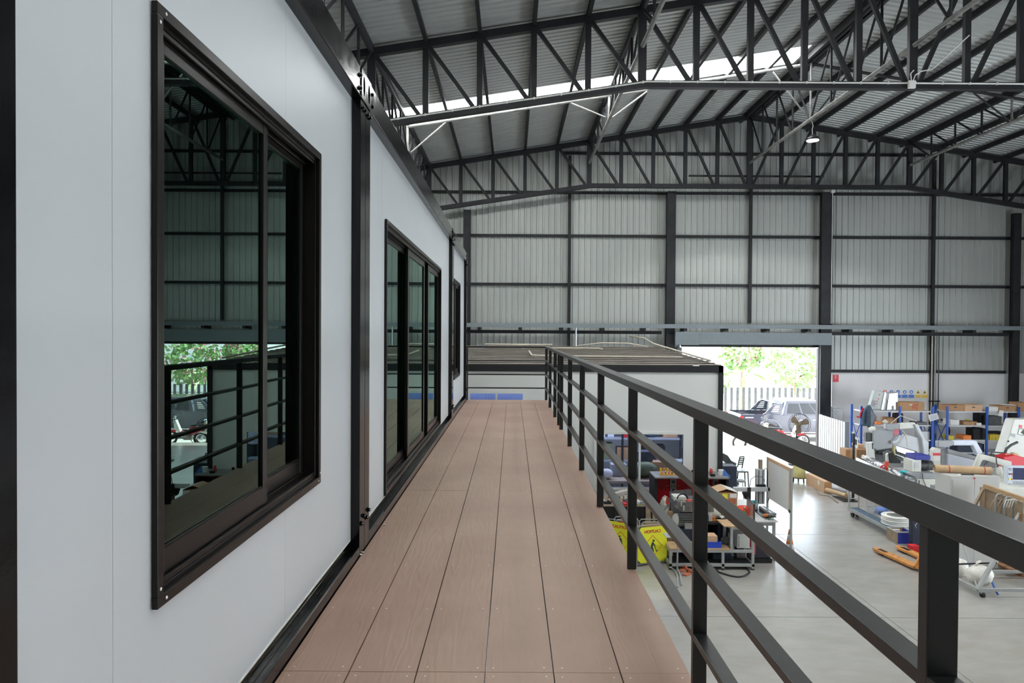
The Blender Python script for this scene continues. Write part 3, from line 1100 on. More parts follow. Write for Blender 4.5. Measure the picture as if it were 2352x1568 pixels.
t = thing('site_office', 'long white site office cabin with black frame and ribbed dirty roof', 'cabin', ((OX0 + OX1) / 2, (OY0 + OY1) / 2, 0))
t['label'] = 'white site office cabin with black frame and dirty ribbed roof, behind the workbenches'
w1 = (at(1080, 903, OY0), at(1200, 1000, OY0))
w2 = (at(1370, 996, OY0), at(1568, 1120, OY0))
wins = [(w1[0].x, w1[1].x, w1[1].z, w1[0].z), (w2[0].x, w2[1].x, w2[1].z, w2[0].z)]
mb = M()
xs = [OX0 + 0.05, wins[0][0], wins[0][1], wins[1][0], wins[1][1], OX1 - 0.05]
for i, (a, b) in enumerate(zip(xs, xs[1:])):
    if i in (1, 3):
        q = wins[0] if i == 1 else wins[1]
        mb.box(a, b, OY0, OY0 + 0.06, 0, q[2])
        mb.box(a, b, OY0, OY0 + 0.06, q[3], OZ - 0.1)
    else:
        mb.box(a, b, OY0, OY0 + 0.06, 0, OZ - 0.1)
mb.build('front_wall', 'cream_panel', t)
M().box(OX1 - 0.08, OX1 - 0.02, OY0 + 0.06, OY1, 0, OZ - 0.1).build('side_wall', 'cream_panel', t)
M().box(OX0, OX0 + 0.06, OY0 + 0.06, OY1, 0, OZ - 0.1).build('side_wall', 'cream_panel', t)
M().box(OX0, OX1, OY1 - 0.06, OY1, 0, OZ).build('rear_wall', 'cream_panel', t)
M().box(OX0 + 0.06, OX1 - 0.08, OY0 + 0.06, OY1 - 0.06, OZ - 0.32, OZ - 0.28).build('inner_ceiling', 'white_paint', t)
mb = M()
mb.box(OX0 - 0.02, OX1, OY0 - 0.03, OY0 + 0.03, OZ - 0.14, OZ)
mb.box(OX1 - 0.09, OX1 + 0.01, OY0 - 0.03, OY0 + 0.06, 0, OZ)
mb.bar((OX1 - 0.04, OY0, OZ - 0.06), (OX1 - 0.04, OY1, oz(OY1) - 0.06), 0.09, 0.13)
mb.box(OX1 - 0.09, OX1 + 0.01, OY1 - 0.08, OY1, 0, oz(OY1))
mb.box(OX0 - 0.02, OX0 + 0.08, OY0 - 0.03, OY0 + 0.06, 0, OZ)
mb.box(OX0, OX1, OY1 - 0.02, OY1 + 0.04, oz(OY1) - 0.14, oz(OY1))
mb.build('black_frame', 'black_matt', t)
for i, q in enumerate(wins):
    mb = M()
    e = 0.05
    for a, b, c, d in ((q[0] - e, q[1] + e, q[3], q[3] + e), (q[0] - e, q[1] + e, q[2] - e, q[2]), (q[0] - e, q[0], q[2], q[3]), (q[1], q[1] + e, q[2], q[3])):
        mb.box(a, b, OY0 - 0.03, OY0 + 0.05, c, d)
    mid = (q[0] + q[1]) / 2
    mb.box(mid - 0.02, mid + 0.02, OY0 - 0.015, OY0 + 0.03, q[2], q[3])
    fr = mb.build('window_frame', 'cream_panel', t)
    for a, b in ((q[0], mid - 0.02), (mid + 0.02, q[1])):
        M().box(a, b, OY0 + 0.008, OY0 + 0.013, q[2], q[3]).build('glass_pane', 'office_glass', fr)
M().box(w1[0].x - 0.6, w1[1].x + 0.3, OY0 + 0.35, OY0 + 0.37, w1[1].z - 0.3, w1[0].z + 0.05).build('roller_blind', 'glass_blue', t)
mb = M()
vs, fs = [], []
y = OY0 + 0.03
k = 0
mb2 = M()
while y < OY1:
    mb.add([(OX0, y, oz(y) + 0.005), (OX1, y, oz(y) + 0.005), (OX1, min(y + 0.47, OY1), oz(min(y + 0.47, OY1)) + 0.005), (OX0, min(y + 0.47, OY1), oz(min(y + 0.47, OY1)) + 0.005)], [(0, 1, 2, 3)])
    for dy, h in ((0.05, 0.022),):
        mb2.bar((OX0, y + 0.13, oz(y + 0.13) + 0.012), (OX1, y + 0.13, oz(y + 0.13) + 0.012), 0.20, 0.012)
    y += 0.47
mb.build('roof_sheet', 'black_matt', t)
mb2.build('roof_ribs', 'roof_office', t)
# pipes lying on that roof
z1 = lambda p: oz(p) + 0.085
one(M().tube([(at(1215, 812, 17.4).x, 17.4, z1(17.4)), (at(1222, 822, 15.9).x, 15.9, z1(15.9)), (0.6, 15.75, z1(15.75)), (3.9, 15.6, z1(15.6))], 0.022), 'water_pipe', 'pvc_cream', 'longest cream pipe lying across the office roof near its front edge', 'pipe', 'pipes on the office roof', smooth=True)
one(M().tube([(0.3, 18.3, z1(18.3)), (0.25, 18.6, z1(18.6)), (0.5, 18.7, z1(18.7)), (2.35, 18.6, z1(18.6)), (2.42, 18.3, z1(18.3))], 0.022), 'water_pipe', 'pvc_cream', 'short cream pipe with bent ends at the middle of the office roof', 'pipe', 'pipes on the office roof', smooth=True)
one(M().tube([(4.25, 24.6, 4.1), (4.27, 22.0, 4.05), (4.26, 20.6, 3.90), (4.25, 14.6, z1(14.6))], 0.025), 'water_pipe', 'pvc_cream', 'cream pipe following the right edge of the office roof', 'pipe', 'pipes on the office roof', smooth=True)
one(M().tube([(-0.8, 20.3, z1(20.3)), (0.2, 20.2, z1(20.2)), (1.2, 20.3, z1(20.3))], 0.022), 'water_pipe', 'pvc_cream', 'cream pipe at the back left of the office roof', 'pipe', 'pipes on the office roof', smooth=True)
one(M().tube([(1.9, 19.8, z1(19.8)), (2.6, 19.9, z1(19.9) + 0.08), (3.4, 19.9, z1(19.9) + 0.07), (3.9, 19.6, z1(19.6))], 0.018), 'water_pipe', 'pvc_cream', 'arched cream hose at the back right of the office roof', 'pipe', 'pipes on the office roof', smooth=True)

# things stored in the office, seen through its glass
ol = bpy.data.lights.new('office_ceiling_light', 'AREA')
ol.shape = 'RECTANGLE'
ol.size, ol.size_y = 4.0, 1.2
ol.energy = 150
ol.color = (0.85, 0.90, 1.0)
oo = bpy.data.objects.new('office_ceiling_light', ol)
C.objects.link(oo)
oo.location = (2.6, 16.2, OZ - 0.36)
TY = 14.9
ol2 = bpy.data.lights.new('blind_fill_light', 'AREA')  # fill light added between glass and blind to brighten the blind
ol2.shape = 'RECTANGLE'
ol2.size, ol2.size_y = 2.4, 0.12
ol2.energy = 5
o2 = bpy.data.objects.new('blind_fill_light', ol2)
C.objects.link(o2)
o2.location = (-0.3, 14.46, OZ - 0.36)
t = thing('office_table', 'long table standing behind the glass of the office', 'table', (2.7, 15.4, 0))
M().box(1.4, 4.2, 14.75, 16.0, 0.95, 1.0).build('tabletop', 'wood_grey', t)
for x in (1.45, 4.1):
    for y in (14.8, 15.9):
        M().box(x, x + 0.05, y, y + 0.05, 0, 0.95).build('leg', 'steel_dark', t)


def obox(name, pts, Y, t, m, label, cat, grp='boxes and bags behind the office glass'):
    return one(M().pp(pts, Y, t), name, m, label, cat, grp)


t = thing('office_shelf', 'grey shelving rack behind the office glass', 'shelf', (3.1, 17.4, 0))
for z in (1.0, 1.55, 2.1): M().box(1.3, 4.25, 17.0, 17.6, z, z + 0.04).build('shelf_board', 'machine_grey', t)
for x in (1.3, 2.75, 4.2): M().box(x, x + 0.05, 17.0, 17.05, 0, 2.6).build('upright', 'steel_dark', t)


def onshelf(name, x, w_, y, d, z, h, m, label, cat, round_=False):
    if round_:
        mb = M().ball((x, y, z + h * 0.5), w_ / 2, d / 2, h * 0.5, 12, 8, 0.12, int(x * 10))
        return one(mb, name, m, label, cat, 'stores behind the office glass', smooth=True)
    return one(M().box(x - w_ / 2, x + w_ / 2, y - d / 2, y + d / 2, z + 0.001, z + h), name, m, label, cat, 'stores behind the office glass', bev=0.01)


onshelf('storage_case', 3.35, 0.36, 17.3, 0.4, 2.142, 0.40, 'machine_blue', 'tall blue-grey case on the top office shelf, left of its twin', 'case')
onshelf('storage_case', 3.76, 0.36, 17.3, 0.4, 2.142, 0.40, 'machine_blue', 'tall blue-grey case on the top office shelf, right of its twin', 'case')
onshelf('carton_box', 4.06, 0.18, 17.3, 0.4, 2.142, 0.42, 'olive', 'narrow olive box on the top office shelf beside the cases', 'box')
onshelf('carton_box', 2.35, 0.5, 17.3, 0.4, 2.142, 0.38, 'wood_grey', 'brownish box on the top office shelf at the left end', 'box')
onshelf('tool_bag', 3.5, 0.5, 17.25, 0.36, 1.592, 0.3, 'cloth_blue', 'dark blue bag on the middle office shelf', 'bag', True)
onshelf('carton_box', 4.0, 0.36, 17.3, 0.36, 1.592, 0.26, 'carton', 'brown carton at the right end of the middle office shelf', 'box')
onshelf('white_box', 2.1, 0.5, 17.3, 0.36, 1.592, 0.2, 'paper', 'white box at the left of the middle office shelf', 'box')
onshelf('olive_bag', 2.95, 0.62, 15.2, 0.4, 1.001, 0.34, 'olive', 'crumpled olive green bag on the office table', 'bag', True)
onshelf('tool_box', 3.0, 0.42, 15.6, 0.3, 1.001, 0.52, 'navy_steel', 'dark tool box on the office table behind the olive bag', 'tool box')
onshelf('carton_box', 1.75, 0.40, 15.1, 0.3, 1.001, 0.16, 'paper', 'white and green packet at the left of the office table', 'box')
onshelf('red_bundle', 1.62, 0.22, 14.95, 0.2, 1.001, 0.12, 'red', 'small red bundle at the left end of the office table', 'bundle', True)
onshelf('paper_stack', 1.7, 0.42, 15.6, 0.3, 1.001, 0.30, 'machine_light', 'pale stack of packets at the back of the office table', 'packets')
onshelf('crumpled_bag', 2.1, 0.3, 15.0, 0.26, 1.001, 0.22, 'bag_white', 'crumpled white bag on the office table beside the mullion', 'bag', True)
onshelf('machine_case', 3.75, 0.46, 15.3, 0.34, 1.001, 0.36, 'machine_grey', 'grey machine case at the right end of the office table', 'case')
for nm, x, w_, y, d_, z, h, m_, lb, ct in (
    ('carton_box', 2.72, 0.22, 17.3, 0.3, 2.142, 0.20, 'carton', 'small brown carton in the middle of the top office shelf', 'box'),
    ('black_unit', 3.06, 0.20, 17.3, 0.3, 2.142, 0.50, 'machine_dark', 'tall black unit beside the twin blue-grey cases', 'case'),
    ('paint_tin', 2.5, 0.16, 17.2, 0.16, 1.592, 0.2, 'machine_light', 'pale tin on the middle office shelf', 'tin'),
    ('red_case', 2.95, 0.3, 17.2, 0.25, 1.592, 0.22, 'red', 'red case on the middle office shelf', 'case'),
    ('dark_case', 3.6, 0.5, 17.2, 0.3, 1.042, 0.36, 'black_matt', 'black case at the right of the lowest office shelf', 'case'),
    ('brown_packet', 2.9, 0.5, 17.2, 0.3, 1.042, 0.30, 'carton', 'brown packet on the lowest office shelf', 'packet'),
    ('dark_sack', 2.3, 0.5, 17.2, 0.3, 1.042, 0.40, 'olive', 'dark olive sack on the lowest office shelf', 'sack'),
    ('printer', 2.42, 0.36, 15.4, 0.3, 1.001, 0.26, 'machine_grey', 'grey printer on the office table behind the mullion', 'printer'),
    ('white_carton', 3.35, 0.2, 15.0, 0.16, 1.001, 0.12, 'plastic_white', 'small white box at the front of the office table', 'box'),
    ('dark_tray', 2.0, 0.34, 15.35, 0.24, 1.001, 0.14, 'black_plastic', 'black tray on the office table, left part', 'tray'),
    ('brown_box', 3.32, 0.3, 15.5, 0.22, 1.001, 0.30, 'carton', 'brown box on the office table beside the grey machine case', 'box'),
    ('black_monitor', 4.06, 0.3, 15.7, 0.1, 1.001, 0.6, 'black_plastic', 'black screen at the right end of the office table', 'screen')):
    onshelf(nm, x, w_, y, d_, z, h, m_, lb, ct)
t = thing('slanted_display', 'pale slanted panel leaning behind the office glass', 'panel', (3.2, 16.2, 1.2))
M().bar((2.75, 16.3, 2.1), (3.5, 16.1, 1.25), 0.35, 0.05).build('panel', 'machine_blue', t)
M().box(3.1, 3.15, 16.3, 16.35, 0, 1.6).build('stand', 'steel_dark', t)

# wire mesh guard beside the office window
t = thing('mesh_guard', 'white wire mesh guard standing at the left of the office window', 'guard', (at(1366, 1100, 13.9).x, 13.9, 0))
a = at(1359, 1083, 13.9)
mb = M()
for k in range(9): mb.box(a.x + k * 0.02, a.x + k * 0.02 + 0.004, 13.9, 13.905, 0.2, a.z)
for k in range(34): mb.box(a.x, a.x + 0.165, 13.905, 13.91, 0.2 + k * 0.037, 0.204 + k * 0.037)
mb.build('mesh', 'plastic_white', t)
mb = M().box(a.x - 0.012, a.x, 13.895, 13.915, 0, a.z + 0.01).box(a.x + 0.165, a.x + 0.177, 13.895, 13.915, 0, a.z + 0.01).box(a.x - 0.012, a.x + 0.177, 13.895, 13.915, a.z, a.z + 0.012)
mb.build('frame', 'plastic_white', t)

# ---------------------------------------------------------------- workbenches below the rail
# bench with black skirt
t = thing('covered_bench', 'workbench hidden under a black skirt, littered with small parts', 'bench', (2.4, 13.6, 0))
M().box(1.55, 2.60, 13.25, 14.05, 0.80, 0.84).build('bench_top', 'wood_grey', t)
mb = M()
vs, fs = [], []
n_ = 60
for i in range(n_ + 1):
    x = 1.53 + 1.08 * i / n_
    wv = 0.012 * math.sin(i * 1.3) + 0.008 * math.sin(i * 0.55)
    vs += [(x, 13.235, 0.835), (x, 13.225 + wv, 0.42), (x, 13.22 + wv * 1.6, 0.02)]
for i in range(n_):
    for j in range(2):
        fs.append((3 * i + j, 3 * i + j + 1, 3 * i + 4 + j, 3 * i + 3 + j))
mb.add(vs, fs)
mb.box(2.61, 2.62, 13.24, 14.05, 0.02, 0.835)
mb.build('black_skirt', 'black_matt', t, smooth=False)
for x in (1.6, 2.52):
    for y in (13.3, 13.98): M().box(x, x + 0.04, y, y + 0.04, 0, 0.8).build('leg', 'steel_dark', t)
R = random.Random(3)
desc = ['cream slotted strip', 'short dark block', 'pale round cap', 'brown offcut', 'white folded sheet', 'small red-capped part', 'grey machined block', 'cream bracket', 'pale pink packet', 'flat steel plate', 'tan packet', 'little white tube']
cols_ = ['pvc_cream', 'black_plastic', 'plastic_white', 'wood', 'paper', 'red', 'oily_steel', 'pvc_cream', 'bag_white', 'bright_steel', 'carton_light', 'plastic_white']
pos = [(1.72, 13.35), (1.90, 13.42), (2.03, 13.31), (2.14, 13.48), (1.66, 13.55), (2.25, 13.33), (2.30, 13.56), (2.40, 13.38), (2.5, 13.5), (2.53, 13.32), (2.02, 13.62), (1.84, 13.58)]
for k in range(12):
    x, y = pos[k]
    mb = M()
    if k in (2, 11): mb.cyl((x, y, 0.84), (x, y, 0.84 + 0.05), 0.035, n=12)
    else:
        mb.cbox((x, y, 0.84 + 0.024), 0.10 + R.random() * 0.08, 0.06 + R.random() * 0.05, 0.045, rz=R.random() * 3)
        mb.cbox((x + 0.02, y + 0.01, 0.84 + 0.055), 0.04, 0.03, 0.025, rz=R.random() * 3)
    one(mb, 'bench_part', cols_[k], '%s among the small parts on the black-skirted bench' % desc[k], 'part', 'small parts on the black-skirted bench')
t = thing('slotted_tray', 'cream slotted tray tilted on the back of the black-skirted bench', 'tray', (2.3, 13.85, 0.84))
a, b = at(1410, 1125, 13.85), at(1468, 1108, 13.85)
M().bar((a.x - 0.1, 13.9, 0.90), (b.x, 13.9, 1.06), 0.16, 0.03).build('tray_body', 'pvc_cream', t)
mb = M()
for k in range(6):
    mb.box(a.x - 0.05 + k * 0.09, a.x + k * 0.09, 13.84, 13.88, 0.841, 0.89 + 0.01 * k)
mb.build('feet', 'bag_white', t)
M().box(b.x - 0.08, b.x - 0.01, 13.7, 13.78, 0.841, 0.95).build('block', 'wood_grey', t)

# timber leaning between benches
for k, (px, w_, m_, s) in enumerate(((1493, 0.09, 'wood_grey', 'widest, leftmost'), (1506, 0.05, 'wood_grey', 'narrow, middle'), (1517, 0.05, 'wood', 'palest, rightmost'))):
    a = at(px, 1170, 13.3)
    mb = M().bar((a.x, 13.22, 0.0), (a.x - 0.03, 13.4, 0.84 - k * 0.06), w_, 0.03, up=(0, 1, 0))
    one(mb, 'timber_plank', m_, 'timber plank leaning by the pegboard cabinet, %s of three' % s, 'plank', 'leaning planks')

# red pegboard tool cabinet
PX0, PX1 = at(1503, 1096, 13.55).x, at(1672, 1096, 13.55).x
t = thing('pegboard_cabinet', 'black steel workbench cabinet with a red pegboard back', 'cabinet', ((PX0 + PX1) / 2, 13.75, 0))
PZ = at(1560, 1095, 13.5).z
BZ = 0.62
M().box(PX0, PX1, 13.45, 14.05, PZ - 0.03, PZ).build('top_shelf', 'steel_pale', t, bev=0.004)
M().box(PX0, PX0 + 0.05, 13.5, 14.05, 0, PZ - 0.031).build('side_panel', 'black_matt', t)
M().box(PX1 - 0.05, PX1, 13.5, 14.05, 0, PZ - 0.031).build('side_panel', 'black_matt', t)
M().box(PX0 + 0.05, PX1 - 0.05, 13.48, 14.05, BZ - 0.04, BZ).build('work_surface', 'black_matt', t)
M().box(PX0 + 0.05, PX1 - 0.05, 13.55, 14.05, 0.02, BZ - 0.041).build('lower_cupboard', 'navy_steel', t)
mb = M().box(PX0 + 0.05, PX1 - 0.05, 13.90, 13.92, BZ, PZ - 0.03)
pg = mb.build('pegboard', 'peg_red', t)
mb = M()
x = PX0 + 0.10
while x < PX1 - 0.1:
    z = BZ + 0.05
    while z < PZ - 0.08:
        mb.add([(x, 13.8985, z), (x + 0.014, 13.8985, z), (x + 0.014, 13.8985, z + 0.014), (x, 13.8985, z + 0.014)], [(0, 1, 2, 3)])
        z += 0.045
    x += 0.045
mb.build('peg_holes', 'print_dark', pg)
# perforated steel jig on the pegboard
a, b = at(1539, 1100, 13.85), at(1553, 1128, 13.85)
t = thing('drilled_plate', 'grey steel plate with round holes hanging on the red pegboard', 'plate', ((a.x + b.x) / 2, 13.84, b.z))
M().box(a.x, b.x, 13.83, 13.845, b.z, a.z).build('plate', 'frame_grey', t, bev=0.002)
mb = M()
c = (a.x + b.x) / 2
for dx, z, r in ((0, a.z - 0.05, 0.034), (-0.03, a.z - 0.14, 0.013), (0.03, a.z - 0.14, 0.013), (0, b.z + 0.03, 0.028)):
    mb.cyl((c + dx, 13.826, z), (c + dx, 13.832, z), r, n=18)
mb.build('holes', 'print_dark', t)
one(M().box(a.x - 0.08, b.x + 0.08, 13.86, 13.868, a.z - 0.145, a.z - 0.137), 'ruler', 'tool_yellow', 'thin yellow ruler behind the drilled plate on the pegboard', 'ruler')
# yellow racks on the cabinet top
for k in range(5):
    q = at(1518 + k * 7.6, 1094, 13.7)
    t = thing('bit_holder', 'yellow upright tool holder on the pegboard cabinet, %s of five' % ['first from the left', 'second from the left', 'middle one', 'fourth from the left', 'fifth from the left'][k], 'tool holder', (q.x, 13.7, PZ), 'yellow tool holders')
    mb = M()
    mb.box(q.x - 0.026, q.x + 0.026, 13.66, 13.74, PZ, PZ + 0.025)
    mb.box(q.x - 0.024, q.x - 0.008, 13.69, 13.72, PZ + 0.025, PZ + 0.13)
    mb.box(q.x - 0.024, q.x + 0.02, 13.69, 13.72, PZ + 0.11, PZ + 0.135)
    if k % 2 == 0: mb.box(q.x + 0.004, q.x + 0.02, 13.69, 13.72, PZ + 0.06, PZ + 0.11)
    mb.build('holder', 'tool_yellow', t)
    M().cyl((q.x + 0.012, 13.66, PZ + 0.03), (q.x + 0.012, 13.66, PZ + 0.06), 0.012, n=8).build('tool_tip', 'black_plastic' if k % 2 else 'red', t)
q = at(1591, 1094, 13.7)
t = thing('valve_part', 'small round dark valve on the pegboard cabinet top', 'valve', (q.x, 13.7, PZ))
M().cyl((q.x, 13.7, PZ), (q.x, 13.7, PZ + 0.05), 0.035, n=14).build('base', 'carton', t)
M().cyl((q.x, 13.7, PZ + 0.05), (q.x, 13.7, PZ + 0.10), 0.028, n=14).build('cap', 'black_plastic', t)
q = at(1633, 1094, 13.7)
t = thing('spray_can', 'small red and white bottle beside the near rail post', 'bottle', (q.x, 13.7, PZ))
M().lathe([(0.03, 0), (0.03, 0.11), (0.018, 0.13), (0.012, 0.14)], (q.x, 13.7, PZ), 14).build('bottle', 'print_red', t, smooth=True)
M().cyl((q.x, 13.7, PZ + 0.14), (q.x, 13.7, PZ + 0.165), 0.014, n=12).build('cap', 'plastic_white', t)
q = at(1636, 1094, 13.6)
one(M().cbox((q.x, 13.58, PZ + 0.025), 0.09, 0.06, 0.05), 'black_block', 'black_plastic', 'small black block in front of the red and white bottle', 'block', bev=0.004)
q = at(1653, 1094, 13.7)
one(M().cbox((q.x + 0.03, 13.7, PZ + 0.055), 0.10, 0.1, 0.11), 'socket_box', 'plastic_white', 'pale square box at the right end of the cabinet top', 'box', bev=0.005)
q = at(1644, 1108, 13.75)
t = thing('wall_timer', 'small grey timer with a round dial inside the pegboard cabinet', 'timer', (q.x, 13.8, q.z - 0.06))
M().box(q.x - 0.05, q.x + 0.05, 13.75, 13.85, q.z - 0.06, q.z + 0.06).build('case', 'machine_grey', t, bev=0.006)
M().cyl((q.x, 13.74, q.z), (q.x, 13.75, q.z), 0.03, n=16).build('dial', 'print_dark', t)

# dark box and blue folder right of the office corner
a, b = at(1664, 1070, 14.4), at(1690, 1112, 14.4)
t = thing('dark_cabinet', 'dark steel cabinet standing at the corner of the white office', 'cabinet', ((a.x + b.x) / 2, 14.1, 0))
M().box(OX1 + 0.03, b.x + 0.02, 14.38, 14.68, 0, a.z).build('body', 'navy_steel', t, bev=0.01)
M().box(OX1 + 0.05, b.x, 14.365, 14.379, 0.1, a.z - 0.05).build('door', 'navy_steel', t, bev=0.004)
q = at(1668, 1092, 13.6)
one(M().prism([(q.x - 0.06, 13.62, 1.34), (q.x + 0.10, 13.62, 1.34), (q.x - 0.04, 13.62, 1.50)], (0, 0.02, 0)), 'folder', 'sign_blue', 'bright blue triangular folder edge by the office corner', 'folder')

# ---------------------------------------------------------------- grinding machine with finned motor
YM = 12.75
q0 = at(1569, 1193, YM)
t = thing('grinding_machine', 'bench machine with a cast steel table above a grey finned motor', 'machine', (q0.x + 0.1, YM, 0))
mb = M()
mb.pp([(1556, 1152), (1640, 1152), (1640, 1176), (1566, 1176), (1548, 1163)], YM - 0.25, 0.5)
mb.build('machine_table', 'oily_steel', t, bev=0.006)
mo = M()
zc = q0.z
xa, xb = at(1556, 1193, YM).x, at(1594, 1193, YM).x
mo.cyl((xa, YM, zc), (xb, YM, zc), 0.088, n=24)
mot = mo.build('motor', 'machine_dark', t, smooth=False)
mb = M()
for k in range(18):
    a_ = math.pi * 2 * k / 18
    y_, z_ = math.cos(a_), math.sin(a_)
    mb.bar((xa + 0.01, YM + y_ * 0.103, zc + z_ * 0.103), (xb, YM + y_ * 0.103, zc + z_ * 0.103), 0.009, 0.034, up=(0, y_, z_))
mb.build('cooling_fins', 'frame_grey', mot)
M().lathe([(0.0001, -0.09), (0.06, -0.09), (0.105, -0.06), (0.118, -0.02), (0.118, 0.0), (0.0001, 0.0)], (xa, YM, zc), 24, 'X').build('fan_cover', 'plastic_white', mot, smooth=True)
M().box(xa + 0.1, xb - 0.05, YM - 0.16, YM - 0.10, zc - 0.13, zc - 0.02).build('terminal_box', 'frame_grey', mot, bev=0.006)
M().box(xa - 0.02, xb + 0.08, YM - 0.17, YM + 0.25, 0.0, zc - 0.13).build('stand', 'navy_steel', t, bev=0.01)
M().box(xa + 0.12, xb + 0.06, YM + 0.1, YM + 0.25, zc - 0.13, 1.0).build('column', 'machine_dark', t)
mb = M()
mb.pp([(1548, 1140), (1575, 1140), (1580, 1150), (1574, 1160), (1550, 1160)], YM - 0.1, 0.25)
mb.build('vise_body', 'machine_cream', t, bev=0.012)
mb = M()
for px in (1565, 1592):
    a = at(px, 1158, YM - 0.28)
    mb.cyl((a.x, YM - 0.28, a.z - 0.03), (a.x, YM - 0.28, a.z + 0.05), 0.016, n=12)
    mb.cyl((a.x, YM - 0.28, a.z + 0.05), (a.x, YM - 0.28, a.z + 0.065), 0.024, n=12)
a = at(1570, 1166, YM - 0.28)
mb.box(a.x - 0.015, a.x + 0.015, YM - 0.29, YM - 0.27, a.z - 0.05, a.z + 0.05)
mb.build('chrome_clamps', 'bright_steel', t, smooth=False)
mb = M()
a = at(1567, 1144, YM - 0.2)
for k in range(3):
    pts = []
    for i in range(15):
        u = math.pi * i / 14
        pts.append((a.x + math.cos(u) * (0.085 + 0.008 * k), YM - 0.2 - 0.012 * k, a.z + math.sin(u) * (0.085 + 0.008 * k) - 0.01))
    mb.tube(pts, 0.008, 6)
mb.build('looped_cable', 'black_plastic', t, smooth=True)
# plastic wrapped plate and bags behind it
one(M().pp([(1538, 1129), (1588, 1123), (1590, 1181), (1542, 1181)], 13.5, 0.03), 'wrapped_plate', 'plate_grey', 'grey plate wrapped in clear plastic behind the black looped cable', 'plate')
for k, (px, py, s, m_) in enumerate(((1527, 1146, 'left of the wrapped plate', 'bag_white'), (1583, 1150, 'beside the near rail post', 'bag_white'))):
    a = at(px, py, 13.6)
    t = thing('plastic_bag', 'crumpled clear plastic bag on the bench, ' + s, 'bag', (a.x, 13.6, BZ), 'crumpled plastic bags')
    mb = M().ball((a.x, 13.6 if k else 13.62, (a.z + BZ) / 2), 0.10, 0.1, (a.z + 0.08 - BZ) / 2 + 0.01, 10, 7, 0.35, 5 + k)
    mb.build('bag', m_, t)
    if k == 0:
        M().pp([(1531, 1142), (1538, 1144), (1536, 1158), (1530, 1157)], 13.51, 0.01).build('red_label', 'print_red', t)
one(M().cbox((at(1539, 1180, 12.9).x, 12.9, 0.42), 0.09, 0.09, 0.84), 'timber_post', 'wood', 'short light timber post standing left of the finned motor', 'post')
a = at(1586, 1157, YM - 0.2)
one(M().cbox((a.x - 0.03, YM - 0.2, at(1586, 1152, YM - 0.2).z + 0.02), 0.10, 0.06, 0.04, rz=0.4), 'wooden_grip', 'print_red', 'reddish brown grip lying on the cast machine table', 'grip', bev=0.005)

# ---------------------------------------------------------------- navy cupboard and bench behind the near post
YN = 12.7
a, b = at(1626, 1201, YN), at(1655, 1258, YN)
t = thing('navy_cupboard', 'open navy steel cupboard behind the blue bin', 'cupboard', ((a.x + b.x) / 2, YN, 0))
M().box(a.x - 0.04, b.x, YN, YN + 0.45, a.z - 0.03, a.z).build('top', 'steel_dark', t)
M().box(b.x - 0.05, b.x, YN, YN + 0.45, 0.0, a.z - 0.03).build('side_panel', 'navy_steel', t)
M().box(a.x - 0.04, a.x + 0.0, YN, YN + 0.45, 0.0, a.z - 0.03).build('side_panel', 'navy_steel', t)
M().box(a.x + 0.0, b.x - 0.05, YN + 0.42, YN + 0.45, 0.0, a.z - 0.03).build('back_panel', 'navy_steel', t)
M().box(a.x + 0.0, b.x - 0.05, YN + 0.02, YN + 0.42, 0.36, 0.38).build('shelf_board', 'navy_steel', t)
for px, m_, nm, lb, ct, h_ in ((1631, 'plastic_white', 'label_tape', 'white and yellow reel on the navy cupboard', 'reel', 0.12), (1639, 'orange', 'orange_tool', 'small bright orange tool on the navy cupboard', 'tool', 0.08)):
    q = at(px, 1198, YN + 0.15)
    mb = M().cbox((q.x, YN + 0.15, a.z + h_ / 2), 0.07, 0.05, h_)
    mb.cyl((q.x - 0.05, YN + 0.15, a.z + 0.015), (q.x + 0.05, YN + 0.15, a.z + 0.015), 0.014, n=8)
    one(mb, nm, m_, lb, ct, bev=0.004)
a2 = at(1631, 1180, YN + 0.2)
one(M().ball((a2.x + 0.06, YN + 0.25, a.z + 0.15), 0.20, 0.09, 0.13, 12, 8, 0.25, 9), 'cloth_bag', 'bag_white', 'limp whitish cloth bag on the navy cupboard beside the near post', 'bag', smooth=True)
mb = M()
R = random.Random(5)
c = at(1663, 1190, 12.6)
pts = [(c.x + 0.2 * math.cos(i * 0.9) * (0.6 + 0.4 * R.random()) + 0.1, 12.6 + 0.08 * math.sin(i * 1.7), a.z + 0.03 + 0.10 * abs(math.sin(i * 0.7))) for i in range(22)]
mb.tube(pts, 0.008, 6)
one(mb, 'tangled_cable', 'black_plastic', 'tangle of black cable lying over the bench end', 'cable', smooth=True)

# ---------------------------------------------------------------- low grey steel frame bench
YF = 12.1
X0, X1 = at(1538, 1268, YF).x, at(1733, 1268, YF).x
t = thing('steel_frame_bench', 'low grey steel frame bench on black feet with a raised right half', 'bench', ((X0 + X1) / 2, YF + 0.22, 0))
zt = at(1650, 1263, YF).z
zl = at(1650, 1295, YF).z
s = 0.045
fm = 'frame_grey'
xm = at(1661, 1290, YF).x
xu = at(1678, 1230, YF).x
for x in (X0, xm - s / 2, X1 - s):
    for y in (YF, YF + 0.44 - s):
        M().box(x, x + s, y, y + s, 0.03, zt - s).build('leg', fm, t)
        M().cyl((x + s / 2, y + s / 2, 0), (x + s / 2, y + s / 2, 0.03), 0.03, n=10).build('foot', 'rubber', t)
mb = M()
for z in (zt - s, zl - s):
    for y in (YF, YF + 0.44 - s):
        mb.box(X0, X1, y, y + s, z, z + s)
    for x in (X0, xm - s / 2, X1 - s):
        mb.box(x, x + s, YF + s, YF + 0.44 - s, z, z + s)
mb.build('frame_rails', fm, t)
M().box(X0 + 0.01, xu, YF - 0.005, YF + 0.44, zt + 0.001, zt + 0.02).build('shelf_board', 'wood', t)
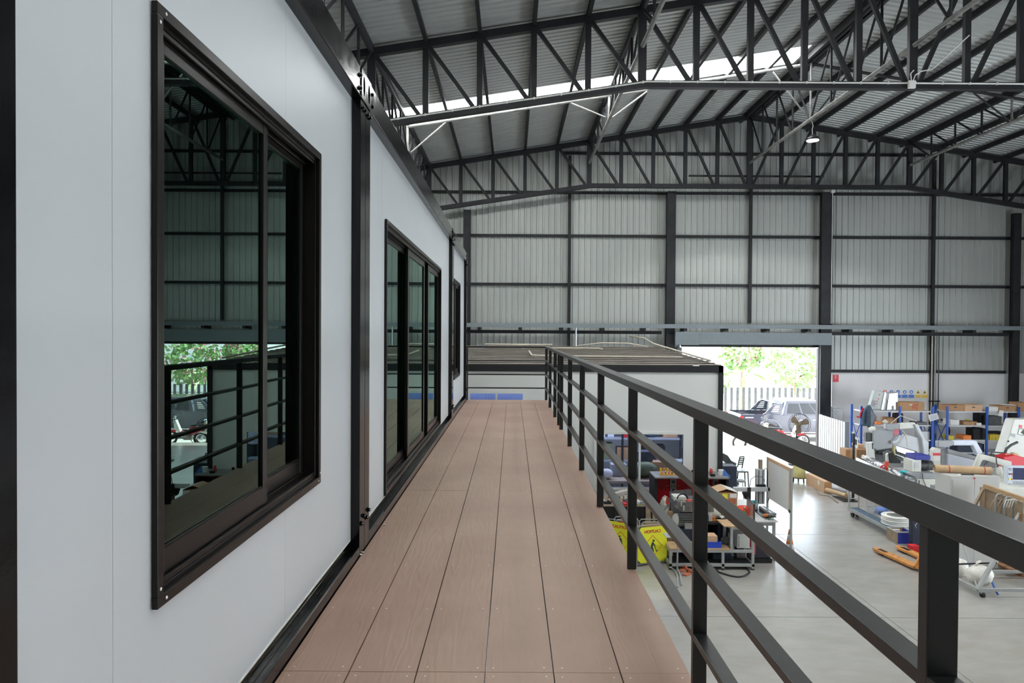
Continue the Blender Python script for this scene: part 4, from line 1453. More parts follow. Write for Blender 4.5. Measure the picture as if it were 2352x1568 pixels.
M().box(X0 + s, X1 - s, YF + s, YF + 0.40, zl + 0.001, zl + 0.015).build('shelf_board', 'steel_dark', t)
zu = at(1678, 1210, YF).z
for x in (xu, X1 - s):
    for y in (YF, YF + 0.44 - s):
        M().box(x, x + s, y, y + s, zt, zu - s).build('leg', fm, t)
M().box(xu, X1, YF, YF + 0.44, zu - s, zu).build('upper_rail', fm, t)
M().box(xu - 0.12, xu + 0.2, YF - 0.01, YF + 0.44, zu + 0.001, zu + 0.018).build('upper_board', 'wood', t)
# load
a, b = at(1624, 1246, YF + 0.05), at(1657, 1262, YF + 0.05)
t = thing('blue_bin', 'bright blue open plastic bin on the low steel frame bench', 'bin', ((a.x + b.x) / 2, YF + 0.25, zt + 0.021))
z0, z9 = zt + 0.021, a.z
mb = M()
mb.box(a.x, b.x, YF + 0.05, YF + 0.40, z0, z0 + 0.008)
for q in ((a.x, b.x, YF + 0.05, YF + 0.058), (a.x, b.x, YF + 0.392, YF + 0.40), (a.x, a.x + 0.008, YF + 0.058, YF + 0.392), (b.x - 0.008, b.x, YF + 0.058, YF + 0.392)):
    mb.box(*q, z0 + 0.008, z9)
mb.build('bin_body', 'bin_blue', t)
M().box(a.x - 0.01, b.x + 0.01, YF + 0.04, YF + 0.055, z9, z9 + 0.012).build('rim', 'bin_blue', t)
one(M().box(a.x + 0.02, b.x - 0.06, YF + 0.08, YF + 0.30, z0 + 0.009, z9 + 0.11), 'carton_box', 'carton_light', 'small brown carton inside the bright blue bin', 'box', bev=0.004)
a, b = at(1694, 1226, YF + 0.1), at(1722, 1254, YF + 0.1)
t = thing('control_unit', 'white slotted electronics case standing on the low steel frame', 'electronics', ((a.x + b.x) / 2, YF + 0.2, b.z))
z0 = zt + 0.0
M().box(a.x, b.x, YF + 0.1, YF + 0.45, z0 + 0.001, a.z).build('case', 'plastic_white', t, bev=0.006)
mb = M()
for k in range(6): mb.box(a.x + 0.018, a.x + 0.03, YF + 0.097, YF + 0.1, z0 + 0.03 + k * 0.032, z0 + 0.052 + k * 0.032)
mb.build('slots', 'print_dark', t)
one(M().box(X1 + 0.005, X1 + 0.06, YF + 0.1, YF + 0.3, 0.25, 0.50), 'red_cylinder_guard', 'red', 'narrow bright red box fixed at the right end of the steel bench', 'box', bev=0.01)
one(M().ball((at(1668, 1252, YF + 0.3).x, YF + 0.3, zt + 0.085), 0.10, 0.12, 0.065, 12, 8, 0.3, 4), 'dark_cloth', 'machine_dark', 'heap of dark cloth beside the bright blue bin', 'cloth', smooth=True)
for k, (px, w_, m_, lb) in enumerate(((1655, 0.34, 'navy_steel', 'dark flat case on the lower rail shelf, largest'), (1700, 0.16, 'oily_steel', 'oily metal part on the lower rail shelf, right of the flat case'), (1710, 0.05, 'pink_cloth', 'small pink part on the lower rail shelf'), (1600, 0.22, 'machine_dark', 'dark round part on the lower rail shelf, left end'))):
    q = at(px, 1290, YF + 0.3)
    one(M().cbox((q.x, YF + 0.3 + 0.04 * k, zl + 0.05 + 0.016), w_, 0.2, 0.10 - 0.012 * k), 'stored_part', m_, lb, 'part', 'parts under the steel bench', bev=0.006)
# hose ring on the floor below
mb = M()
a, b = at(1655, 1312, 11.85), at(1727, 1312, 11.85)
pts = []
for i in range(17):
    u = i / 16
    x = a.x + (b.x - a.x) * u
    pts.append((x, 11.95 - 0.22 * math.sin(math.pi * u), 0.016))
mb.tube([(a.x - 0.05, 12.3, 0.016)] + pts + [(b.x + 0.03, 12.3, 0.016)], 0.015, 8)
one(mb, 'floor_hose', 'black_plastic', 'black hose curving on the floor in front of the steel frame bench', 'hose', smooth=True)
mb = M()
pts = [fl(1545, 1300), fl(1556, 1308), fl(1562, 1322), fl(1565, 1345)]
mb.tube([(p.x, p.y, 0.018) for p in pts], 0.016, 8)
pts = [fl(1538, 1304), fl(1550, 1312), fl(1556, 1326), fl(1556, 1350)]
mb.tube([(p.x, p.y, 0.018) for p in pts], 0.016, 8)
one(mb, 'twin_hose', 'frame_grey', 'pair of grey hoses on the floor beside the yellow signs', 'hose', smooth=True)
for k, (px, py) in enumerate(((1570, 1310), (1581, 1318))):
    p = fl(px, py)
    t = thing('sandal', 'orange brown sandal on the floor, %s of the pair' % ['left', 'right'][k], 'sandal', (p.x, p.y, 0), 'sandals')
    mb = M()
    mb.xf = Matrix.Translation(p) @ Matrix.Rotation(-1.0 + 0.2 * k, 4, 'Z')
    mb.box(-0.045, 0.045, -0.13, 0.13, 0, 0.025)
    mb.build('sole', 'shoe', t, bev=0.01)
    mb = M()
    mb.xf = Matrix.Translation(p) @ Matrix.Rotation(-1.0 + 0.2 * k, 4, 'Z')
    mb.tube([(-0.045, 0.03, 0.02), (-0.03, 0.03, 0.07), (0.03, 0.03, 0.07), (0.045, 0.03, 0.02)], 0.02, 6)
    mb.build('strap', 'shoe', t, smooth=True)

# black stretch wrapped pallet load
a, b = fl(1732, 1293), fl(1773, 1293)
t = thing('wrapped_pallet', 'low load under shiny black stretch film beside the steel bench', 'pallet', ((a.x + b.x) / 2, 12.9, 0))
M().box(a.x - 0.1, b.x, a.y, a.y + 0.8, 0, 0.08).build('pallet_base', 'black_matt', t)
M().prism([(a.x - 0.1, a.y, 0.081), (b.x, a.y, 0.081), (b.x - 0.04, a.y, 0.14), (b.x - 0.22, a.y, 0.32), (a.x - 0.1, a.y, 0.42)], (0, 0.75, 0)).build('film_wrap', 'wrap_black', t, bev=0.03)

# ---------------------------------------------------------------- yellow folding caution signs
def caution(label, p0, p1, ztop, zbot, mirror, k):
    """panel between floor points p0 and p1"""
    p0, p1 = Vector(p0), Vector(p1)
    d = p1 - p0
    ang = math.atan2(d.y, d.x)
    L = d.length
    t = thing('caution_sign', label, 'sign', p0, 'yellow caution signs')
    T = Matrix.Translation(p0) @ Matrix.Rotation(ang, 4, 'Z')

    def mk(): m = M(); m.xf = T; return m
    mk().box(0, L, -0.004, 0.004, zbot, ztop).build('panel', 'sign_yellow', t)
    mb = mk()
    for x in (0.0, L): mb.cyl((x, 0.012, 0.0), (x, 0.012, ztop + 0.05), 0.011, n=8)
    for z in (zbot - 0.02, ztop + 0.03): mb.cyl((0, 0.012, z), (L, 0.012, z), 0.009, n=8)
    mb.build('tube_frame', 'frame_grey', t)
    mb = mk()
    for x in (0, L):
        for z in (zbot, ztop):
            sx, sz = (1 if x == 0 else -1), (1 if z == zbot else -1)
            mb.prism([(x, -0.0045, z), (x + sx * 0.06, -0.0045, z), (x, -0.0045, z + sz * 0.06)], (0, -0.003, 0))
    mb.build('corner_patch', 'print_dark', t)
    # diamond outline and digging figure
    cx, cz, r = L * 0.5, zbot + (ztop - zbot) * 0.45, L * 0.33
    mb = mk()
    c4 = [(cx, cz + r), (cx + r, cz), (cx, cz - r), (cx - r, cz)]
    for i in range(4):
        a, b = c4[i], c4[(i + 1) % 4]
        mb.bar((a[0], -0.006, a[1]), (b[0], -0.006, b[1]), 0.010, 0.003, up=(0, 1, 0))
    mb.build('diamond_outline', 'orange', t)
    sg = -1 if mirror else 1
    mb = mk()
    q = lambda u, v: (cx + sg * u * r, -0.007, cz + v * r)
    mb.cyl((cx - sg * 0.10 * r, -0.0085, cz + 0.50 * r), (cx - sg * 0.10 * r, -0.0055, cz + 0.50 * r), 0.11 * r, n=12)
    for a_, b_, w_ in (((-0.05, 0.35), (0.10, -0.02), 0.22), ((0.10, -0.02), (0.20, -0.55), 0.13), ((0.06, -0.02), (-0.10, -0.55), 0.13), ((-0.02, 0.28), (-0.28, 0.02), 0.09), ((-0.12, 0.22), (-0.40, -0.45), 0.05), ((-0.36, -0.45), (-0.52, -0.50), 0.10)):
        mb.bar(q(*a_), q(*b_), w_ * r, 0.003, up=(0, 1, 0))
    mb.build('digging_figure', 'print_dark', t)
    o = text('CAUTION', T @ Vector((L * 0.5, -0.006, ztop - 0.085)), 0.075, 'print_red', t, 'sign_text', (math.pi / 2, 0, ang), mirror)
    return t


zt_, zb_ = 0.70, 0.06
pA0, pA1 = fl(1400, 1296), fl(1462, 1300)
caution('yellow caution sign panel at the edge of the boards, mostly behind the deck', (pA0.x, 12.75, 0), (pA1.x, 12.45, 0), zt_, zb_, False, 0)
pB0, pB1 = fl(1466, 1304), fl(1534, 1298)
caution('yellow caution sign panel showing reversed lettering, beside the finned motor', (pB0.x, pB0.y + 0.06, 0), (pB1.x, pB1.y + 0.1, 0), zt_, zb_, True, 1)
# trolleys behind the signs
for k, (pa, pb, py, Y, s) in enumerate(((1415, 1468, 1193, 13.0, 'at the edge of the boards'), (1474, 1530, 1199, 12.85, 'behind the reversed caution panel'))):
    a, b = at(pa, py, Y), at(pb, py, Y)
    t = thing('tube_trolley', 'grey tube framed trolley %s' % s, 'trolley', ((a.x + b.x) / 2, Y, 0), 'tube framed trolleys')
    mb = M()
    for y in (Y, Y + 0.20):
        mb.tube([(a.x, y, 0.08), (a.x, y, a.z - 0.03), (a.x + 0.03, y, a.z), (b.x - 0.03, y, a.z), (b.x, y, a.z - 0.03), (b.x, y, 0.08)], 0.013, 8)
    mb.build('tube_frame', 'frame_grey', t, smooth=True)
    M().box(a.x + 0.02, b.x - 0.02, Y + 0.014, Y + 0.18, a.z - 0.10, a.z - 0.08).build('shelf_board', 'wood', t)
    M().box(a.x + 0.02, b.x - 0.02, Y + 0.014, Y + 0.18, 0.10, 0.12).build('shelf_board', 'steel_dark', t)
    mb = M()
    for x in (a.x, b.x):
        for y in (Y, Y + 0.20): mb.cyl((x - 0.012, y, 0.04), (x + 0.012, y, 0.04), 0.04, n=12)
    mb.build('wheels', 'rubber', t)
    one(M().box(a.x + 0.08, b.x - 0.05, Y + 0.04, Y + 0.17, a.z - 0.079, a.z - 0.03), 'flat_carton', 'carton_light' if k else 'print_red', ['flat reddish carton on the tube trolley at the edge of the boards', 'flat tan carton on the tube trolley behind the reversed caution panel'][k], 'box', 'flat cartons on the trolleys')
# grey tray with rag above the reversed panel
a = at(1530, 1225, 11.85)
t = thing('parts_tray', 'grey metal tray with a crumpled rag beside the yellow sign', 'tray', (a.x, 11.9, a.z - 0.05))
zz = a.z - 0.05
M().box(a.x - 0.02, a.x + 0.26, 11.75, 12.02, zz, zz + 0.015).build('tray', 'frame_grey', t, bev=0.004)
M().ball((a.x + 0.12, 11.88, zz + 0.05), 0.09, 0.08, 0.045, 12, 8, 0.4, 12).build('rag', 'bag_white', t, smooth=True)
M().box(a.x + 0.22, a.x + 0.245, 11.97, 11.995, 0, zz).build('stand', 'frame_grey', t)
# ---------------------------------------------------------------- white table, gantry and board by the doorway
YTb = 12.55
X0, X1 = 3.95, 4.93
t = thing('work_table', 'white topped table with grey steel legs in front of the bright doorway', 'table', ((X0 + X1) / 2, 13.4, 0))
M().box(X0, X1, YTb, 13.43, 0.73, 0.755).box(4.40, X1, 13.43, 14.2, 0.73, 0.755).build('tabletop', 'white_paint', t, bev=0.005)
for x in (X0 + 0.36, X1 - 0.08):
    for y in (YTb + 0.03, 13.36):
        M().box(x, x + 0.045, y, y + 0.045, 0, 0.729).build('leg', 'frame_grey', t)
mb = M()
mb.box(X0 + 0.04, X1 - 0.08, YTb + 0.035, YTb + 0.07, 0.66, 0.72)
mb.bar((X1 - 0.3, YTb + 0.05, 0.68), (X1 - 0.08, YTb + 0.05, 0.45), 0.03)
mb.build('apron', 'frame_grey', t)
# gantry
Yg = 13.3
a, b = at(1738, 1077, Yg), at(1757, 1122, Yg)
t = thing('linear_gantry', 'grey and black three-axis linear gantry standing on the white table', 'gantry', ((a.x + b.x) / 2, Yg, 0.756))
M().box(a.x, b.x, Yg, Yg + 0.09, at(1800, 1158, Yg).z, a.z).build('vertical_axis', 'machine_light', t, bev=0.004)
mb = M()
for u in (0.26, 0.74):
    x = a.x + (b.x - a.x) * u
    mb.box(x - 0.008, x + 0.008, Yg - 0.004, Yg - 0.0005, at(1800, 1155, Yg).z, a.z - 0.02)
mb.box(a.x - 0.01, b.x + 0.01, Yg - 0.025, Yg - 0.0045, at(1800, 1120, Yg).z, at(1800, 1112, Yg).z)
mb.build('black_rails', 'black_plastic', t)
c, d = at(1745, 1056, Yg), at(1752, 1077, Yg)
M().box(c.x, d.x, Yg + 0.01, Yg + 0.08, a.z, c.z).build('motor', 'wood_grey', t, bev=0.004)
c, d = at(1686, 1119, Yg - 0.1), at(1764, 1129, Yg - 0.1)
M().box(c.x, d.x, Yg - 0.1, Yg - 0.03, d.z, c.z).build('cross_arm', 'machine_light', t, bev=0.004)
M().cyl((d.x, Yg - 0.065, (c.z + d.z) / 2), (d.x + 0.06, Yg - 0.065, (c.z + d.z) / 2), 0.035, n=14).build('arm_motor', 'black_plastic', t)
mb = M()
c, d = at(1718, 1119, Yg - 0.14), at(1725, 1133, Yg - 0.14)
mb.box(c.x, d.x, Yg - 0.14, Yg - 0.101, d.z, c.z)
mb.pp([(1707, 1132), (1713, 1129), (1725, 1132), (1725, 1148), (1712, 1146)], Yg - 0.14, 0.09)
mb.build('camera_head', 'black_plastic', t, bev=0.006)
c, d = fl(1733, 1158, 0.79), fl(1772, 1178, 0.79)
M().bar((c.x + 0.06, 13.40, 0.80), (d.x - 0.02, 12.85, 0.80), 0.13, 0.05).build('base_rail', 'machine_grey', t, bev=0.004)
mb = M()
for o_ in (-0.035, 0.035): mb.bar((c.x + 0.06 + o_, 13.39, 0.828), (d.x - 0.02 + o_, 12.86, 0.828), 0.012, 0.006)
mb.build('base_rods', 'bright_steel', t)
M().box(a.x - 0.06, a.x + 0.20, 12.8, 13.42, 0.7565, 0.773).build('base_plate', 'black_plastic', t)
mb = M()
q = at(1762, 1128, Yg)
mb.tube([at(1756, 1075, Yg), at(1761, 1076, Yg), at(1763, 1085, Yg), at(1762, 1118, Yg)], 0.008, 6)
mb.tube([at(1766, 1128, Yg), at(1768, 1136, Yg), at(1766, 1146, Yg), at(1763, 1154, Yg)], 0.008, 6)
mb.tube([at(1721, 1119, Yg - 0.12), at(1725, 1100, Yg - 0.12), at(1735, 1093, Yg - 0.12), at(1750, 1095, Yg - 0.12), at(1757, 1105, Yg - 0.1)], 0.006, 6)
mb.build('cables', 'machine_dark', t, smooth=True)
a = at(1759, 1180, 12.72)
t = thing('pendant', 'orange hand pendant with a black grip at the front of the gantry', 'pendant', (a.x, 12.72, 0.775))
M().cbox((a.x, 12.72, 0.82), 0.085, 0.06, 0.045, rz=0.2).build('pendant_body', 'orange', t, bev=0.008)
M().cbox((a.x + 0.02, 12.70, 0.786), 0.11, 0.06, 0.022, rz=0.2).build('grip', 'black_plastic', t, bev=0.006)
for k, px in enumerate((1766, 1773)):
    a = at(px, 1192, 12.66)
    one(M().lathe([(0.0001, 0), (0.022, 0), (0.023, 0.07), (0.015, 0.09), (0.015, 0.105)], (a.x, 12.64 + 0.01 * k, 0.756), 16), 'glass_jar', 'jar_glass', 'clear glass jar on the white table front, %s of the two' % ['left', 'right'][k], 'jar', 'glass jars', smooth=True)
# carton with tape and stickers
a, b = at(1668, 1130, 12.95), at(1692, 1156, 12.95)
z0 = 0.756
t = thing('open_carton', 'brown carton with yellow sticker and red print, flaps raised, on the white table', 'box', (b.x - 0.2, 13.1, z0))
xl = b.x - 0.40
zt9 = a.z - 0.01
M().box(xl, b.x, 12.92, 13.35, z0, zt9).build('box_body', 'carton', t, bev=0.004)
mb = M()
mb.prism([(xl - 0.02, 12.92, zt9 + 0.003), (xl + 0.20, 12.92, zt9 + 0.075), (xl + 0.20, 12.92, zt9 + 0.081), (xl - 0.02, 12.92, zt9 + 0.009)], (0, 0.42, 0))
mb.build('top_flap', 'carton_light', t)
M().prism([(b.x + 0.02, 12.92, zt9 + 0.003), (xl + 0.205, 12.92, zt9 + 0.075), (xl + 0.205, 12.92, zt9 + 0.081), (b.x + 0.02, 12.92, zt9 + 0.009)], (0, 0.42, 0)).build('top_flap', 'paper', t)
M().box(xl + 0.12, xl + 0.215, 12.916, 12.919, zt9 - 0.11, zt9 - 0.012).build('yellow_sticker', 'sticker_yellow', t)
M().box(xl + 0.26, b.x - 0.01, 12.916, 12.919, zt9 - 0.09, zt9 - 0.012).build('white_label', 'paper', t)
mb = M()
R = random.Random(2)
for r_ in range(3):
    for c_ in range(5):
        x = xl + 0.235 + c_ * 0.026
        z = zt9 - 0.125 - r_ * 0.032
        mb.box(x, x + 0.006 + 0.012 * R.random(), 12.916, 12.919, z - 0.012, z + 0.012)
        mb.box(x, x + 0.018, 12.916, 12.919, z - 0.002, z + 0.004)
mb.build('red_print', 'print_red', t)
# red cloth
mb = M()
c = at(1706, 1146, 13.0)
nr, nc = 7, 30
vs, fs = [], []
for i in range(nr):
    for j in range(nc):
        u = 2 * math.pi * j / nc
        r_ = 0.06 + 0.125 * i / (nr - 1) + (0.016 * math.sin(7 * u) * (i / nr) ** 2)
        vs.append((c.x + r_ * math.cos(u) * 1.0, 13.0 + r_ * 0.7 * math.sin(u), 0.758 + 0.165 * (1 - (i / (nr - 1)) ** 2.4)))
for i in range(nr - 1):
    for j in range(nc):
        fs.append((i * nc + j, (i + 1) * nc + j, (i + 1) * nc + (j + 1) % nc, i * nc + (j + 1) % nc))
fs.append(tuple(range(nc)))
mb.add(vs, fs)
one(mb, 'red_cloth', 'red_cloth', 'bright red cloth draped over something on the white table', 'cloth', smooth=True)
c = at(1733, 1146, 13.38)
t = thing('teal_bowl', 'teal lid on a white pot at the back of the white table', 'pot', (c.x, 13.38, 0.756))
M().lathe([(0.0001, 0), (0.06, 0), (0.075, 0.12), (0.07, 0.14)], (c.x, 13.38, 0.756), 18).build('pot', 'plastic_white', t, smooth=True)
M().lathe([(0.08, 0.14), (0.08, 0.165), (0.02, 0.18), (0.0001, 0.18)], (c.x, 13.38, 0.756), 18).build('lid', 'teal', t, smooth=True)
c = at(1711, 1170, 12.8)
t = thing('water_bottle', 'clear water bottle with a green label on the white table', 'bottle', (c.x, 12.8, 0.756))
M().lathe([(0.0001, 0), (0.03, 0), (0.031, 0.12), (0.02, 0.16), (0.012, 0.18)], (c.x, 12.8, 0.756), 16).build('bottle', 'jar_glass', t, smooth=True)
M().lathe([(0.0315, 0.05), (0.0315, 0.10)], (c.x, 12.8, 0.756), 16).build('label', 'green', t, smooth=True)
M().cyl((c.x, 12.8, 0.936), (c.x, 12.8, 0.955), 0.014, n=12).build('cap', 'plastic_white', t)
p0, p1 = at(1718, 1147, 13.1), at(1731, 1160, 12.62)
t = thing('picture_board', 'framed board in crinkled plastic standing on the white table', 'panel', ((p0.x + p1.x) / 2, 12.9, 0.756))
mb = M()
mb.bar((p0.x, 13.15, 0.90), (p1.x, 12.6, 0.90), 0.02, 0.29)
mb.build('panel', 'galvanised', t)
mb = M()
mb.bar((p0.x, 13.15, 1.052), (p1.x, 12.6, 1.052), 0.03, 0.014)
mb.bar((p1.x, 12.595, 0.757), (p1.x, 12.595, 1.058), 0.03, 0.02)
mb.build('frame_edge', 'machine_dark', t)
# whiteboard
t = thing('whiteboard', 'wood-edged whiteboard on grey legs standing edge-on beside the table', 'whiteboard', (4.98, 12.7, 0))
p0, p1 = at(1765, 1052, 13.2), at(1812, 1076, 12.25)
zt0, zt1 = p0.z, p1.z
zb0, zb1 = at(1800, 1150, 13.2).z, at(1800, 1178, 12.25).z
zt_ = (zt0 + zt1) / 2
zb_ = (zb0 + zb1) / 2
xb = 5.02


def quad_slab(y0, y1, za, zb, x, th): return M().box(x, x + th, y0, y1, za, zb)


quad_slab(12.30, 13.30, zb_ + 0.03, zt_ - 0.055, xb, 0.02).build('white_surface', 'white_paint', t)
mb = M()
mb.box(xb - 0.004, xb + 0.024, 12.25, 13.35, zt_ - 0.055, zt_)
mb.box(xb - 0.004, xb + 0.024, 12.25, 12.30, zb_, zt_ - 0.055)
mb.box(xb - 0.004, xb + 0.024, 13.30, 13.35, zb_, zt_ - 0.055)
mb.build('wooden_edge', 'carton_light', t)
for y in (12.22, 13.36):
    M().box(xb, xb + 0.035, y, y + 0.03, 0.03, zt_).build('leg', 'frame_grey', t)
    M().box(xb - 0.03, xb + 0.38, y, y + 0.03, 0, 0.03).build('foot', 'frame_grey', t)
M().cyl((xb - 0.03, 12.235, zb_ + 0.05), (xb, 12.235, zb_ + 0.05), 0.022, n=12).build('hand_knob', 'black_plastic', t)
# cone
t = thing('traffic_cone', 'orange and white traffic cone under the end of the whiteboard', 'cone', (at(1810, 1270, 12.8).x + 0.05, 12.85, 0))
cx_, cy_ = t['_w'][0], 12.85
M().box(cx_ - 0.16, cx_ + 0.16, cy_ - 0.16, cy_ + 0.16, 0, 0.02).build('base', 'orange', t, bev=0.004)
rr = lambda z: 0.105 - z * 0.165
for z0, z1, m_ in ((0.02, 0.15, 'orange'), (0.15, 0.25, 'plastic_white'), (0.25, 0.33, 'orange'), (0.33, 0.43, 'plastic_white'), (0.43, 0.52, 'orange')):
    M().lathe([(rr(z0), z0), (rr(z1), z1)], (cx_, cy_, 0), 24).build('band', m_, t, smooth=True)
# tall stools with slatted backs just inside the door
for k, (px, py, Y, s) in enumerate(((1698, 1050, 18.0, 'with the slatted back'),)):
    c = at(1700, 1075, Y)
    t = thing('bar_chair', 'tall dark metal chair with a slatted back in the bright doorway glare', 'chair', (c.x, Y, 0))
    mb = M()
    for k2 in range(5):
        a, b = at(1697 + k2, 1066 - k2 * 4.2, Y), at(1705 + k2, 1065 - k2 * 4.2, Y)
        mb.bar(a, b, 0.02, 0.022)
    mb.bar(at(1694, 1072, Y), at(1700, 1048, Y), 0.02)
    mb.bar(at(1704, 1075, Y), at(1709, 1050, Y), 0.02)
    mb.build('slatted_back', 'steel_dark', t)
    sx = at(1700, 1078, Y)
    M().box(sx.x - 0.16, sx.x + 0.12, Y - 0.3, Y, sx.z - 0.02, sx.z + 0.01).build('seat', 'black_plastic', t, bev=0.01)
    for dx, dy in ((-0.15, -0.28), (0.11, -0.28), (-0.15, -0.02), (0.11, -0.02)):
        M().bar((sx.x + dx, Y + dy, sx.z - 0.02), (sx.x + dx * 1.3, Y + dy, 0), 0.022).build('leg', 'steel_dark', t)
c = at(1701, 1104, 16.6)
t = thing('round_stool', 'small round grey seat on thin legs in the doorway glare', 'stool', (c.x, 16.6, 0))
M().lathe([(0.0001, 0.0), (0.10, 0.0), (0.115, 0.03), (0.10, 0.055), (0.05, 0.05), (0.0001, 0.03)], (c.x, 16.6, c.z - 0.02), 20).build('seat', 'machine_grey', t, smooth=True)
for u in range(4):
    a_ = u * math.pi / 2 + 0.5
    M().cyl((c.x + 0.07 * math.cos(a_), 16.6 + 0.07 * math.sin(a_), c.z - 0.02), (c.x + 0.13 * math.cos(a_), 16.6 + 0.13 * math.sin(a_), 0), 0.009, n=6).build('leg', 'frame_grey', t)
c = at(1688, 1108, 14.9)
t = thing('desk_lamp', 'desk lamp with a dark blue shade behind the cartons', 'lamp', (c.x, 14.9, 0))
M().lathe([(0.03, 0.07), (0.08, 0.03), (0.095, 0.0), (0.09, 0.0), (0.0001, 0.06)], (c.x, 14.9, c.z - 0.03), 20).build('shade', 'navy_steel', t, smooth=True)
M().cyl((c.x - 0.02, 14.9, 0.02), (c.x - 0.02, 14.9, c.z + 0.2), 0.014, n=8).build('pole', 'steel_dark', t)
M().cyl((c.x - 0.02, 14.9, c.z + 0.2), (c.x + 0.06, 14.9, c.z + 0.2), 0.008, n=8).build('arm', 'steel_dark', t)
M().cyl((c.x - 0.02, 14.9, 0), (c.x - 0.02, 14.9, 0.02), 0.12, n=20).build('base', 'steel_dark', t)
c = at(1670, 1065, 17.0)
t = thing('drill_press', 'dark silhouette of a bench machine just beyond the office corner', 'machine', (c.x, 17.0, 0))
M().pp([(1660, 1040), (1672, 1046), (1680, 1058), (1692, 1064), (1690, 1070), (1676, 1068), (1660, 1058)], 17.0, 0.25).build('head', 'machine_dark', t, bev=0.01)
M().box(c.x - 0.15, c.x + 0.05, 17.0, 17.3, 0, c.z - 0.02).build('stand', 'machine_dark', t)

# pedestal fan
Y = 21.8
c = at(1836, 974, Y)
t = thing('pedestal_fan', 'large pedestal fan with a dark round cage in front of the doorway', 'fan', (c.x, Y, 0))
mb = M()
R0 = 0.335
for o_ in (-0.06, 0.06): mb.ring((c.x, Y + o_, c.z), R0, 0.007, (0, 1, 0), 32, 5)
for k in range(28):
    a_ = 2 * math.pi * k / 28
    ca, sa = math.cos(a_), math.sin(a_)
    for s in (-1, 1):
        mb.tube([(c.x + ca * 0.05, Y + s * 0.10, c.z + sa * 0.05), (c.x + ca * 0.22, Y + s * 0.10, c.z + sa * 0.22), (c.x + ca * R0, Y + s * 0.06, c.z + sa * R0)], 0.0028, 4)
mb.build('wire_cage', 'black_plastic', t)
for k in range(3):
    mb = M()
    a_ = 2 * math.pi * k / 3 + 0.4
    pts = []
    for u, v in ((0.05, -0.04), (0.28, -0.12), (0.31, 0.0), (0.26, 0.10), (0.05, 0.05)):
        pts.append((c.x + u * math.cos(a_) - v * math.sin(a_), Y - 0.01, c.z + u * math.sin(a_) + v * math.cos(a_)))
    mb.prism(pts, (0, 0.012, 0))
    mb.build('blade', 'wood_grey', t)
M().lathe([(0.0001, -0.06), (0.055, -0.05), (0.055, 0.0)], (c.x, Y, c.z), 16, 'Y').build('hub', 'wood_grey', t, smooth=True)
M().cyl((c.x, Y + 0.07, c.z), (c.x, Y + 0.30, c.z), 0.075, n=16).build('motor', 'khaki', t)
M().cyl((c.x, Y + 0.2, 0.03), (c.x, Y + 0.2, c.z - 0.05), 0.02, n=10).build('pole', 'steel_dark', t)
M().cyl((c.x, Y + 0.2, 0), (c.x, Y + 0.2, 0.03), 0.24, n=24).build('base', 'steel_dark', t)
# khaki drum on short legs
p = fl(1834, 1106)
t = thing('khaki_drum', 'khaki domed drum on three short legs near the doorway', 'drum', (p.x, p.y, 0))
M().lathe([(0.12, 0.10), (0.20, 0.13), (0.20, 0.17), (0.18, 0.34), (0.13, 0.46), (0.10, 0.50), (0.0001, 0.51)], (p.x, p.y, 0), 24).build('drum_body', 'khaki', t, smooth=True)
M().lathe([(0.0001, 0.10), (0.21, 0.12), (0.21, 0.135), (0.0001, 0.135)], (p.x, p.y, 0), 24).build('base_ring', 'black_plastic', t)
for k in range(3):
    a_ = 2 * math.pi * k / 3 - 0.9
    M().cyl((p.x + 0.15 * math.cos(a_), p.y + 0.15 * math.sin(a_), 0.11), (p.x + 0.16 * math.cos(a_), p.y + 0.16 * math.sin(a_), 0), 0.02, n=8).build('leg', 'black_plastic', t)
# long carton on the floor
p = fl(1892, 1132)
q = fl(1911, 1133)
t = thing('long_carton', 'long pale brown carton lying on the floor by the doorway', 'box', ((p.x + q.x) / 2, p.y + 1.0, 0))
M().box(p.x, q.x + 0.02, p.y, p.y + 1.1, 0.001, 0.31).build('box_body', 'carton_light', t, bev=0.006)
M().box(p.x + 0.02, q.x, p.y - 0.004, p.y - 0.0005, 0.03, 0.28).build('end_flap', 'carton', t)
M().box(p.x - 0.004, p.x - 0.0005, p.y + 0.25, p.y + 0.36, 0.15, 0.27).build('white_label', 'paper', t)
# corrugated white folding screen
p0 = Vector((at(1881, 951, 24.0).x, 24.0, 0))
p1 = Vector((at(1942, 974, 21.8).x, 21.8, 0))
ang = math.atan2(p1.y - p0.y, p1.x - p0.x)
L = (p1 - p0).length
t = thing('ribbed_screen', 'white vertically ribbed metal sheet standing beside the doorway', 'screen', ((p0.x + p1.x) / 2, 22.9, 0))
mb = M()
mb.xf = Matrix.Translation(p0) @ Matrix.Rotation(ang, 4, 'Z')
n_ = 12
for i in range(n_):
    mb.box(i * L / n_, (i + 0.66) * L / n_, 0.0, 0.03, 0.06, 1.40)
mb.build('white_ribs', 'white_paint', t)
mb = M()
mb.xf = Matrix.Translation(p0) @ Matrix.Rotation(ang, 4, 'Z')
mb.box(0, L, 0.0305, 0.04, 0.06, 1.40)  # dark backing puts the shade between the ribs into colour
mb.build('rib_shade_backing', 'steel_dark', t)
mb = M()
mb.xf = Matrix.Translation(p0) @ Matrix.Rotation(ang, 4, 'Z')
mb.box(L, L + 0.05, -0.03, 0.10, 0, 1.42)
mb.box(0, 0.04, 0.03, 0.10, 0, 1.40)
mb.build('edge_post', 'grey_paint', t)
mb = M()
mb.xf = Matrix.Translation(p0) @ Matrix.Rotation(ang, 4, 'Z')
mb.box(0, L, 0.0, 0.07, 0.0, 0.058)
mb.build('bottom_rail', 'frame_grey', t)

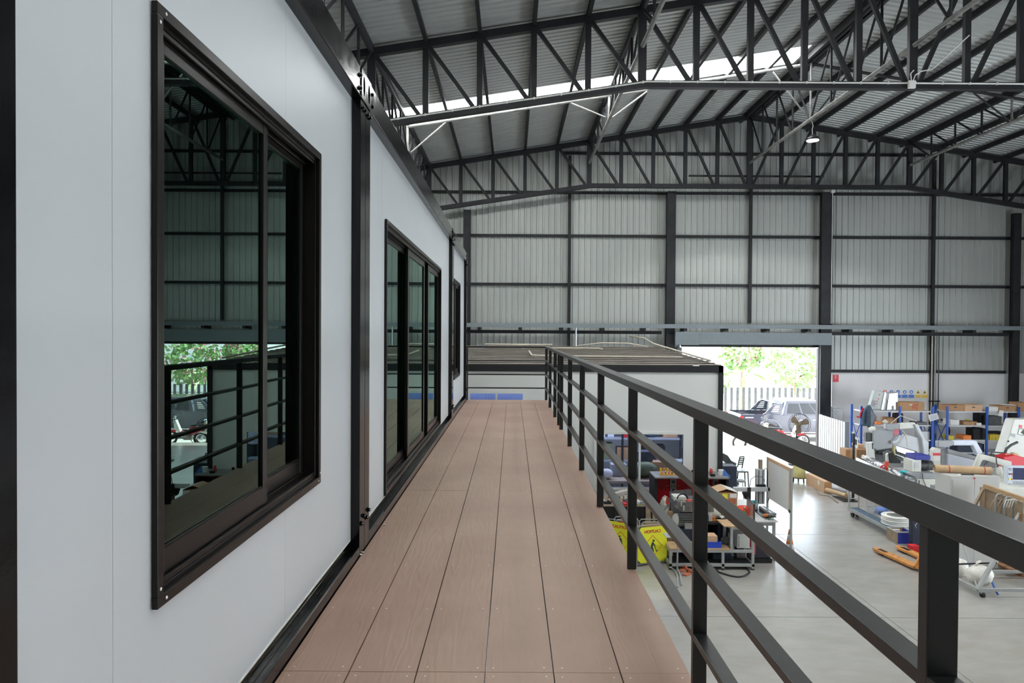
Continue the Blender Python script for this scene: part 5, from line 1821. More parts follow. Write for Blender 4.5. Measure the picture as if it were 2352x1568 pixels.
# ---------------------------------------------------------------- wall things at the far right
Yw = YW - 0.11
a, b = at(1912, 860, Yw), at(1926.5, 880, Yw)
t = thing('extinguisher_sign', 'small red and white sign with a white numeral one on the far wall', 'sign', ((a.x + b.x) / 2, Yw, b.z))
M().box(a.x, b.x, Yw - 0.008, Yw - 0.001, b.z, a.z).build('sign_plate', 'white_paint', t)
M().box(a.x + 0.01, b.x - 0.01, Yw - 0.010, Yw - 0.0085, b.z + 0.05, a.z - 0.005).build('red_field', 'sign_red', t)
text('1', ((a.x + b.x) / 2, Yw - 0.011, a.z - 0.09), 0.17, 'white_paint', t, 'numeral')
a, b = at(1908, 935, Yw), at(1930, 962, Yw)
t = thing('switch_box', 'pale wall mounted switch box with three buttons beside the door column', 'switch box', ((a.x + b.x) / 2, Yw - 0.1, b.z - 0.3))
M().box(a.x, b.x, Yw - 0.2, Yw - 0.001, b.z - 0.3, a.z).build('box_body', 'machine_light', t, bev=0.008)
M().box(a.x - 0.02, b.x + 0.02, Yw - 0.22, Yw - 0.001, a.z + 0.001, a.z + 0.03).build('hood', 'machine_light', t)
for px, py, m_ in ((1917, 945, 'green'), (1923, 945, 'red'), (1919, 950, 'black_plastic')):
    c = at(px, py, Yw - 0.21)
    M().cyl((c.x, Yw - 0.215, c.z), (c.x, Yw - 0.2, c.z), 0.014, n=12).build('button', m_, t)
# seven safety notices
for k in range(7):
    px = 2025 + k * 15.2
    a, b = at(px, 894, Yw), at(px + 14.2, 914, Yw)
    col_, bar_ = (('white_paint', 'sign_red') if k == 0 else ('white_paint', 'sign_blue')) if k < 5 else ('white_paint', 'sign_amber')
    nm_ = ['with a pale red symbol, mostly behind the wrapped machine', 'blue headphone symbol, leftmost blue one', 'with a blue disc crossed by a white bar', 'blue glove symbol', 'blue hand symbol, rightmost blue one', 'amber triangle symbol, left one of two', 'amber triangle symbol, rightmost'][k]
    t = thing('safety_notice', 'safety notice on the far wall ' + nm_, 'sign', ((a.x + b.x) / 2, Yw, b.z), 'row of safety notices')
    M().box(a.x, b.x, Yw - 0.006, Yw - 0.001, b.z, a.z).build('plate', col_, t)
    M().box(a.x + 0.012, b.x - 0.012, Yw - 0.008, Yw - 0.0065, b.z + 0.01, b.z + (a.z - b.z) * 0.40).build('caption_bar', bar_, t)
    cx_, cz_ = (a.x + b.x) / 2, b.z + (a.z - b.z) * 0.70
    mb = M()
    if k < 5: mb.cyl((cx_, Yw - 0.008, cz_), (cx_, Yw - 0.0065, cz_), 0.072, n=24)
    else: mb.prism([(cx_ - 0.085, Yw - 0.0065, cz_ - 0.06), (cx_ + 0.085, Yw - 0.0065, cz_ - 0.06), (cx_, Yw - 0.0065, cz_ + 0.08)], (0, -0.0015, 0))
    mb.build('symbol', bar_, t)
    mb = M()
    if k == 2: mb.box(cx_ - 0.045, cx_ + 0.045, Yw - 0.0095, Yw - 0.0085, cz_ - 0.012, cz_ + 0.012)
    elif k < 5: mb.prism([(cx_ - 0.03, Yw - 0.0085, cz_ - 0.04), (cx_ + 0.03, Yw - 0.0085, cz_ - 0.03), (cx_ + 0.035, Yw - 0.0085, cz_ + 0.02), (cx_, Yw - 0.0085, cz_ + 0.045), (cx_ - 0.02, Yw - 0.0085, cz_ + 0.01)], (0, -0.001, 0))
    else: mb.prism([(cx_ - 0.045, Yw - 0.0085, cz_ - 0.04), (cx_ + 0.045, Yw - 0.0085, cz_ - 0.04), (cx_ + 0.01, Yw - 0.0085, cz_ + 0.03)], (0, -0.001, 0))
    mb.build('pictogram', 'white_paint' if k < 5 else 'print_dark', t)

# ---------------------------------------------------------------- blue shelves


def rack(x0, xm, x1, y0, y1, zs, ztop, label):
    t = thing('storage_rack', label, 'rack', ((x0 + x1) / 2, (y0 + y1) / 2, 0), 'blue storage racks')
    for x in (x0, xm, x1):
        for y in (y0, y1 - 0.04):
            M().box(x - 0.035, x + 0.035, y, y + 0.04, 0, ztop).build('upright', 'shelf_blue', t)
    for z in zs:
        M().box(x0 + 0.036, x1 - 0.036, y0 + 0.045, y1 - 0.045, z - 0.04, z).build('shelf_board', 'machine_light', t)
    for x in (x0, x1):
        M().bar((x, y0 + 0.05, 0.3), (x, y1 - 0.05, 1.2), 0.02).build('cross_brace', 'shelf_blue', t)
        M().bar((x, y1 - 0.05, 0.3), (x, y0 + 0.05, 1.2), 0.02).build('cross_brace', 'shelf_blue', t)
    return t


YS = 23.4
LX = [at(px, 950, YS).x for px in (1979, 2068, 2143)]
ZS = [at(2060, py, YS + 0.3).z for py in (941.5, 973.5, 1007, 1035)]
rack(LX[0], LX[1], LX[2], YS, YS + 0.7, ZS, at(2068, 933, YS).z, 'blue steel storage rack with a jacket hanging from its left post')
RX_ = [at(px, 950, YS).x for px in (2177, 2268, 2341)]
rack(RX_[0], RX_[1], RX_[2], YS, YS + 0.7, ZS, at(2268, 934, YS).z, 'blue steel storage rack topped with open brown cartons')


def shelved(name, px0, px1, lev, h, m, label, cat, yo=0.12, dep=0.42, bev=0.008):
    a, b = at(px0, 950, YS + yo), at(px1, 950, YS + yo)
    return one(M().box(a.x, b.x, YS + yo, YS + yo + dep, ZS[lev] + 0.001, ZS[lev] + h), name, m, label, cat, 'goods on the blue racks', bev=bev)


def open_carton(px0, px1, lev, h, m, label, hole=True):
    a, b = at(px0, 950, YS + 0.1), at(px1, 950, YS + 0.1)
    z = ZS[lev] + 0.001
    t = thing('open_carton', label, 'box', ((a.x + b.x) / 2, YS + 0.3, z), 'goods on the blue racks')
    mb = M()
    x0, x1, y0, y1 = a.x, b.x, YS + 0.1, YS + 0.55
    mb.box(x0, x1, y0, y1, z, z + 0.01)
    for q in ((x0, x1, y0, y0 + 0.008), (x0, x1, y1 - 0.008, y1), (x0, x0 + 0.008, y0 + 0.008, y1 - 0.008), (x1 - 0.008, x1, y0 + 0.008, y1 - 0.008)): mb.box(*q, z + 0.01, z + h)
    mb.build('box_body', m, t)
    if hole: M().box((x0 + x1) / 2 - 0.05, (x0 + x1) / 2 + 0.05, y0 - 0.003, y0 - 0.0005, z + h * 0.55, z + h * 0.72).build('hand_hole', 'print_dark', t)
    return t


t = shelved('carton_box', 2066, 2123, 0, 0.29, 'carton', 'large brown carton with red print on the top of the left blue rack', 'box')
a = at(2105, 930, YS + 0.1)
mb = M()
for k in range(4):
    for j in range(3):
        mb.box(a.x - 0.13 + 0.07 * j, a.x - 0.13 + 0.07 * j + 0.02 + 0.015 * ((k + j) % 3), YS + 0.117, YS + 0.1195, ZS[0] + 0.05 + 0.05 * k, ZS[0] + 0.085 + 0.05 * k)
        mb.box(a.x - 0.13 + 0.07 * j, a.x - 0.13 + 0.07 * j + 0.055, YS + 0.117, YS + 0.1195, ZS[0] + 0.06 + 0.05 * k, ZS[0] + 0.068 + 0.05 * k)
rp = mb.build('red_print', 'print_red', None)
rp['label'] = 'red printed characters on the large brown carton'
rp.parent = t
rp.location = Vector(rp['_w']) - Vector(t['_w'])
mb = M().box(a.x - 0.24, a.x - 0.13, YS + 0.117, YS + 0.1195, ZS[0] + 0.19, ZS[0] + 0.22)
lb_ = mb.build('white_label', 'paper', None)
lb_.parent = t
lb_.location = Vector(lb_['_w']) - Vector(t['_w'])
# wrapped control cabinets leaning on the rack top
t = thing('wrapped_controller', 'grey control panel leaning in torn foil on the left blue rack', 'control panel', (at(2015, 940, YS).x, YS + 0.2, ZS[0]))
M().pp([(1997, 937), (2009, 896), (2032, 900), (2024, 940)], YS + 0.15, 0.18).build('panel', 'sheet_metal', t, bev=0.01)
M().pp([(2001, 931), (2003, 918), (2012, 920), (2010, 934)], YS + 0.145, 0.004).build('keypad', 'machine_grey', t)
mb = M()
for px, py in ((2015, 921), (2014, 927), (2018, 916), (2020, 906)):
    c = at(px, py, YS + 0.14)
    mb.cyl((c.x, YS + 0.14, c.z), (c.x, YS + 0.15, c.z), 0.018, n=10)
mb.build('buttons', 'red', t)
M().pp([(2024, 940), (2032, 900), (2036, 903), (2029, 941)], YS + 0.12, 0.25).build('foil', 'galvanised', t)
t = thing('foil_box', 'upright box wrapped in shiny foil behind the leaning control panel', 'box', (at(2053, 940, YS).x, YS + 0.3, ZS[0]))
M().pp([(2036, 941.5), (2042, 903), (2063, 901), (2063, 941.5)], YS + 0.25, 0.3).build('foil_wrap', 'galvanised', t, bev=0.015)
M().pp([(2028, 941), (2032, 920), (2036, 920), (2036, 941)], YS + 0.3, 0.1).build('foam_edge', 'plastic_white', t)
# jacket on the post
c = at(1998, 930, YS - 0.08)
t = thing('hanging_jacket', 'dark blue-grey jacket hanging on the left blue rack', 'jacket', (c.x, YS - 0.12, at(1800, 985, YS).z))
mb = M()
mb.pp([(1993, 932), (1999, 929), (2005, 941), (2010, 950), (2012, 958), (2008, 976), (2002, 984), (1997, 983), (1994, 979), (1988, 978), (1980, 977), (1981, 960), (1985, 942)], YS - 0.16, 0.10)
mb.build('jacket_body', 'cloth_blue', t, bev=0.03)
M().pp([(2000, 940), (2008, 948), (2013, 954), (2008, 968), (2003, 983), (2000, 980)], YS - 0.19, 0.03).build('grey_sleeve', 'cloth_grey', t, bev=0.02)
M().pp([(1987, 948), (1992, 940), (1991, 970), (1987, 975)], YS - 0.185, 0.02).build('dark_sleeve', 'navy_steel', t, bev=0.01)
mb = M().tube([at(1983, 937, YS - 0.06), at(1977, 948, YS - 0.06), at(1975, 958, YS - 0.06), at(1968, 956, YS - 0.06)], 0.03, 8)
one(mb, 'red_strap', 'red', 'red strap dangling left of the jacket on the blue rack', 'strap', smooth=True)
shelved('orange_case', 2015, 2024, 1, 0.10, 'orange', 'bright orange case on the second shelf of the left rack', 'case')
shelved('carton_box', 2008, 2014, 1, 0.26, 'carton', 'narrow brown carton beside the jacket on the left rack', 'box', 0.3, 0.3)
shelved('carton_box', 2038, 2060, 1, 0.22, 'carton', 'medium brown carton on the second shelf of the left rack', 'box', 0.2)
shelved('black_stool', 2055, 2076, 1, 0.36, 'black_matt', 'tall rounded black object behind the middle post of the left rack', 'stool', 0.45, 0.2, 0.05)
shelved('dark_case', 2105, 2130, 1, 0.09, 'black_plastic', 'flat black case on the second shelf of the left rack', 'case')
shelved('small_cup', 2079, 2083, 1, 0.05, 'plastic_white', 'small pale cup on the second shelf of the left rack', 'cup')
shelved('green_case', 2078, 2101, 2, 0.10, 'green', 'bright green case on the third shelf of the left rack', 'case')
shelved('dark_monitor', 2118, 2136, 2, 0.28, 'machine_light', 'pale framed box on the third shelf of the left rack', 'box')
open_carton(2174, 2215, 0, 0.20, 'carton', 'open brown carton at the left end of the right blue rack top')
open_carton(2216, 2256, 0, 0.21, 'carton_light', 'paler open carton next to the leftmost one on the right rack top')
t = shelved('white_crate', 2271, 2293, 0, 0.16, 'plastic_white', 'white vented plastic crate on top of the right blue rack', 'crate', 0.02, 0.4)
open_carton(2293, 2336, 0, 0.19, 'carton', 'open brown carton under white papers on the right rack top')
open_carton(2338, 2364, 0, 0.30, 'carton', 'tall open brown carton at the right end of the right rack top', False)
one(M().cbox((at(2312, 925, YS + 0.3).x, YS + 0.3, ZS[0] + 0.215), 0.45, 0.3, 0.03, rz=0.2, ry=0.05), 'paper_pile', 'paper', 'loose pile of white papers on the open carton of the right rack', 'papers')
one(M().cbox((at(2299, 945, YS - 0.02).x, YS - 0.03, ZS[0] - 0.05), 0.15, 0.006, 0.2, ry=0.15), 'paper_tag', 'paper', 'white paper tag hanging from the top shelf of the right rack', 'paper')
shelved('printed_carton', 2183, 2204, 1, 0.18, 'paper', 'small whitish printed carton at the left of the right rack', 'box')
shelved('flat_carton', 2215, 2245, 1, 0.12, 'carton', 'low brown carton with loose parts on the right rack', 'box')
shelved('white_packet', 2246, 2255, 1, 0.09, 'paper', 'small white packet at the right of the low brown carton', 'packet', 0.02, 0.08)
shelved('yellow_reel', 2221, 2227, 1, 0.15, 'sticker_yellow', 'small yellow packet behind the low brown carton', 'packet', 0.5, 0.1)
shelved('grey_bin', 2271, 2301, 1, 0.32, 'machine_dark', 'tall dark grey bin on the right rack under the white crate', 'bin', 0.02)
shelved('black_bin', 2248, 2266, 1, 0.42, 'black_matt', 'tall black box beside the blue middle post of the right rack', 'bin', 0.3, 0.3)
shelved('dark_speaker', 2236, 2266, 2, 0.38, 'black_matt', 'big black case on the third shelf of the right rack', 'case', 0.2, 0.4)
shelved('orange_tub', 2214, 2232, 2, 0.15, 'orange', 'orange tub on the third shelf of the right rack', 'tub')
shelved('yellow_case', 2178, 2192, 2, 0.14, 'crate_yellow', 'yellow case with black lid at the left of the third shelf', 'case')
t = thing('yellow_crate', 'bright yellow vented crate on the third shelf of the right rack', 'crate', (at(2287, 1000, YS).x, YS + 0.2, ZS[2]), 'goods on the blue racks')
a, b = at(2274, 1000, YS + 0.02), at(2300, 1000, YS + 0.02)
M().box(a.x, b.x, YS + 0.02, YS + 0.35, ZS[2] + 0.001, ZS[2] + 0.19).build('crate_body', 'crate_yellow', t, bev=0.006)
mb = M()
for j in range(3):
    for k in range(6):
        x = a.x + 0.03 + j * (b.x - a.x - 0.03) / 3
        mb.box(x, x + 0.08, YS + 0.016, YS + 0.0195, ZS[2] + 0.02 + k * 0.027, ZS[2] + 0.028 + k * 0.027)
mb.build('vent_slots', 'print_dark', t)
shelved('black_tools', 2272, 2302, 2, 0.26, 'black_matt', 'black bundle behind the yellow crate', 'bundle', 0.4, 0.2)
shelved('dark_box', 2200, 2262, 3, 0.28, 'navy_steel', 'long dark blue box on the lowest shelf of the right rack', 'box')
t = thing('notice_board', 'small tilted white notice tied to the right post of the left rack', 'notice', (at(2144, 958, YS - 0.1).x, YS - 0.06, at(1800, 968, YS).z))
mb = M().pp([(2131, 953), (2153, 948), (2157, 962), (2136, 968)], YS - 0.012, 0.01)
mb.build('card', 'paper', t)
mb = M()
for k in range(3):
    mb.bar(at(2137, 956 + 3.4 * k, YS - 0.015), at(2151, 953 + 3.4 * k, YS - 0.015), 0.004, 0.018, up=(0, 1, 0))
mb.build('written_lines', 'sign_blue', t)
# ---------------------------------------------------------------- machines on the right
# far bandsaw
Y = 19.6
t = thing('bandsaw', 'large grey metal bandsaw, the farther one, with thin bent lamp arms above', 'bandsaw', (at(2050, 1040, Y).x, Y + 0.4, 0), 'metal bandsaws')
M().pp([(2005, 988), (2051, 987), (2051, 1028), (2015, 1034), (2005, 1028)], Y, 0.22).build('wheel_housing', 'machine_grey', t, bev=0.02)
M().pp([(1990, 994), (2005, 994), (2005, 1014), (1990, 1014)], Y + 0.05, 0.14).build('motor_box', 'machine_dark', t, bev=0.02)
M().pp([(2003, 984), (2011, 980), (2013, 987), (2003, 990)], Y, 0.2).build('top_cap', 'machine_cream', t, bev=0.01)
M().pp([(2035, 974), (2066, 972.5), (2066, 985), (2043, 988), (2035, 985)], Y - 0.1, 0.14).build('arm_end', 'machine_grey', t, bev=0.015)
M().pp([(2066.2, 972.5), (2102, 970), (2104, 975), (2099, 983), (2066.2, 985)], Y - 0.1, 0.14).build('saw_arm', 'machine_cream', t, bev=0.01)
M().pp([(2100, 974), (2109, 974), (2127, 1010), (2134, 1016), (2133, 1052), (2124, 1057), (2118, 1008)], Y - 0.15, 0.14).build('slanted_arm', 'machine_light', t, bev=0.015)
M().pp([(2079, 997), (2123, 1009), (2124, 1054), (2107, 1046), (2107, 1037), (2059, 1023)], Y - 0.05, 0.12).build('blade_cover', 'machine_light', t, bev=0.012)
M().pp([(2059, 1024), (2107, 1039), (2106, 1052), (2060, 1036)], Y + 0.02, 0.05).build('blade_guard', 'bright_steel', t)
M().pp([(2052, 1020), (2070, 1012), (2074, 1002), (2066, 998), (2060, 1010), (2050, 1014)], Y - 0.1, 0.12).build('chute', 'machine_light', t, bev=0.01)
M().pp([(2011, 1036), (2058, 1032), (2105, 1054), (2108, 1100), (2104, 1150), (2011, 1150)], Y + 0.1, 0.3).build('base_body', 'machine_dark', t, bev=0.02)
M().pp([(2056, 1024), (2058, 1060), (2054, 1060), (2052, 1024)], Y, 0.1).build('column', 'khaki', t)
mb = M()
mb.tube([at(2041, 976, Y + 0.2), at(2068, 954, Y + 0.2), at(2105, 967, Y + 0.2)], 0.012, 6)
mb.pp([(2028, 968), (2035, 963), (2041, 969), (2034, 975)], Y + 0.15, 0.05)
mb.tube([at(2066, 984, Y - 0.2), at(2078, 994, Y - 0.2), at(2083, 1012, Y - 0.2), at(2085, 1025, Y - 0.2)], 0.012, 6)
mb.build('lamp_arm', 'pvc_cream', t)
M().ball(at(2029, 1040, Y - 0.02), 0.14, 0.05, 0.06, 14, 8).build('drive_hub', 'black_plastic', t, smooth=True)
zb_ = at(2060, 1150, Y + 0.1).z
if zb_ > 0.02: M().box(at(2012, 1110, Y + .1).x, at(2104, 1110, Y + .1).x, Y + 0.12, Y + 0.38, 0, zb_ - 0.001).build('plinth', 'machine_dark', t)
one(M().pp([(2054, 981), (2065, 980), (2065, 997), (2056, 998), (2054, 1002)], Y + 0.042, 0.02), 'pink_cloth', 'pink_cloth', 'pink cloth hanging behind the farther bandsaw', 'cloth')
# near bandsaw
Y = 17.4
t = thing('bandsaw', 'large pale blue-white metal bandsaw, the nearer one, with a red warning label', 'bandsaw', (at(2200, 1040, Y).x, Y + 0.4, 0), 'metal bandsaws')
M().pp([(2155, 1013), (2190, 1012), (2190, 1023), (2174, 1028), (2155, 1027)], Y - 0.1, 0.14).build('arm_end', 'machine_grey', t, bev=0.02)
M().pp([(2190.2, 1012), (2235, 1011), (2243, 1012), (2258, 1039), (2246, 1047), (2235, 1023), (2190.2, 1023)], Y - 0.1, 0.14).build('saw_arm', 'machine_blue', t, bev=0.02)
M().pp([(2143, 1034), (2149, 1028), (2161, 1030), (2161, 1150), (2143, 1150)], Y, 0.16).build('column', 'machine_cream', t, bev=0.012)
M().pp([(2143, 1040), (2160, 1040), (2160, 1046), (2143, 1046)], Y - 0.008, 0.006).build('warning_stripe', 'sign_red', t)
M().pp([(2144, 1046.2), (2159, 1046.2), (2159, 1058), (2144, 1058)], Y - 0.008, 0.006).build('warning_text', 'paper', t)
M().pp([(2162, 1032), (2174, 1030), (2180, 1045), (2176, 1075), (2162, 1083)], Y + 0.02, 0.16).build('wheel_housing', 'machine_grey', t, bev=0.03)
M().pp([(2176, 1030), (2246, 1049), (2243, 1057), (2178, 1041)], Y - 0.05, 0.13).build('blade_cover_top', 'machine_grey', t, bev=0.008)
M().pp([(2178, 1041.5), (2243, 1057.5), (2240, 1080), (2178, 1078)], Y - 0.05, 0.13).build('blade_cover', 'machine_blue', t, bev=0.008)
M().pp([(2188, 1069), (2206, 1074), (2200, 1077), (2190, 1075)], Y - 0.06, 0.008).build('slot', 'print_dark', t)
M().pp([(2164, 1078), (2242, 1081), (2242, 1150), (2164, 1150)], Y + 0.05, 0.3).build('base_body', 'machine_grey', t, bev=0.02)
zb_ = at(2200, 1150, Y + 0.05).z
if zb_ > 0.02: M().box(at(2144, 1110, Y).x, at(2242, 1110, Y + .1).x, Y + 0.06, Y + 0.34, 0, zb_ - 0.001).build('plinth', 'machine_dark', t)
# base with the numeral
Y = 16.3
a, b = at(2064, 1086, Y), at(2149, 1160, Y)
t = thing('feed_machine_base', 'grey and white machine base with red marks and a black numeral one', 'machine', ((a.x + b.x) / 2, Y + 0.3, 0))
zc = at(2150, 1100, Y).z
M().box(a.x, b.x, Y, Y + 0.7, zc, a.z).build('grey_top', 'machine_grey', t, bev=0.01)
M().box(a.x, b.x, Y, Y + 0.7, 0.0, zc - 0.001).build('white_body', 'machine_cream', t, bev=0.01)
M().pp([(2057, 1104), (2063, 1086), (2064, 1086), (2064, 1106)], Y, 0.6).build('side_wedge', 'white_paint', t)
mb = M()
mb.pp([(2095, 1103), (2097, 1103), (2097, 1109), (2095, 1108)], Y - 0.006, 0.004)
mb.pp([(2101, 1102), (2106, 1102), (2106, 1112), (2104, 1112), (2103, 1108), (2101, 1107)], Y - 0.006, 0.004)
mb.build('red_marks', 'sign_red', t)
c = at(2111, 1108.5, Y - 0.005)
text('1', (c.x, Y - 0.006, c.z), 0.15, 'print_dark', t, 'numeral')
mb = M().tube([at(2118, 1086, Y - 0.02), at(2120, 1100, Y - 0.02), at(2126, 1115, Y - 0.02), at(2135, 1123, Y - 0.02), at(2145, 1120, Y - 0.02), at(2148, 1112, Y - 0.02)], 0.008, 6)
mb.build('power_cable', 'black_plastic', t, smooth=True)
a, b = at(2094, 1056, Y + 0.1), at(2116, 1085, Y + 0.1)
t = thing('control_box', 'small pale control box under a dark blue box on the machine base', 'control box', ((a.x + b.x) / 2, Y + 0.3, at(2150, 1086, Y).z))
zbase = at(2150, 1086, Y).z + 0.001
M().box(a.x, b.x, Y + 0.1, Y + 0.45, zbase, a.z).build('box_body', 'machine_cream', t, bev=0.01)
M().box(a.x + 0.07, b.x - 0.05, Y + 0.094, Y + 0.099, zbase + 0.1, a.z - 0.05).build('label', 'machine_light', t)
one(M().box(a.x + 0.08, b.x + 0.22, Y + 0.1, Y + 0.5, a.z + 0.001, a.z + 0.11), 'blue_box', 'box_blue', 'dark blue box lying on the small control box', 'box', bev=0.006)
c = at(2133, 1074, Y + 0.2)
t = thing('spindle_motor', 'dark brown ribbed motor on the machine base', 'motor', (c.x, Y + 0.3, zbase))
M().cyl((b.x + 0.01, Y + 0.3, zbase + 0.125), (c.x + 0.12, Y + 0.3, zbase + 0.125), 0.12, n=20).build('motor_body', 'machine_dark', t)
mb = M()
for k in range(5): mb.ring((b.x + 0.05 + 0.045 * k, Y + 0.3, zbase + 0.125), 0.12, 0.008, (1, 0, 0), 20, 5)
mb.build('ribs', 'oily_steel', t)

# roller conveyor bench with red hand wheels
p0 = at(1966, 1058, 17.9)
p1 = at(2078, 1102, 15.3)
t = thing('conveyor_bench', 'bright aluminium conveyor bench with a red hand wheel, running diagonally', 'bench', ((p0.x + p1.x) / 2, 16.6, 0))
d = Vector((p1.x - p0.x, p1.y - p0.y, 0))
L = d.length
ang = math.atan2(d.y, d.x)
T = Matrix.Translation(Vector((p0.x, p0.y, 0))) @ Matrix.Rotation(ang, 4, 'Z')


def mk(): m = M(); m.xf = T; return m


mk().box(0, L, 0, 0.27, 0.86, 0.90).build('bed', 'machine_light', t)
mk().box(0, L, 0.0, 0.05, 0.901, 0.98).build('side_rail', 'bright_steel', t)
mk().box(0, L, 0.22, 0.27, 0.901, 1.02).build('side_rail', 'bright_steel', t)
for x in (0.05, L * 0.5, L - 0.1):
    for y in (0.02, 0.21): mk().box(x, x + 0.05, y, y + 0.05, 0, 0.859).build('leg', 'frame_grey', t)
for k in range(14): mk().cyl((0.15 + k * (L - 0.3) / 14, 0.06, 0.93), (0.15 + k * (L - 0.3) / 14, 0.21, 0.93), 0.022, n=10).build('roller', 'bright_steel', t)
c = at(2030, 1075, 16.5)
mb = M()
mb.ring(c, 0.065, 0.018, (0.6, 1, 0), 20, 8)
for k in range(3):
    a_ = k * 2 * math.pi / 3
    mb.cyl(c, c + Vector((math.cos(a_) * 0.06, 0, math.sin(a_) * 0.06)), 0.01, n=6)
mb.build('hand_wheel', 'red', t, smooth=True)
M().cyl(c, (c.x + 0.15, c.y + 0.25, c.z), 0.015, n=8).build('wheel_shaft', 'bright_steel', t)
M().box(c.x + 0.12, c.x + 0.18, c.y + 0.1, c.y + 0.2, 0.99, c.z + 0.14).build('stop_block', 'print_red', t, bev=0.01)
# loose things on and around the conveyor
one(mk().ball((0.25, 0.13, 1.03), 0.2, 0.08, 0.05, 12, 6, 0.5, 31), 'foil_sheets', 'plastic_white', 'crumpled white plastic sheet at the far end of the conveyor bench', 'sheet')
c = at(2072, 1094, 15.75)
t = thing('metal_profile', 'dark ribbed aluminium profile lying across the conveyor bench', 'profile', (c.x, c.y, c.z - 0.05))
M().bar(at(2050, 1083, 16.1), at(2068, 1098, 15.3), 0.16, 0.10).build('profile', 'oily_steel', t, bev=0.01)
M().bar(at(2052, 1080, 16.1), at(2070, 1094, 15.3), 0.03, 0.11).build('silver_edge', 'bright_steel', t)
one(M().cbox((c.x + 0.12, 15.9, c.z + 0.04), 0.14, 0.1, 0.12, rz=0.5), 'blue_fitting', 'teal', 'small teal and white fitting above the ribbed profile', 'fitting', bev=0.01)
one(M().cbox(at(2041, 1078, 16.6), 0.12, 0.02, 0.16, ry=0.2), 'hazard_card', 'sign_amber', 'small amber card standing behind the red hand wheel', 'card')
# upright gauge column
Y = 18.3
a = at(1995, 1020, Y)
t = thing('gauge_stand', 'upright white gauge column with a dark scale beside the far bandsaw', 'gauge', (a.x, Y, 0))
M().pp([(1993, 1017), (2006, 1015), (2010, 1052), (1995, 1050)], Y, 0.12).build('gauge_body', 'white_paint', t, bev=0.008)
M().pp([(2003, 1017), (2006, 1016.5), (2006, 1031), (2003.5, 1031)], Y - 0.006, 0.005).build('scale', 'print_dark', t)
mb = M()
for px in (1996, 2009): mb.bar(at(px, 1050, Y + 0.06), (at(px, 1050, Y).x, Y + 0.06, 0), 0.035)
mb.build('legs', 'frame_grey', t)
# second hand wheel machine
Y = 18.4
c = at(2089, 1056, Y - 0.35)
t = thing('vise_machine', 'dark vise machine with a silver screw and a big red hand wheel', 'vise', (at(2055, 1060, Y).x, Y, 0))
mb = M()
mb.ring(c, 0.085, 0.028, (0.9, 1, 0), 22, 8)
mb.cyl(c - Vector((0.02, 0.02, 0)), c + Vector((0.02, 0.02, 0)), 0.07, n=18)
mb.build('hand_wheel', 'red', t, smooth=True)
M().cyl(c, at(2058, 1045, Y), 0.03, n=12).build('screw_shaft', 'bright_steel', t)
M().pp([(2040, 1042), (2052, 1036), (2058, 1048), (2070, 1058), (2070, 1064), (2044, 1062)], Y - 0.1, 0.3).build('vise_jaw', 'machine_dark', t, bev=0.02)
M().pp([(2040, 1064), (2096, 1062), (2096, 1082), (2040, 1082)], Y - 0.1, 0.25).build('bed', 'machine_grey', t, bev=0.02)
zz = at(2060, 1082, Y - 0.1).z
M().box(at(2042, 1110, Y).x, at(2094, 1110, Y).x, Y, Y + 0.25, 0, zz - 0.001).build('pedestal', 'machine_dark', t)
M().pp([(2036, 1044), (2040, 1040), (2042, 1064), (2036, 1066)], Y - 0.14, 0.06).build('white_handle', 'white_paint', t, bev=0.006)
# brown cartons by the wall
for k, (x0, x1, y0, y1, Y, m_, lb) in enumerate(((1943, 1957, 1032, 1060, 21.0, 'carton', 'brown carton partly behind the ribbed screen edge'), (1968, 1994, 1032, 1060, 20.6, 'carton', 'wide brown carton below the left blue rack'), (1971, 1985, 1024, 1031.8, 20.8, 'carton_light', 'small flat carton on the wide brown carton'))):
    a, b = at(x0, y0, Y), at(x1, y1, Y)
    zb_ = 0.001 if k < 2 else at(2150, 1032, 20.6).z + 0.002
    zt_ = a.z if k < 2 else zb_ + 0.10
    one(M().box(a.x, b.x, Y, Y + 0.4, zb_, zt_), 'carton_box', m_, lb, 'box', 'brown cartons on the floor by the wall', bev=0.006)
# profile stand
p = fl(1959, 1150)
t = thing('profile_stand', 'tall black upright stand with a white bracket on a flat dark plate', 'stand', (p.x, p.y, 0))
zt_ = at(1960, 995, p.y).z
M().box(p.x - 0.025, p.x + 0.025, p.y - 0.02, p.y + 0.02, 0.02, zt_).build('upright', 'black_plastic', t)
M().box(p.x - 0.04, p.x + 0.0, p.y - 0.03, p.y + 0.03, zt_, zt_ + 0.04).build('top_cap', 'plastic_white', t, bev=0.005)
M().pp([(1963, 1002), (1971, 1006), (1970, 1030), (1962, 1026)], p.y - 0.02, 0.015).build('bracket', 'plastic_white', t)
M().pp([(1964, 1008), (1969, 1010), (1968, 1022), (1964, 1020)], p.y - 0.026, 0.005).build('bracket_window', 'print_dark', t)
a, b = fl(1912, 1140), fl(1930, 1154)
M().box(a.x, p.x + 0.1, p.y - 0.12, p.y + 0.45, 0, 0.02).build('floor_plate', 'black_plastic', t)
q = fl(1942, 1148)
one(M().cyl((q.x - 0.14, q.y + 0.75, 0.09), (q.x + 0.06, q.y + 0.1, 0.09), 0.055, n=16), 'cardboard_tube', 'kraft', 'short brown cardboard tube lying by the black upright stand', 'tube')
q = fl(1918, 1130)
one(M().cyl((q.x - 0.05, q.y + 0.15, 0.055), (q.x + 0.25, q.y - 0.1, 0.055), 0.05, n=14), 'steel_roll', 'machine_grey', 'short grey roller on the floor beside the long carton', 'roller')
mb = M()
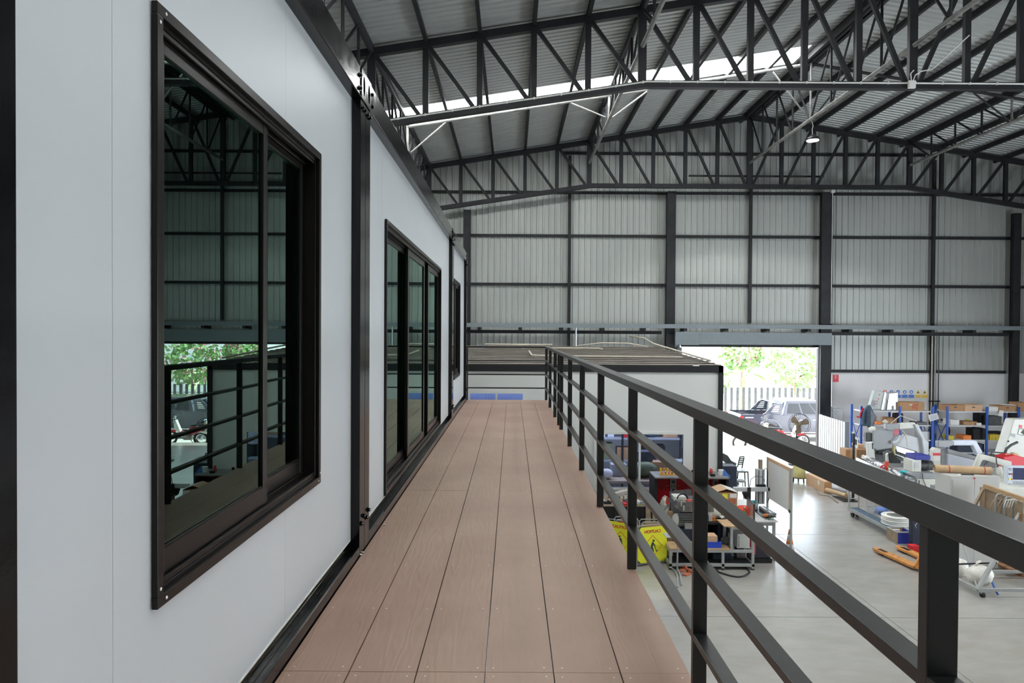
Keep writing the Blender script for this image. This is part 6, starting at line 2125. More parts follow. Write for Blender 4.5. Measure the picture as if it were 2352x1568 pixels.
mb.tube([(fl(1872, 1118).x, fl(1872, 1118).y, 0.008), (fl(1880, 1136).x, fl(1880, 1136).y, 0.008), (fl(1905, 1140).x, fl(1905, 1140).y, 0.008), (fl(1925, 1156).x, fl(1925, 1156).y, 0.008)], 0.006, 6)
one(mb, 'floor_cable', 'machine_dark', 'thin dark cable trailing on the floor from the long carton', 'cable', smooth=True)

# steel cart with wire basket and hose coil
cl = [fl(1981, 1181), fl(2003, 1212), fl(2100, 1252), fl(2080, 1205)]
t = thing('steel_cart', 'low steel platform cart on casters carrying a basket and a white coil', 'cart', ((cl[0].x + cl[2].x) / 2, 14.6, 0))
x0, x1, y0, y1 = cl[1].x - 0.02, cl[2].x + 0.0, 14.1, 15.8
M().box(x0, x1, y0, y1, 0.15, 0.18).build('platform', 'cloth_blue', t)
mb = M()
mb.box(x0 - 0.02, x1 + 0.02, y0 - 0.02, y0, 0.13, 0.20).box(x0 - 0.02, x1 + 0.02, y1, y1 + 0.02, 0.13, 0.20).box(x0 - 0.02, x0, y0, y1, 0.13, 0.20).box(x1, x1 + 0.02, y0, y1, 0.13, 0.20)
mb.build('edge_frame', 'frame_grey', t)
mb = M()
mb.tube([(x0, y1, 0.2), (x0, y1, 0.95), (x1, y1, 0.95), (x1, y1, 0.2)], 0.016, 8)
mb.cyl((x0, y1, 0.4), (x1, y1, 0.4), 0.012, n=8)
mb.build('push_handle', 'frame_grey', t)
for x in (x0 + 0.06, x1 - 0.06):
    for y in (y0 + 0.06, y1 - 0.06):
        M().cyl((x - 0.02, y, 0.06), (x + 0.02, y, 0.06), 0.06, n=16).build('caster', 'rubber', t)
        M().box(x - 0.03, x + 0.03, y - 0.02, y + 0.02, 0.08, 0.13).build('caster_fork', 'galvanised', t)
a = at(2030, 1172, 15.0)
t = thing('wire_basket', 'chromed wire basket with blue cloth on the steel cart', 'basket', (a.x, 15.1, 0.18))
mb = M()
bx0, bx1, by0, by1, bz0, bz1 = a.x - 0.24, a.x + 0.24, 14.85, 15.3, 0.19, 0.52
for z, e in ((bz0, 0.05), ((bz0 + bz1) / 2, 0.025), (bz1, 0)):
    mb.tube([(bx0 + e, by0 + e, z), (bx1 - e, by0 + e, z), (bx1 - e, by1 - e, z), (bx0 + e, by1 - e, z)], 0.006, 5, True)
for k in range(11):
    x = bx0 + (bx1 - bx0) * k / 10
    for y, ye in ((by0, by0 + 0.05), (by1, by1 - 0.05)): mb.cyl((x, y, bz1), (x, ye, bz0), 0.004, n=5)
for k in range(9):
    y = by0 + (by1 - by0) * k / 8
    for x, xe in ((bx0, bx0 + 0.05), (bx1, bx1 - 0.05)): mb.cyl((x, y, bz1), (xe, y, bz0), 0.004, n=5)
mb.build('wires', 'bright_steel', t)
one(M().ball((a.x, 15.08, 0.30), 0.16, 0.14, 0.09, 12, 8, 0.3, 44), 'blue_rag', 'sign_blue', 'blue rag bundled inside the wire basket', 'rag', smooth=True)
c = at(2057, 1203, 14.45)
t = thing('hose_coil', 'thick coil of white hose lying on the steel cart', 'hose', (c.x, 14.45, 0.181))
mb = M()
for k in range(5):
    for j in range(3): mb.ring((c.x, 14.45, 0.205 + k * 0.04), 0.26 - j * 0.035 - (k % 2) * 0.006, 0.021, (0, 0, 1), 28, 6)
mb.build('coil', 'hose_white', t, smooth=True)
one(M().cbox((c.x + 0.1, 14.5, 0.46), 0.30, 0.25, 0.10, rz=0.5, ry=0.4), 'wrapped_bundle', 'plastic_white', 'whitish wrapped bundle resting on the white hose coil', 'bundle', bev=0.02)
# crate
a, b = fl(2038, 1240), fl(2093, 1251)
t = thing('parts_crate', 'grey and blue plastic crate with red parts on the floor by the pallet jack', 'crate', ((a.x + b.x) / 2, b.y + 0.3, 0))
x0, x1, y0, y1 = a.x + 0.02, b.x + 0.05, b.y, b.y + 0.38
zt_ = 0.24
M().box(x0, x1, y0, y1, 0.001, 0.02).build('crate_floor', 'machine_grey', t)
M().box(x0 + 0.02, x1, y0, y0 + 0.02, 0.021, zt_).build('front_wall', 'box_blue', t)
M().box(x0, x0 + 0.02, y0, y1, 0.021, zt_).build('side_wall', 'wood_grey', t)
M().box(x1 - 0.02, x1, y0 + 0.02, y1, 0.021, zt_).build('side_wall', 'box_blue', t)
M().box(x0 + 0.02, x1 - 0.02, y1 - 0.02, y1, 0.021, zt_).build('back_wall', 'wood_grey', t)
mb = M()
mb.box(x0 - 0.01, x1 + 0.01, y0 - 0.01, y0 + 0.022, zt_ + 0.001, zt_ + 0.02).box(x0 - 0.01, x0 + 0.022, y0 + 0.022, y1, zt_ + 0.001, zt_ + 0.02).box(x0 + 0.022, x1 + 0.01, y1 - 0.02, y1 + 0.01, zt_ + 0.001, zt_ + 0.02)
mb.build('rim', 'frame_grey', t)
one(M().cbox(((x0 + x1) / 2, y0 + 0.15, 0.10), 0.26, 0.12, 0.14, rz=0.2), 'red_part', 'red', 'red machined part inside the grey and blue crate', 'part', bev=0.01)
one(M().cbox(((x0 + x1) / 2 - 0.02, y0 + 0.29, 0.13), 0.14, 0.06, 0.2, rz=-0.1), 'grey_fitting', 'machine_light', 'grey pipe fitting standing in the grey and blue crate', 'fitting', bev=0.01)
a = at(2105, 1225, 13.2)
t = thing('dark_locker', 'dark blue steel locker door standing behind the pallet jack', 'locker', (a.x, 13.3, 0))
M().pp([(2095, 1182), (2150, 1182), (2150, 1262), (2095, 1262)], 13.35, 0.12).build('body', 'navy_steel', t, bev=0.01)
zz = at(2100, 1262, 13.35).z
M().box(at(2096, 1110, 13.35).x, at(2149, 1110, 13.35).x, 13.36, 13.46, 0, zz - 0.001).build('base', 'frame_grey', t)
M().tube([at(2105, 1212, 13.30), at(2102, 1206, 13.28), at(2107, 1200, 13.28)], 0.01, 6).build('handle', 'bright_steel', t)
one(M().cbox((fl(2107, 1272).x, fl(2107, 1272).y + 0.12, 0.07), 0.16, 0.16, 0.14), 'red_box', 'red', 'small red and grey box on the floor behind the orange forks', 'box', bev=0.01)

# pallet jack
zf = 0.085
A0, A1 = fl(2000, 1256, zf), fl(2098, 1300, zf)
B0, B1 = fl(2052, 1252, zf), fl(2130, 1286, zf)
t = thing('pallet_jack', 'orange hand pallet jack with two long forks on the concrete', 'pallet jack', ((A1.x + B1.x) / 2, (A1.y + B1.y) / 2, 0))
dA = (A1 - A0).normalized()
n_ = Vector((-dA.y, dA.x, 0)) * -1
if n_.x < 0: n_ = -n_
wv = n_ * 0.16
for (P0, P1) in ((A0, A1), (B0, B0 + (A1 - A0))):
    mb = M()
    o = P0 + dA * 0.10
    top = [P0 + wv * 0.25, P0 + wv * 0.75, o + wv, P1 + wv, P1, o]
    mb.prism([Vector((q.x, q.y, zf - 0.05)) for q in top], (0, 0, 0.05))
    f_ = mb.build('fork', 'jack_orange', t, bev=0.008)
    mb = M()
    s_ = P0 + dA * 0.13 + wv * 0.22
    e_ = P0 + dA * 0.33 + wv * 0.22
    mb.prism([Vector((q.x, q.y, zf + 0.0008)) for q in (s_, s_ + wv * 0.56, e_ + wv * 0.56, e_)], (0, 0, 0.002))
    mb.build('roller_slot', 'black_plastic', f_)
    mb = M()
    for u in (0.2, 0.27):
        c = P0 + dA * u + wv * 0.5
        mb.cyl((c.x - wv.x * 0.3, c.y - wv.y * 0.3, 0.035), (c.x + wv.x * 0.3, c.y + wv.y * 0.3, 0.035), 0.034, n=14)
    mb.build('roller', 'rubber', f_)
E0 = A1
E1 = B0 + (A1 - A0) + wv
mb = M()
up = Vector((0.05, 0.0, 0.38))
c0, c1 = E0 - dA * 0.02, E1 - dA * 0.02
mb.prism([Vector((c0.x, c0.y, zf + 0.001)), Vector((c1.x, c1.y, zf + 0.001)), Vector((c1.x, c1.y, zf)) + up - (c1 - c0) * 0.3, Vector((c0.x, c0.y, zf)) + up + (c1 - c0) * 0.3], dA * 0.04)
mb.build('back_plate', 'jack_orange', t, bev=0.008)
mb = M()
cm = (E0 + E1) / 2 + dA * 0.18
mb.prism([Vector((q.x, q.y, 0.05)) for q in (E0 + dA * 0.03, E1 + dA * 0.03, cm + wv * 1.2, cm - wv * 1.2)], (0, 0, 0.05))
mb.build('heel_frame', 'jack_orange', t, bev=0.01)
M().cyl((cm.x, cm.y, 0.10), (cm.x, cm.y, 0.34), 0.06, n=16).build('pump', 'machine_dark', t)
for s in (-1, 1):
    c = cm + wv * 0.6 * s
    M().cyl((c.x - 0.03 * 0.6, c.y, 0.09), (c.x + 0.03, c.y + 0.01, 0.09), 0.09, n=20).build('steer_wheel', 'rubber', t)
hb = Vector((cm.x, cm.y, 0.34))
ht = hb + dA * 0.03 + Vector((0, 0, 0.82))
M().cyl(hb, ht, 0.018, n=10).build('handle_shaft', 'jack_orange', t)
M().ring(ht + Vector((0, 0, 0.08)), 0.10, 0.016, dA, 20, 6).build('handle_loop', 'black_plastic', t, smooth=True)

# white steel cabinet with rolled paper
Y = 12.15
a, b = at(2184, 1093, Y), at(2293, 1311, Y)
yb = 12.6
t = thing('steel_cupboard', 'tall white two-door steel cupboard with rolled kraft paper on top', 'cupboard', ((a.x + b.x) / 2, 12.4, 0))
M().box(a.x, b.x, Y, yb, 0.05, a.z).build('body', 'cabinet_white', t, bev=0.004)
M().box(a.x + 0.03, b.x - 0.03, Y + 0.03, yb - 0.03, 0, 0.049).build('plinth', 'machine_grey', t)
xm = (a.x + b.x) / 2 - 0.02
for q0_, q1_ in ((a.x + 0.03, xm - 0.002), (xm + 0.002, b.x - 0.03)):
    dr = M().box(q0_, q1_, Y - 0.014, Y - 0.0005, 0.10, a.z - 0.06).build('door', 'cabinet_white', t, bev=0.003)
    hx = q1_ - 0.03 if q0_ < xm - 0.1 else q0_ + 0.03
    M().box(hx - 0.006, hx + 0.006, Y - 0.024, Y - 0.0145, 0.85, 0.95).build('handle', 'chrome', dr)
M().cyl((xm, Y - 0.018, a.z - 0.035), (xm, Y - 0.001, a.z - 0.035), 0.014, n=12).build('red_badge', 'sign_red', t)
mb = M()
l0 = Vector((at(2155, 1080, 12.55).x, 12.48, a.z + 0.07))
l1 = Vector((b.x - 0.05, 12.30, a.z + 0.07))
l0.x = a.x + 0.02
for r_ in (0.066, 0.055, 0.04): mb.cyl(l0, l1, r_, n=22, cap=False)
t = thing('paper_roll', 'long roll of brown kraft paper tied with red tape on the white cupboard', 'paper roll', (l0 + l1) / 2)
l0w = l0 + (l0 - l1).normalized() * 0.10
mb = M()
for r_ in (0.066, 0.054, 0.040): mb.cyl(l0w, l1, r_, n=22, cap=False)
mb.build('kraft_roll', 'kraft', t, smooth=True)
dd = (l1 - l0w)
for u in (0.24, 0.86):
    c = l0w + dd * u
    M().cyl(c, c + dd.normalized() * 0.018, 0.0675, n=22).build('red_tape', 'print_red', t)
one(M().cbox((l0.x + 0.30, 12.23, a.z + 0.006), 0.28, 0.10, 0.01, rz=0.1), 'flat_papers', 'paper', 'flat papers under the kraft roll on the white cupboard', 'papers')
one(M().cbox((l0.x + 0.30, 12.19, a.z + 0.02), 0.22, 0.02, 0.014, rz=-0.05), 'black_ruler', 'black_plastic', 'black bar lying in front of the kraft roll', 'bar')

# CNC machine with arm and console
Y = 14.4
t = thing('milling_machine', 'cream milling machine with a bent arm holding a pale blue console', 'machine', (at(2300, 1130, Y).x, Y, 0))
M().pp([(2236, 1078), (2251, 1043.5), (2258, 1043), (2324, 1060), (2324, 1071), (2305, 1070), (2262, 1056), (2257, 1057), (2247, 1078)], Y, 0.09).build('bent_arm', 'machine_cream', t, bev=0.012)
M().pp([(2305, 1070.5), (2314, 1071), (2314, 1122), (2305, 1121)], Y + 0.03, 0.08).build('arm_post', 'machine_cream', t, bev=0.006)
M().pp([(2247, 1078), (2298, 1078), (2298, 1122), (2247, 1122)], Y + 0.2, 0.2).build('column', 'machine_grey', t, bev=0.02)
a = at(2293, 1120, 13.6)
M().box(a.x, 11.2, 13.6, 15.2, 0.05, a.z).build('bed', 'machine_cream', t, bev=0.02)
M().box(a.x + 0.02, 11.18, 13.62, 15.18, 0, 0.049).build('base', 'machine_dark', t)
M().box(a.x - 0.5, a.x + 0.1, 14.62, 15.0, 0, at(2150, 1122, 14.6).z - 0.001).build('column_base', 'machine_grey', t)
mb = M().tube([at(2288, 1051, Y - 0.03), at(2289, 1062, Y - 0.03), at(2292, 1072, Y - 0.03), at(2296, 1085, Y - 0.05), at(2290, 1100, Y - 0.03)], 0.012, 6)
mb.tube([at(2260, 1068, Y + 0.1), at(2268, 1060, Y + 0.05), at(2274, 1058, Y)], 0.006, 6)
mb.build('cables', 'machine_dark', t, smooth=True)
M().ball(at(2296, 1082, Y - 0.05), 0.06, 0.05, 0.10, 10, 8, 0.5, 66).build('wrapped_head', 'bag_white', t, smooth=True)
Y = 13.9
cn = M().pp([(2315, 1070), (2420, 1072), (2420, 1126), (2315, 1121)], Y, 0.12).build('console', 'machine_blue', t, bev=0.01)
M().pp([(2327, 1074), (2400, 1076), (2400, 1103), (2327, 1101)], Y - 0.006, 0.005).build('screen', 'screen_dark', cn)
mb = M()
for r_ in range(4):
    for c_ in range(8):
        mb.pp([(2327.5 + c_ * 8.5, 1105 + r_ * 3.8), (2334.5 + c_ * 8.5, 1105.2 + r_ * 3.8), (2334.5 + c_ * 8.5, 1107.8 + r_ * 3.8), (2327.5 + c_ * 8.5, 1107.6 + r_ * 3.8)], Y - 0.006, 0.005)
mb.build('keys', 'machine_grey', cn)
for px, py, r_, m_ in ((2320, 1077, 0.028, 'machine_grey'), (2318, 1088, 0.014, 'black_plastic'), (2323, 1088, 0.014, 'red'), (2319, 1099.5, 0.020, 'sticker_yellow'), (2322.5, 1100, 0.016, 'red'), (2320, 1113.5, 0.034, 'chrome')):
    c = at(px, py, Y)
    M().cyl((c.x, Y - 0.02, c.z), (c.x, Y - 0.0005, c.z), r_, n=18).build('knob', m_, cn)
# big machining centre behind
Y = 18.6
t = thing('machining_centre', 'big grey machining centre marked 40 at the right edge', 'machine', (at(2360, 1000, Y).x, Y + 0.8, 0))
M().pp([(2303, 1048), (2329, 965), (2332, 962.5), (2440, 962.5), (2440, 1060)], Y, 0.35).build('sloped_hood', 'machine_cream', t, bev=0.03)
M().pp([(2303, 1049), (2440, 1061), (2440, 1100), (2303, 1100)], Y + 0.05, 0.3).build('lower_body', 'machine_grey', t, bev=0.02)
zz = at(2360, 1100, Y + 0.05).z
M().box(at(2305, 1110, Y).x, at(2438, 1110, Y).x, Y + 0.1, Y + 0.34, 0, zz - 0.001).build('base', 'machine_dark', t)
M().pp([(2341, 975), (2348, 977), (2347, 983), (2340, 981)], Y - 0.006, 0.005).build('red_logo', 'sign_red', t)
c = at(2349, 993, Y - 0.01)
text('40', (c.x + 0.05, Y - 0.008, c.z), 0.18, 'print_dark', t, 'numeral')
mb = M()
for q in (((2337, 997), (2341, 983)), ((2341, 983), (2375, 991)), ((2337, 997), (2372, 1005))): mb.bar(at(*q[0], Y - 0.004), at(*q[1], Y - 0.004), 0.012, 0.003, up=(0, 1, 0))
mb.build('plate_outline', 'print_dark', t)
M().pp([(2322, 994), (2333, 997), (2331, 1005), (2320, 1001)], Y - 0.006, 0.005).build('data_plate', 'machine_grey', t)
M().cyl(at(2316, 1013, Y - 0.02), at(2316, 1013, Y), 0.022, n=14).build('lock', 'black_plastic', t)
mb = M()
mb.tube([at(2304, 1050, Y - 0.25), at(2312, 1030, Y - 0.25), at(2322, 1022, Y - 0.25), at(2337, 1015, Y - 0.25)], 0.035, 8)
mb.tube([at(2276, 1046, Y - 0.25), at(2278, 1038, Y - 0.25), at(2306, 1040, Y - 0.25)], 0.02, 8)
mb.build('swing_arm', 'machine_dark', t, smooth=True)
# red tub with kraft
Y = 16.4
a = at(2308, 1050, Y)
t = thing('red_tub', 'red tub filled with brown packing paper below the machining centre', 'tub', (at(2335, 1060, Y).x, Y + 0.3, 0))
M().pp([(2304, 1049), (2330, 1044), (2352, 1050), (2375, 1056), (2375, 1080), (2312, 1078)], Y, 0.3).build('tub_body', 'red', t, bev=0.02)
M().ball(at(2324, 1049, Y + 0.15), 0.18, 0.13, 0.10, 12, 8, 0.4, 71).build('packing_paper', 'kraft', t, smooth=True)
zz = at(2340, 1080, Y).z
M().box(at(2313, 1110, Y).x, at(2374, 1110, Y).x, Y + 0.03, Y + 0.28, 0, zz).build('stand', 'machine_dark', t)

# hose rack: slanted grey bars, wooden tray edge, looped hoses
t = thing('hose_rack', 'slanted grey rack with a wooden edged tray full of looped hoses', 'rack', (at(2300, 1300, 11.3).x, 11.3, 0))
Yn, Yf = 10.95, 11.75
pb = fl(2245, 1371)
pb = Vector((pb.x, pb.y, 0.12))
pt = at(2352, 1164, pb.y + 0.15)
dirb = (pt - pb)
M().bar(pb, pb + dirb * 1.05, 0.05).build('slanted_bar', 'frame_grey', t)
off = at(2262, 1116, 11.9) - (pb + dirb * 1.05)
q1 = at(2262, 1116, 11.9)
q0 = at(2206, 1225, 11.75)
M().bar(q0, q1, 0.04).build('slanted_bar', 'wood_grey', t)
r1 = at(2352, 1147, 10.95)
r1 = q1 + (r1 - q1) * 1.15
M().bar(q1, r1, 0.05, 0.07).build('wooden_edge', 'wood', t)
M().prism([q1 + Vector((0.02, 0.02, -0.04)), q1 + Vector((0.10, 0.02, -0.05)), at(2270, 1185, 11.9), at(2262, 1180, 11.9)], (0, 0.02, 0)).build('plywood_side', 'wood', t)
M().prism([q1 + Vector((0.03, 0.15, -0.05)), r1 + Vector((0, 0.15, -0.05)), r1 + Vector((0, 0.15, -0.75)), q1 + Vector((0.03, 0.15, -0.75))], (0.0, 0.02, 0)).build('tray_back', 'wood_grey', t)
mb = M()
for px, py, Yq in ((2287, 1143, 11.45), (2308, 1150, 11.2)):
    a = at(px, 1200, Yq)
    b = at(px, py, Yq)
    c = at(px + 4, py - 8, Yq)
    d = at(px + 12, py - 9, Yq)
    e = at(px + 17, py - 3, Yq)
    f = at(px + 18, 1200, Yq)
    mb.tube([a, b, c, d, e, f], 0.016, 8)
mb.build('hoop_tubes', 'frame_grey', t, smooth=True)
mb = M()
R = random.Random(12)
for k in range(9):
    x0_ = 2276 + k * 7.5
    Yq = 11.5 - k * 0.03
    mb.tube([at(x0_ - 2, 1195, Yq), at(x0_ + 1, 1160, Yq), at(x0_ + 8, 1146 + k * 1.3, Yq), at(x0_ + 18, 1150 + k * 1.6, Yq), at(x0_ + 26, 1175 + k * 2, Yq), at(x0_ + 34, 1205 + k * 2, Yq)], 0.010, 6)
mb.build('looped_hoses', 'wood_grey', t, smooth=True)
mb = M()
for k in range(4):
    x0_ = 2305 + k * 6
    mb.tube([at(x0_, 1165, 11.1), at(x0_ + 6, 1148, 11.1), at(x0_ + 20, 1146, 11.1), at(x0_ + 34, 1158, 11.1), at(x0_ + 42, 1180, 11.1)], 0.008, 6)
mb.build('white_hoses', 'hose_white', t, smooth=True)
mb = M()
for k in range(5): mb.tube([at(2340 + k * 2, 1180, 11.0), at(2346 + k * 2, 1190, 11.0), at(2350 + k * 3, 1210, 11.0), at(2345 + k * 3, 1230, 11.0)], 0.007, 6)
mb.build('copper_wires', 'copper', t, smooth=True)
# base frame
zc = 0.12
g0 = Vector((pb.x, pb.y, zc))
g1 = Vector((fl(2360, 1362).x + 0.6, pb.y, zc))
g2 = Vector((pb.x - 0.05, pb.y + 0.85, zc))
g3 = Vector((g1.x, pb.y + 0.85, zc))
mb = M()
for u, v in ((g0, g1), (g0, g2), (g2, g3), (g1, g3)): mb.bar(u, v, 0.045)
mb.build('base_frame', 'frame_grey', t)
M().bar(pb, at(2206, 1225, 11.75), 0.02).build('tie', 'frame_grey', t)
for u in (g0 + Vector((0.08, 0, 0)), g1, g2, g3):
    M().cyl((u.x - 0.02, u.y, 0.045), (u.x + 0.02, u.y, 0.045), 0.045, n=16).build('caster', 'rubber', t)
    M().box(u.x - 0.03, u.x + 0.03, u.y - 0.02, u.y + 0.02, 0.06, 0.098).build('caster_fork', 'galvanised', t)
c = at(2250, 1336, pb.y + 0.24)
t2 = thing('white_sack', 'crumpled white sack with a blue tie on the rack base', 'sack', (c.x, pb.y + 0.24, 0.10))
M().ball((c.x, pb.y + 0.24, 0.27), 0.20, 0.16, 0.17, 22, 14, 0.16, 19).build('sack_body', 'bag_white', t2, smooth=True)
M().tube([(c.x - 0.06, pb.y + 0.24, 0.42), (c.x - 0.04, pb.y + 0.24, 0.48), (c.x + 0.01, pb.y + 0.24, 0.50)], 0.02, 8).build('sack_neck', 'bag_white', t2, smooth=True)
M().tube([(c.x + 0.12, pb.y + 0.12, 0.20), (c.x + 0.13, pb.y + 0.05, 0.09), (c.x + 0.16, pb.y + 0.03, 0.03)], 0.018, 6).build('blue_tie', 'sign_blue', t2, smooth=True)
c = at(2204, 1312, pb.y + 0.6)
one(M().ball((c.x - 0.02, pb.y + 0.60, 0.27), 0.16, 0.13, 0.16, 18, 12, 0.14, 23), 'white_sack', 'bag_white', 'smaller white sack half hidden behind the near rail post', 'sack', smooth=True)
one(M().cyl(at(2180, 1296, 11.4), at(2290, 1292, 11.05), 0.014, n=10), 'black_bar', 'black_plastic', 'black rod tied across the slanted grey bar', 'rod')
# wooden pallet
p = fl(2350, 1325)
t = thing('wooden_pallet', 'reddish brown wooden pallet at the right edge of the floor', 'pallet', (p.x + 0.5, p.y + 0.5, 0))
mb = M()
for k in range(6): mb.box(p.x - 0.25, p.x + 0.95, p.y + k * 0.17, p.y + k * 0.17 + 0.11, 0.12, 0.142)
mb.build('deck_boards', 'pallet_wood', t)
for x in (-0.02, 0.42, 0.85):
    mb = M()
    for y in (0.0, 0.43, 0.86): mb.box(p.x + x, p.x + x + 0.10, p.y + y, p.y + y + 0.10, 0.02, 0.119)
    mb.box(p.x + x, p.x + x + 0.10, p.y, p.y + 0.96, 0, 0.0195)
    mb.build('runner', 'pallet_wood', t)

# ---------------------------------------------------------------- outside the roller door
GZ = -0.25
struct(M().box(-15, 45, YW + 0.26, 75, GZ - 0.1, GZ).build('ground', 'ground_pale'))
struct(M().prism([(DX0, YW + 0.0, -0.001), (DX1, YW + 0.0, -0.001), (DX1, YW + 0.0, -0.24), (DX0, YW + 0.0, -0.24)], (0, 0.25, 0)).build('door_threshold', 'concrete')) if False else None
# pickup
YK = 28.2
xk = at(1700, 960, YK).x
S = YK / F


def kx(px): return at(px, 960, YK).x


t = thing('pickup_truck', 'dark blue-grey double cab pickup parked outside the doorway', 'pickup', (xk + 2.6, YK + 0.9, GZ))
T0 = Vector((xk, YK, GZ))


def K(): m = M(); m.xf = Matrix.Translation(T0); return m


def arch(cx, r, n=9): return [(cx + r * math.cos(math.pi - math.pi * i / n), 0.42 + r * math.sin(math.pi * i / n)) for i in range(n + 1)]


side = [(0.0, 0.55), (0.0, 1.02), (0.04, 1.13), (1.72, 1.13), (1.76, 1.10), (4.2, 1.10), (4.9, 1.02), (5.2, 0.92), (5.28, 0.6), (5.2, 0.42)]
lower = side + arch(4.35, 0.46)[::-1] + [(3.8, 0.40), (1.75, 0.40)] + arch(1.22, 0.46)[::-1] + [(0.7, 0.45)]
for y in (0.0, 1.72):
    K().prism([(a, y, b) for a, b in lower], (0, 0.06, 0)).build('side_panel', 'truck_paint', t)
K().box(0.02, 0.08, 0.06, 1.72, 0.55, 1.12).build('tailgate', 'truck_paint', t, bev=0.01)
K().box(0.08, 1.72, 0.06, 1.72, 0.62, 0.66).build('bed_floor', 'black_plastic', t)
K().box(1.70, 1.76, 0.06, 1.72, 0.6, 1.13).build('bed_front', 'truck_paint', t)
K().prism([(a, 0.06, b) for a, b in ((3.9, 0.5), (3.9, 1.10), (4.2, 1.105), (4.9, 1.02), (5.2, 0.90), (5.2, 0.5))], (0, 1.66, 0)).build('bonnet', 'truck_paint', t)
K().prism([(a, 0.06, b) for a, b in ((1.76, 0.5), (1.76, 1.1), (3.9, 1.1), (3.9, 0.5))], (0, 1.66, 0)).build('cab_floor', 'truck_paint', t)
mb = K()
lo_, hi_ = [(1.78, 1.10), (4.05, 1.10)], [(1.95, 1.68), (3.35, 1.68)]
vs = [(1.78, 0.03, 1.10), (4.05, 0.03, 1.10), (4.05, 1.75, 1.10), (1.78, 1.75, 1.10), (1.98, 0.16, 1.70), (3.30, 0.16, 1.70), (3.30, 1.62, 1.70), (1.98, 1.62, 1.70)]
mb.add(vs, [(4, 5, 6, 7), (0, 1, 5, 4), (1, 2, 6, 5), (2, 3, 7, 6), (3, 0, 4, 7)])
mb.build('cab', 'truck_paint', t, bev=0.03)
mb = K()


def cabq(u0, u1, v0, v1):
    def P(u, v):
        x = (1.78 + (4.05 - 1.78) * u) * (1 - v) + (1.98 + (3.30 - 1.98) * u) * v
        return (x, 0.03 + 0.13 * v - 0.012, 1.10 + 0.6 * v)
    mb.add([P(u0, v0), P(u1, v0), P(u1, v1), P(u0, v1)], [(0, 1, 2, 3)])


cabq(0.07, 0.34, 0.12, 0.80)
cabq(0.38, 0.62, 0.10, 0.82)
cabq(0.65, 0.90, 0.10, 0.82)
mb.build('side_windows', 'truck_glass', t)
mb = K()
mb.add([(1.79, 0.3, 1.2), (1.79, 1.48, 1.2), (1.93, 1.42, 1.62), (1.93, 0.36, 1.62)], [(0, 1, 2, 3)])
mb.build('rear_window', 'truck_glass', t)
for y, s in ((0.02, 1), (1.68, 1)):
    mb = K()
    pts = [(0.95, 1.14), (1.05, 1.2), (1.35, 1.52), (1.5, 1.58), (1.78, 1.60), (1.72, 1.14)]
    mb.prism([(a, y, b) for a, b in pts], (0, 0.05, 0))
    rb = mb.build('roll_bar', 'truck_paint', t, bev=0.01)
    mb = K()
    for k in range(4): mb.prism([(1.28 + 0.05 * k, y - 0.004, 1.24 + 0.075 * k), (1.56 + 0.02 * k, y - 0.004, 1.24 + 0.075 * k), (1.60 + 0.01 * k, y - 0.004, 1.28 + 0.075 * k), (1.32 + 0.05 * k, y - 0.004, 1.28 + 0.075 * k)], (0, 0.058, 0))
    mb.build('slots', 'plastic_white', rb)
K().cyl((1.5, 0.06, 1.60), (1.5, 1.7, 1.60), 0.03, n=10).build('roll_bar_tube', 'truck_paint', t)
for y in (-0.012, 1.762):
    K().box(-0.01, 0.13, y, y + 0.03, 0.72, 1.06).build('tail_lamp', 'tail_red', t, bev=0.01)
K().box(-0.005, 0.10, -0.016, -0.0125, 0.80, 0.86).build('indicator', 'orange', t)
K().box(-0.14, 0.0, 0.05, 1.73, 0.42, 0.56).build('rear_bumper', 'chrome', t, bev=0.02)
K().box(5.2, 5.34, 0.02, 1.76, 0.40, 0.62).build('front_bumper', 'truck_paint', t, bev=0.03)
for cx in (1.22, 4.35):
    for y in (0.02, 1.56):
        wh = K().lathe([(0.20, 0.0), (0.30, 0.0), (0.375, 0.03), (0.385, 0.08), (0.385, 0.16), (0.36, 0.2), (0.2, 0.2)], (cx, y, 0.385), 28, 'Y').build('tyre', 'rubber', t, smooth=True)
        mb = K()
        yy = y + (0.03 if y < 1 else 0.14)
        mb.cyl((cx, yy, 0.385), (cx, yy + 0.05, 0.385), 0.06, n=14)
        for k in range(6):
            a_ = k * math.pi / 3
            mb.bar((cx + 0.05 * math.cos(a_), yy + 0.02, 0.385 + 0.05 * math.sin(a_)), (cx + 0.21 * math.cos(a_), yy + 0.02, 0.385 + 0.21 * math.sin(a_)), 0.05, 0.03, up=(0, 1, 0))
        mb.ring((cx, yy + 0.02, 0.385), 0.215, 0.018, (0, 1, 0), 28, 6)
        mb.build('rim', 'chrome', wh)
mb = K()
for k, cx in enumerate((1.22, 4.35)):
    pts = [(cx + 0.50 * math.cos(math.pi * i / 12), -0.02, 0.42 + 0.50 * math.sin(math.pi * i / 12)) for i in range(13)]
    mb.tube(pts, 0.04, 6)
mb.build('wheel_arch_flares', 'truck_paint', t, smooth=True)
K().box(0.22, 0.55, -0.003, -0.0005, 0.985, 1.02).build('side_script', 'plastic_white', t)
mb = K()
mb.tube([(1.85, -0.01, 0.35), (3.8, -0.01, 0.35)], 0.035, 8)
mb.build('side_step', 'black_plastic', t)
K().box(3.0, 3.12, -0.008, -0.0005, 0.90, 0.93).build('door_handle', 'chrome', t)
K().box(2.45, 2.57, -0.008, -0.0005, 0.90, 0.93).build('door_handle', 'chrome', t)


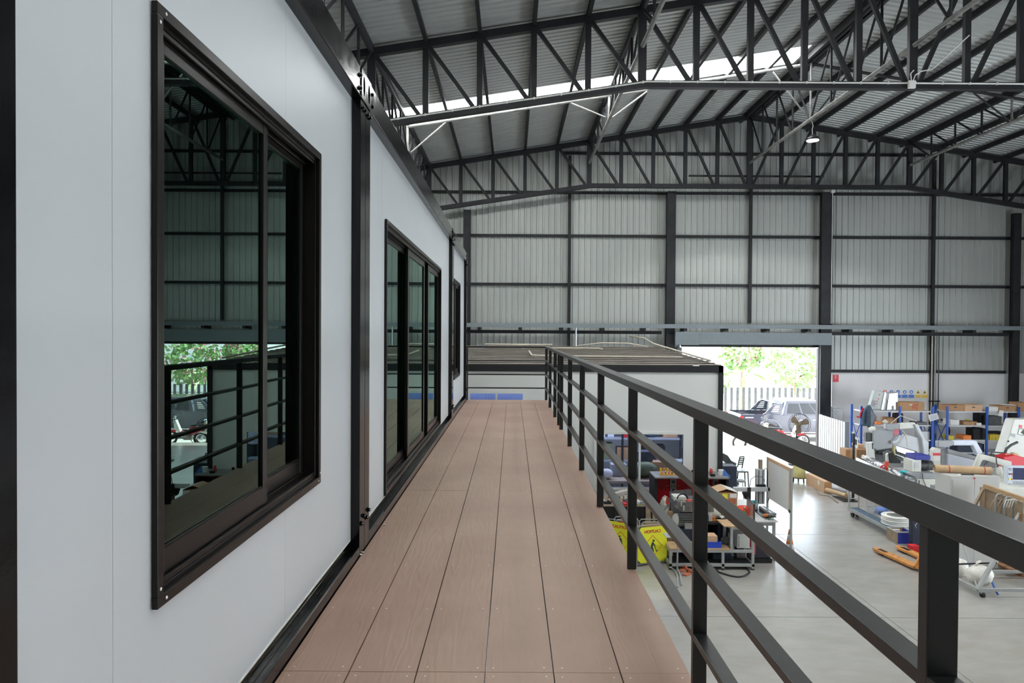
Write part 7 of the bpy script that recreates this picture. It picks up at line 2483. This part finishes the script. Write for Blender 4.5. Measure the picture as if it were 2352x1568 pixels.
def bike(x, y, label, m1, m2, face=1):
    T = Matrix.Translation((x, y, GZ)) @ Matrix.Scale(face, 4, (1, 0, 0))
    t = thing('motorbike', label, 'motorbike', (x, y, GZ), 'parked motorbikes')

    def B(): m = M(); m.xf = T; return m
    for cx in (0.0, 1.22):
        w_ = B().ring((cx, 0, 0.29), 0.25, 0.042, (0, 1, 0), 24, 8).build('tyre', 'rubber', t, smooth=True)
        mb = B().ring((cx, 0, 0.29), 0.20, 0.014, (0, 1, 0), 24, 6)
        for k in range(10):
            a_ = k * math.pi / 5
            mb.cyl((cx, 0, 0.29), (cx + 0.2 * math.cos(a_), 0, 0.29 + 0.2 * math.sin(a_)), 0.006, n=5)
        mb.build('rim', 'bright_steel', w_)
    B().bar((1.22, 0.07, 0.29), (0.98, 0.07, 0.95), 0.03).build('fork', 'bright_steel', t)
    B().prism([(a, -0.09, b) for a, b in ((0.98, 1.0), (1.08, 0.92), (1.02, 0.62), (0.82, 0.42), (0.78, 0.30), (0.70, 0.32), (0.82, 0.62))], (0, 0.18, 0)).build('leg_shield', m2, t, bev=0.02)
    B().prism([(a, -0.07, b) for a, b in ((0.80, 0.55), (0.62, 0.50), (0.40, 0.70), (-0.05, 0.74), (-0.28, 0.82), (-0.30, 0.70), (0.0, 0.56), (0.35, 0.42), (0.62, 0.38))], (0, 0.14, 0)).build('body_fairing', m1, t, bev=0.02)
    B().prism([(a, -0.10, b) for a, b in ((0.42, 0.72), (0.38, 0.80), (-0.1, 0.84), (-0.28, 0.86), (-0.26, 0.80), (-0.05, 0.76))], (0, 0.20, 0)).build('seat', 'black_plastic', t, bev=0.02)
    B().box(0.35, 0.68, -0.1, 0.1, 0.2, 0.40).build('engine', 'oily_steel', t, bev=0.02)
    B().tube([(0.98, -0.28, 1.02), (0.96, -0.1, 1.03), (0.96, 0.1, 1.03), (0.98, 0.28, 1.02)], 0.018, 8).build('handlebar', 'black_plastic', t)
    B().ball((1.04, 0, 1.0), 0.07, 0.08, 0.07).build('headlamp', 'chrome', t, smooth=True)
    for s in (-1, 1):
        B().ball((0.95, s * 0.27, 1.22), 0.02, 0.06, 0.04).build('mirror', 'black_plastic', t, smooth=True)
        B().cyl((0.95, s * 0.22, 1.03), (0.95, s * 0.27, 1.2), 0.006, n=6).build('mirror_stem', 'black_plastic', t)
    B().bar((0.5, 0.12, 0.2), (0.45, 0.28, 0.01), 0.02).build('side_stand', 'steel_dark', t)
    B().prism([(a, -0.06, b) for a, b in ((1.0, 0.56), (1.22, 0.60), (1.42, 0.50), (1.22, 0.56), (1.02, 0.50))], (0, 0.12, 0)).build('front_mudguard', m1, t)
    return t


bike(8.75, 26.15, 'white and cream small motorbike parked just outside the door, left of the red one', 'plastic_white', 'pvc_cream')
bike(10.15, 26.6, 'red small motorbike parked outside the door beside the pickup wheel', 'red', 'plastic_white')

# slatted boundary fence
t = thing('boundary_fence', 'dark slatted boundary fence behind the pickup', 'fence', (11, 34, GZ))
mb = M()
for k in range(75): mb.box(1.0 + k * 0.30, 1.0 + k * 0.30 + 0.13, 34.0, 34.03, GZ + 0.15, 1.55)
mb.build('slats', 'machine_dark', t)
mb = M()
for z in (0.1, 1.1): mb.box(1.0, 23.5, 34.03, 34.08, z, z + 0.06)
for k in range(9): mb.box(1.0 + k * 2.7, 1.1 + k * 2.7, 34.08, 34.18, GZ, 1.55)
mb.build('rails_and_posts', 'frame_grey', t)

# planting beyond the fence
R = random.Random(21)


def banana(x, y, h, s, label):
    t = thing('banana_plant', label, 'plant', (x, y, GZ), 'plants beyond the fence')
    M().cyl((x, y, GZ), (x, y, GZ + h * 0.6), 0.13, 0.08, n=10).build('stem', 'bark', t)
    mb = M()
    for k in range(11):
        a_ = R.random() * 6.28
        Lf = s * (0.8 + 0.5 * R.random())
        lift = 0.5 + 0.6 * R.random()
        n_ = 9
        vs, fs = [], []
        for i in range(n_ + 1):
            u = i / n_
            r_ = Lf * (u * 0.9)
            z = GZ + h * 0.6 + Lf * (lift * u - 0.95 * u * u)
            wd = 0.28 * s * math.sin(math.pi * min(1, 0.08 + u * 0.92)) ** 0.7
            c = Vector((x + math.cos(a_) * r_, y + math.sin(a_) * r_, z))
            sd = Vector((-math.sin(a_), math.cos(a_), 0)) * wd
            dz = Vector((0, 0, 0.35 * wd))
            vs += [c - sd - dz, c, c + sd - dz]
        for i in range(n_):
            for j in range(2): fs.append((3 * i + j, 3 * i + j + 1, 3 * i + 4 + j, 3 * i + 3 + j))
        mb.add(vs, fs)
    mb.build('leaves', 'leaf_light' if R.random() > 0.4 else 'leaf', t)
    return t


for k, (x, y, h, s, lb) in enumerate(((6.6, 37.8, 2.6, 1.5, 'broad leaved banana plant beyond the fence, leftmost'), (9.8, 40.0, 3.2, 1.7, 'tall banana plant beyond the fence, second from left'), (13.6, 40.0, 3.4, 1.5, 'tall banana plant behind the roll bar of the pickup'), (17.2, 41.0, 3.0, 1.6, 'banana plant beyond the fence, in front of the white house'), (3.2, 39.2, 2.6, 1.5, 'banana plant hidden partly by the white office'))):
    banana(x, y, h, s, lb)


def bush(x, y, rx, rz, zc, label, m1, m2, n=700):
    t = thing('flowering_bush', label, 'bush', (x, y, GZ), 'bushes beyond the fence')
    M().cyl((x, y, GZ), (x, y, zc), 0.09, 0.05, n=8).build('trunk', 'bark', t)
    for m_, cnt, sz in ((m1, n, 0.16), (m2, n // 3, 0.11)):
        mb = M()
        for k in range(cnt):
            u, v, w_ = R.gauss(0, 1), R.gauss(0, 1), R.gauss(0, 1)
            d = math.sqrt(u * u + v * v + w_ * w_) + 1e-6
            rr_ = 0.55 + 0.45 * R.random()
            c = Vector((x + rx * u / d * rr_, y + rx * v / d * rr_, zc + rz * w_ / d * rr_))
            a = Vector((R.uniform(-1, 1), R.uniform(-1, 1), R.uniform(-1, 1))).normalized() * sz
            b = a.cross(Vector((R.uniform(-1, 1), R.uniform(-1, 1), R.uniform(-1, 1)))).normalized() * sz * 0.6
            mb.add([c - a, c - b, c + a, c + b], [(0, 1, 2, 3)])
        mb.build('foliage' if m_ == m1 else 'blossoms', m_, t)


bush(15.2, 36.6, 1.6, 1.5, 2.6, 'pink flowering bush at the right of the doorway view', 'leaf', 'blossom')
bush(12.2, 36.2, 1.2, 1.0, 3.2, 'pink flowering bush above the pickup cab', 'leaf', 'blossom')
bush(18.7, 37.0, 1.6, 1.8, 2.2, 'pink flowering bush at the far right, seen in the window reflection', 'leaf', 'blossom')
bush(10.6, 36.4, 1.1, 0.8, 1.6, 'low green bush behind the slatted fence', 'leaf_light', 'leaf')
t = thing('white_house', 'white house far beyond the fence with a pale roof', 'house', (13, 47, GZ))
M().box(4, 24, 47, 53, GZ, 4.2).build('wall', 'house_white', t)
M().prism([(3.5, 46.5, 4.2), (24.5, 46.5, 4.2), (24.5, 50, 6.2), (3.5, 50, 6.2)], (0, 0, 0.15)).build('roof', 'frame_grey', t)
for x in (7, 11, 15, 19):
    M().box(x, x + 1.4, 46.96, 46.99, 1.0, 2.6).build('window', 'machine_blue', t)
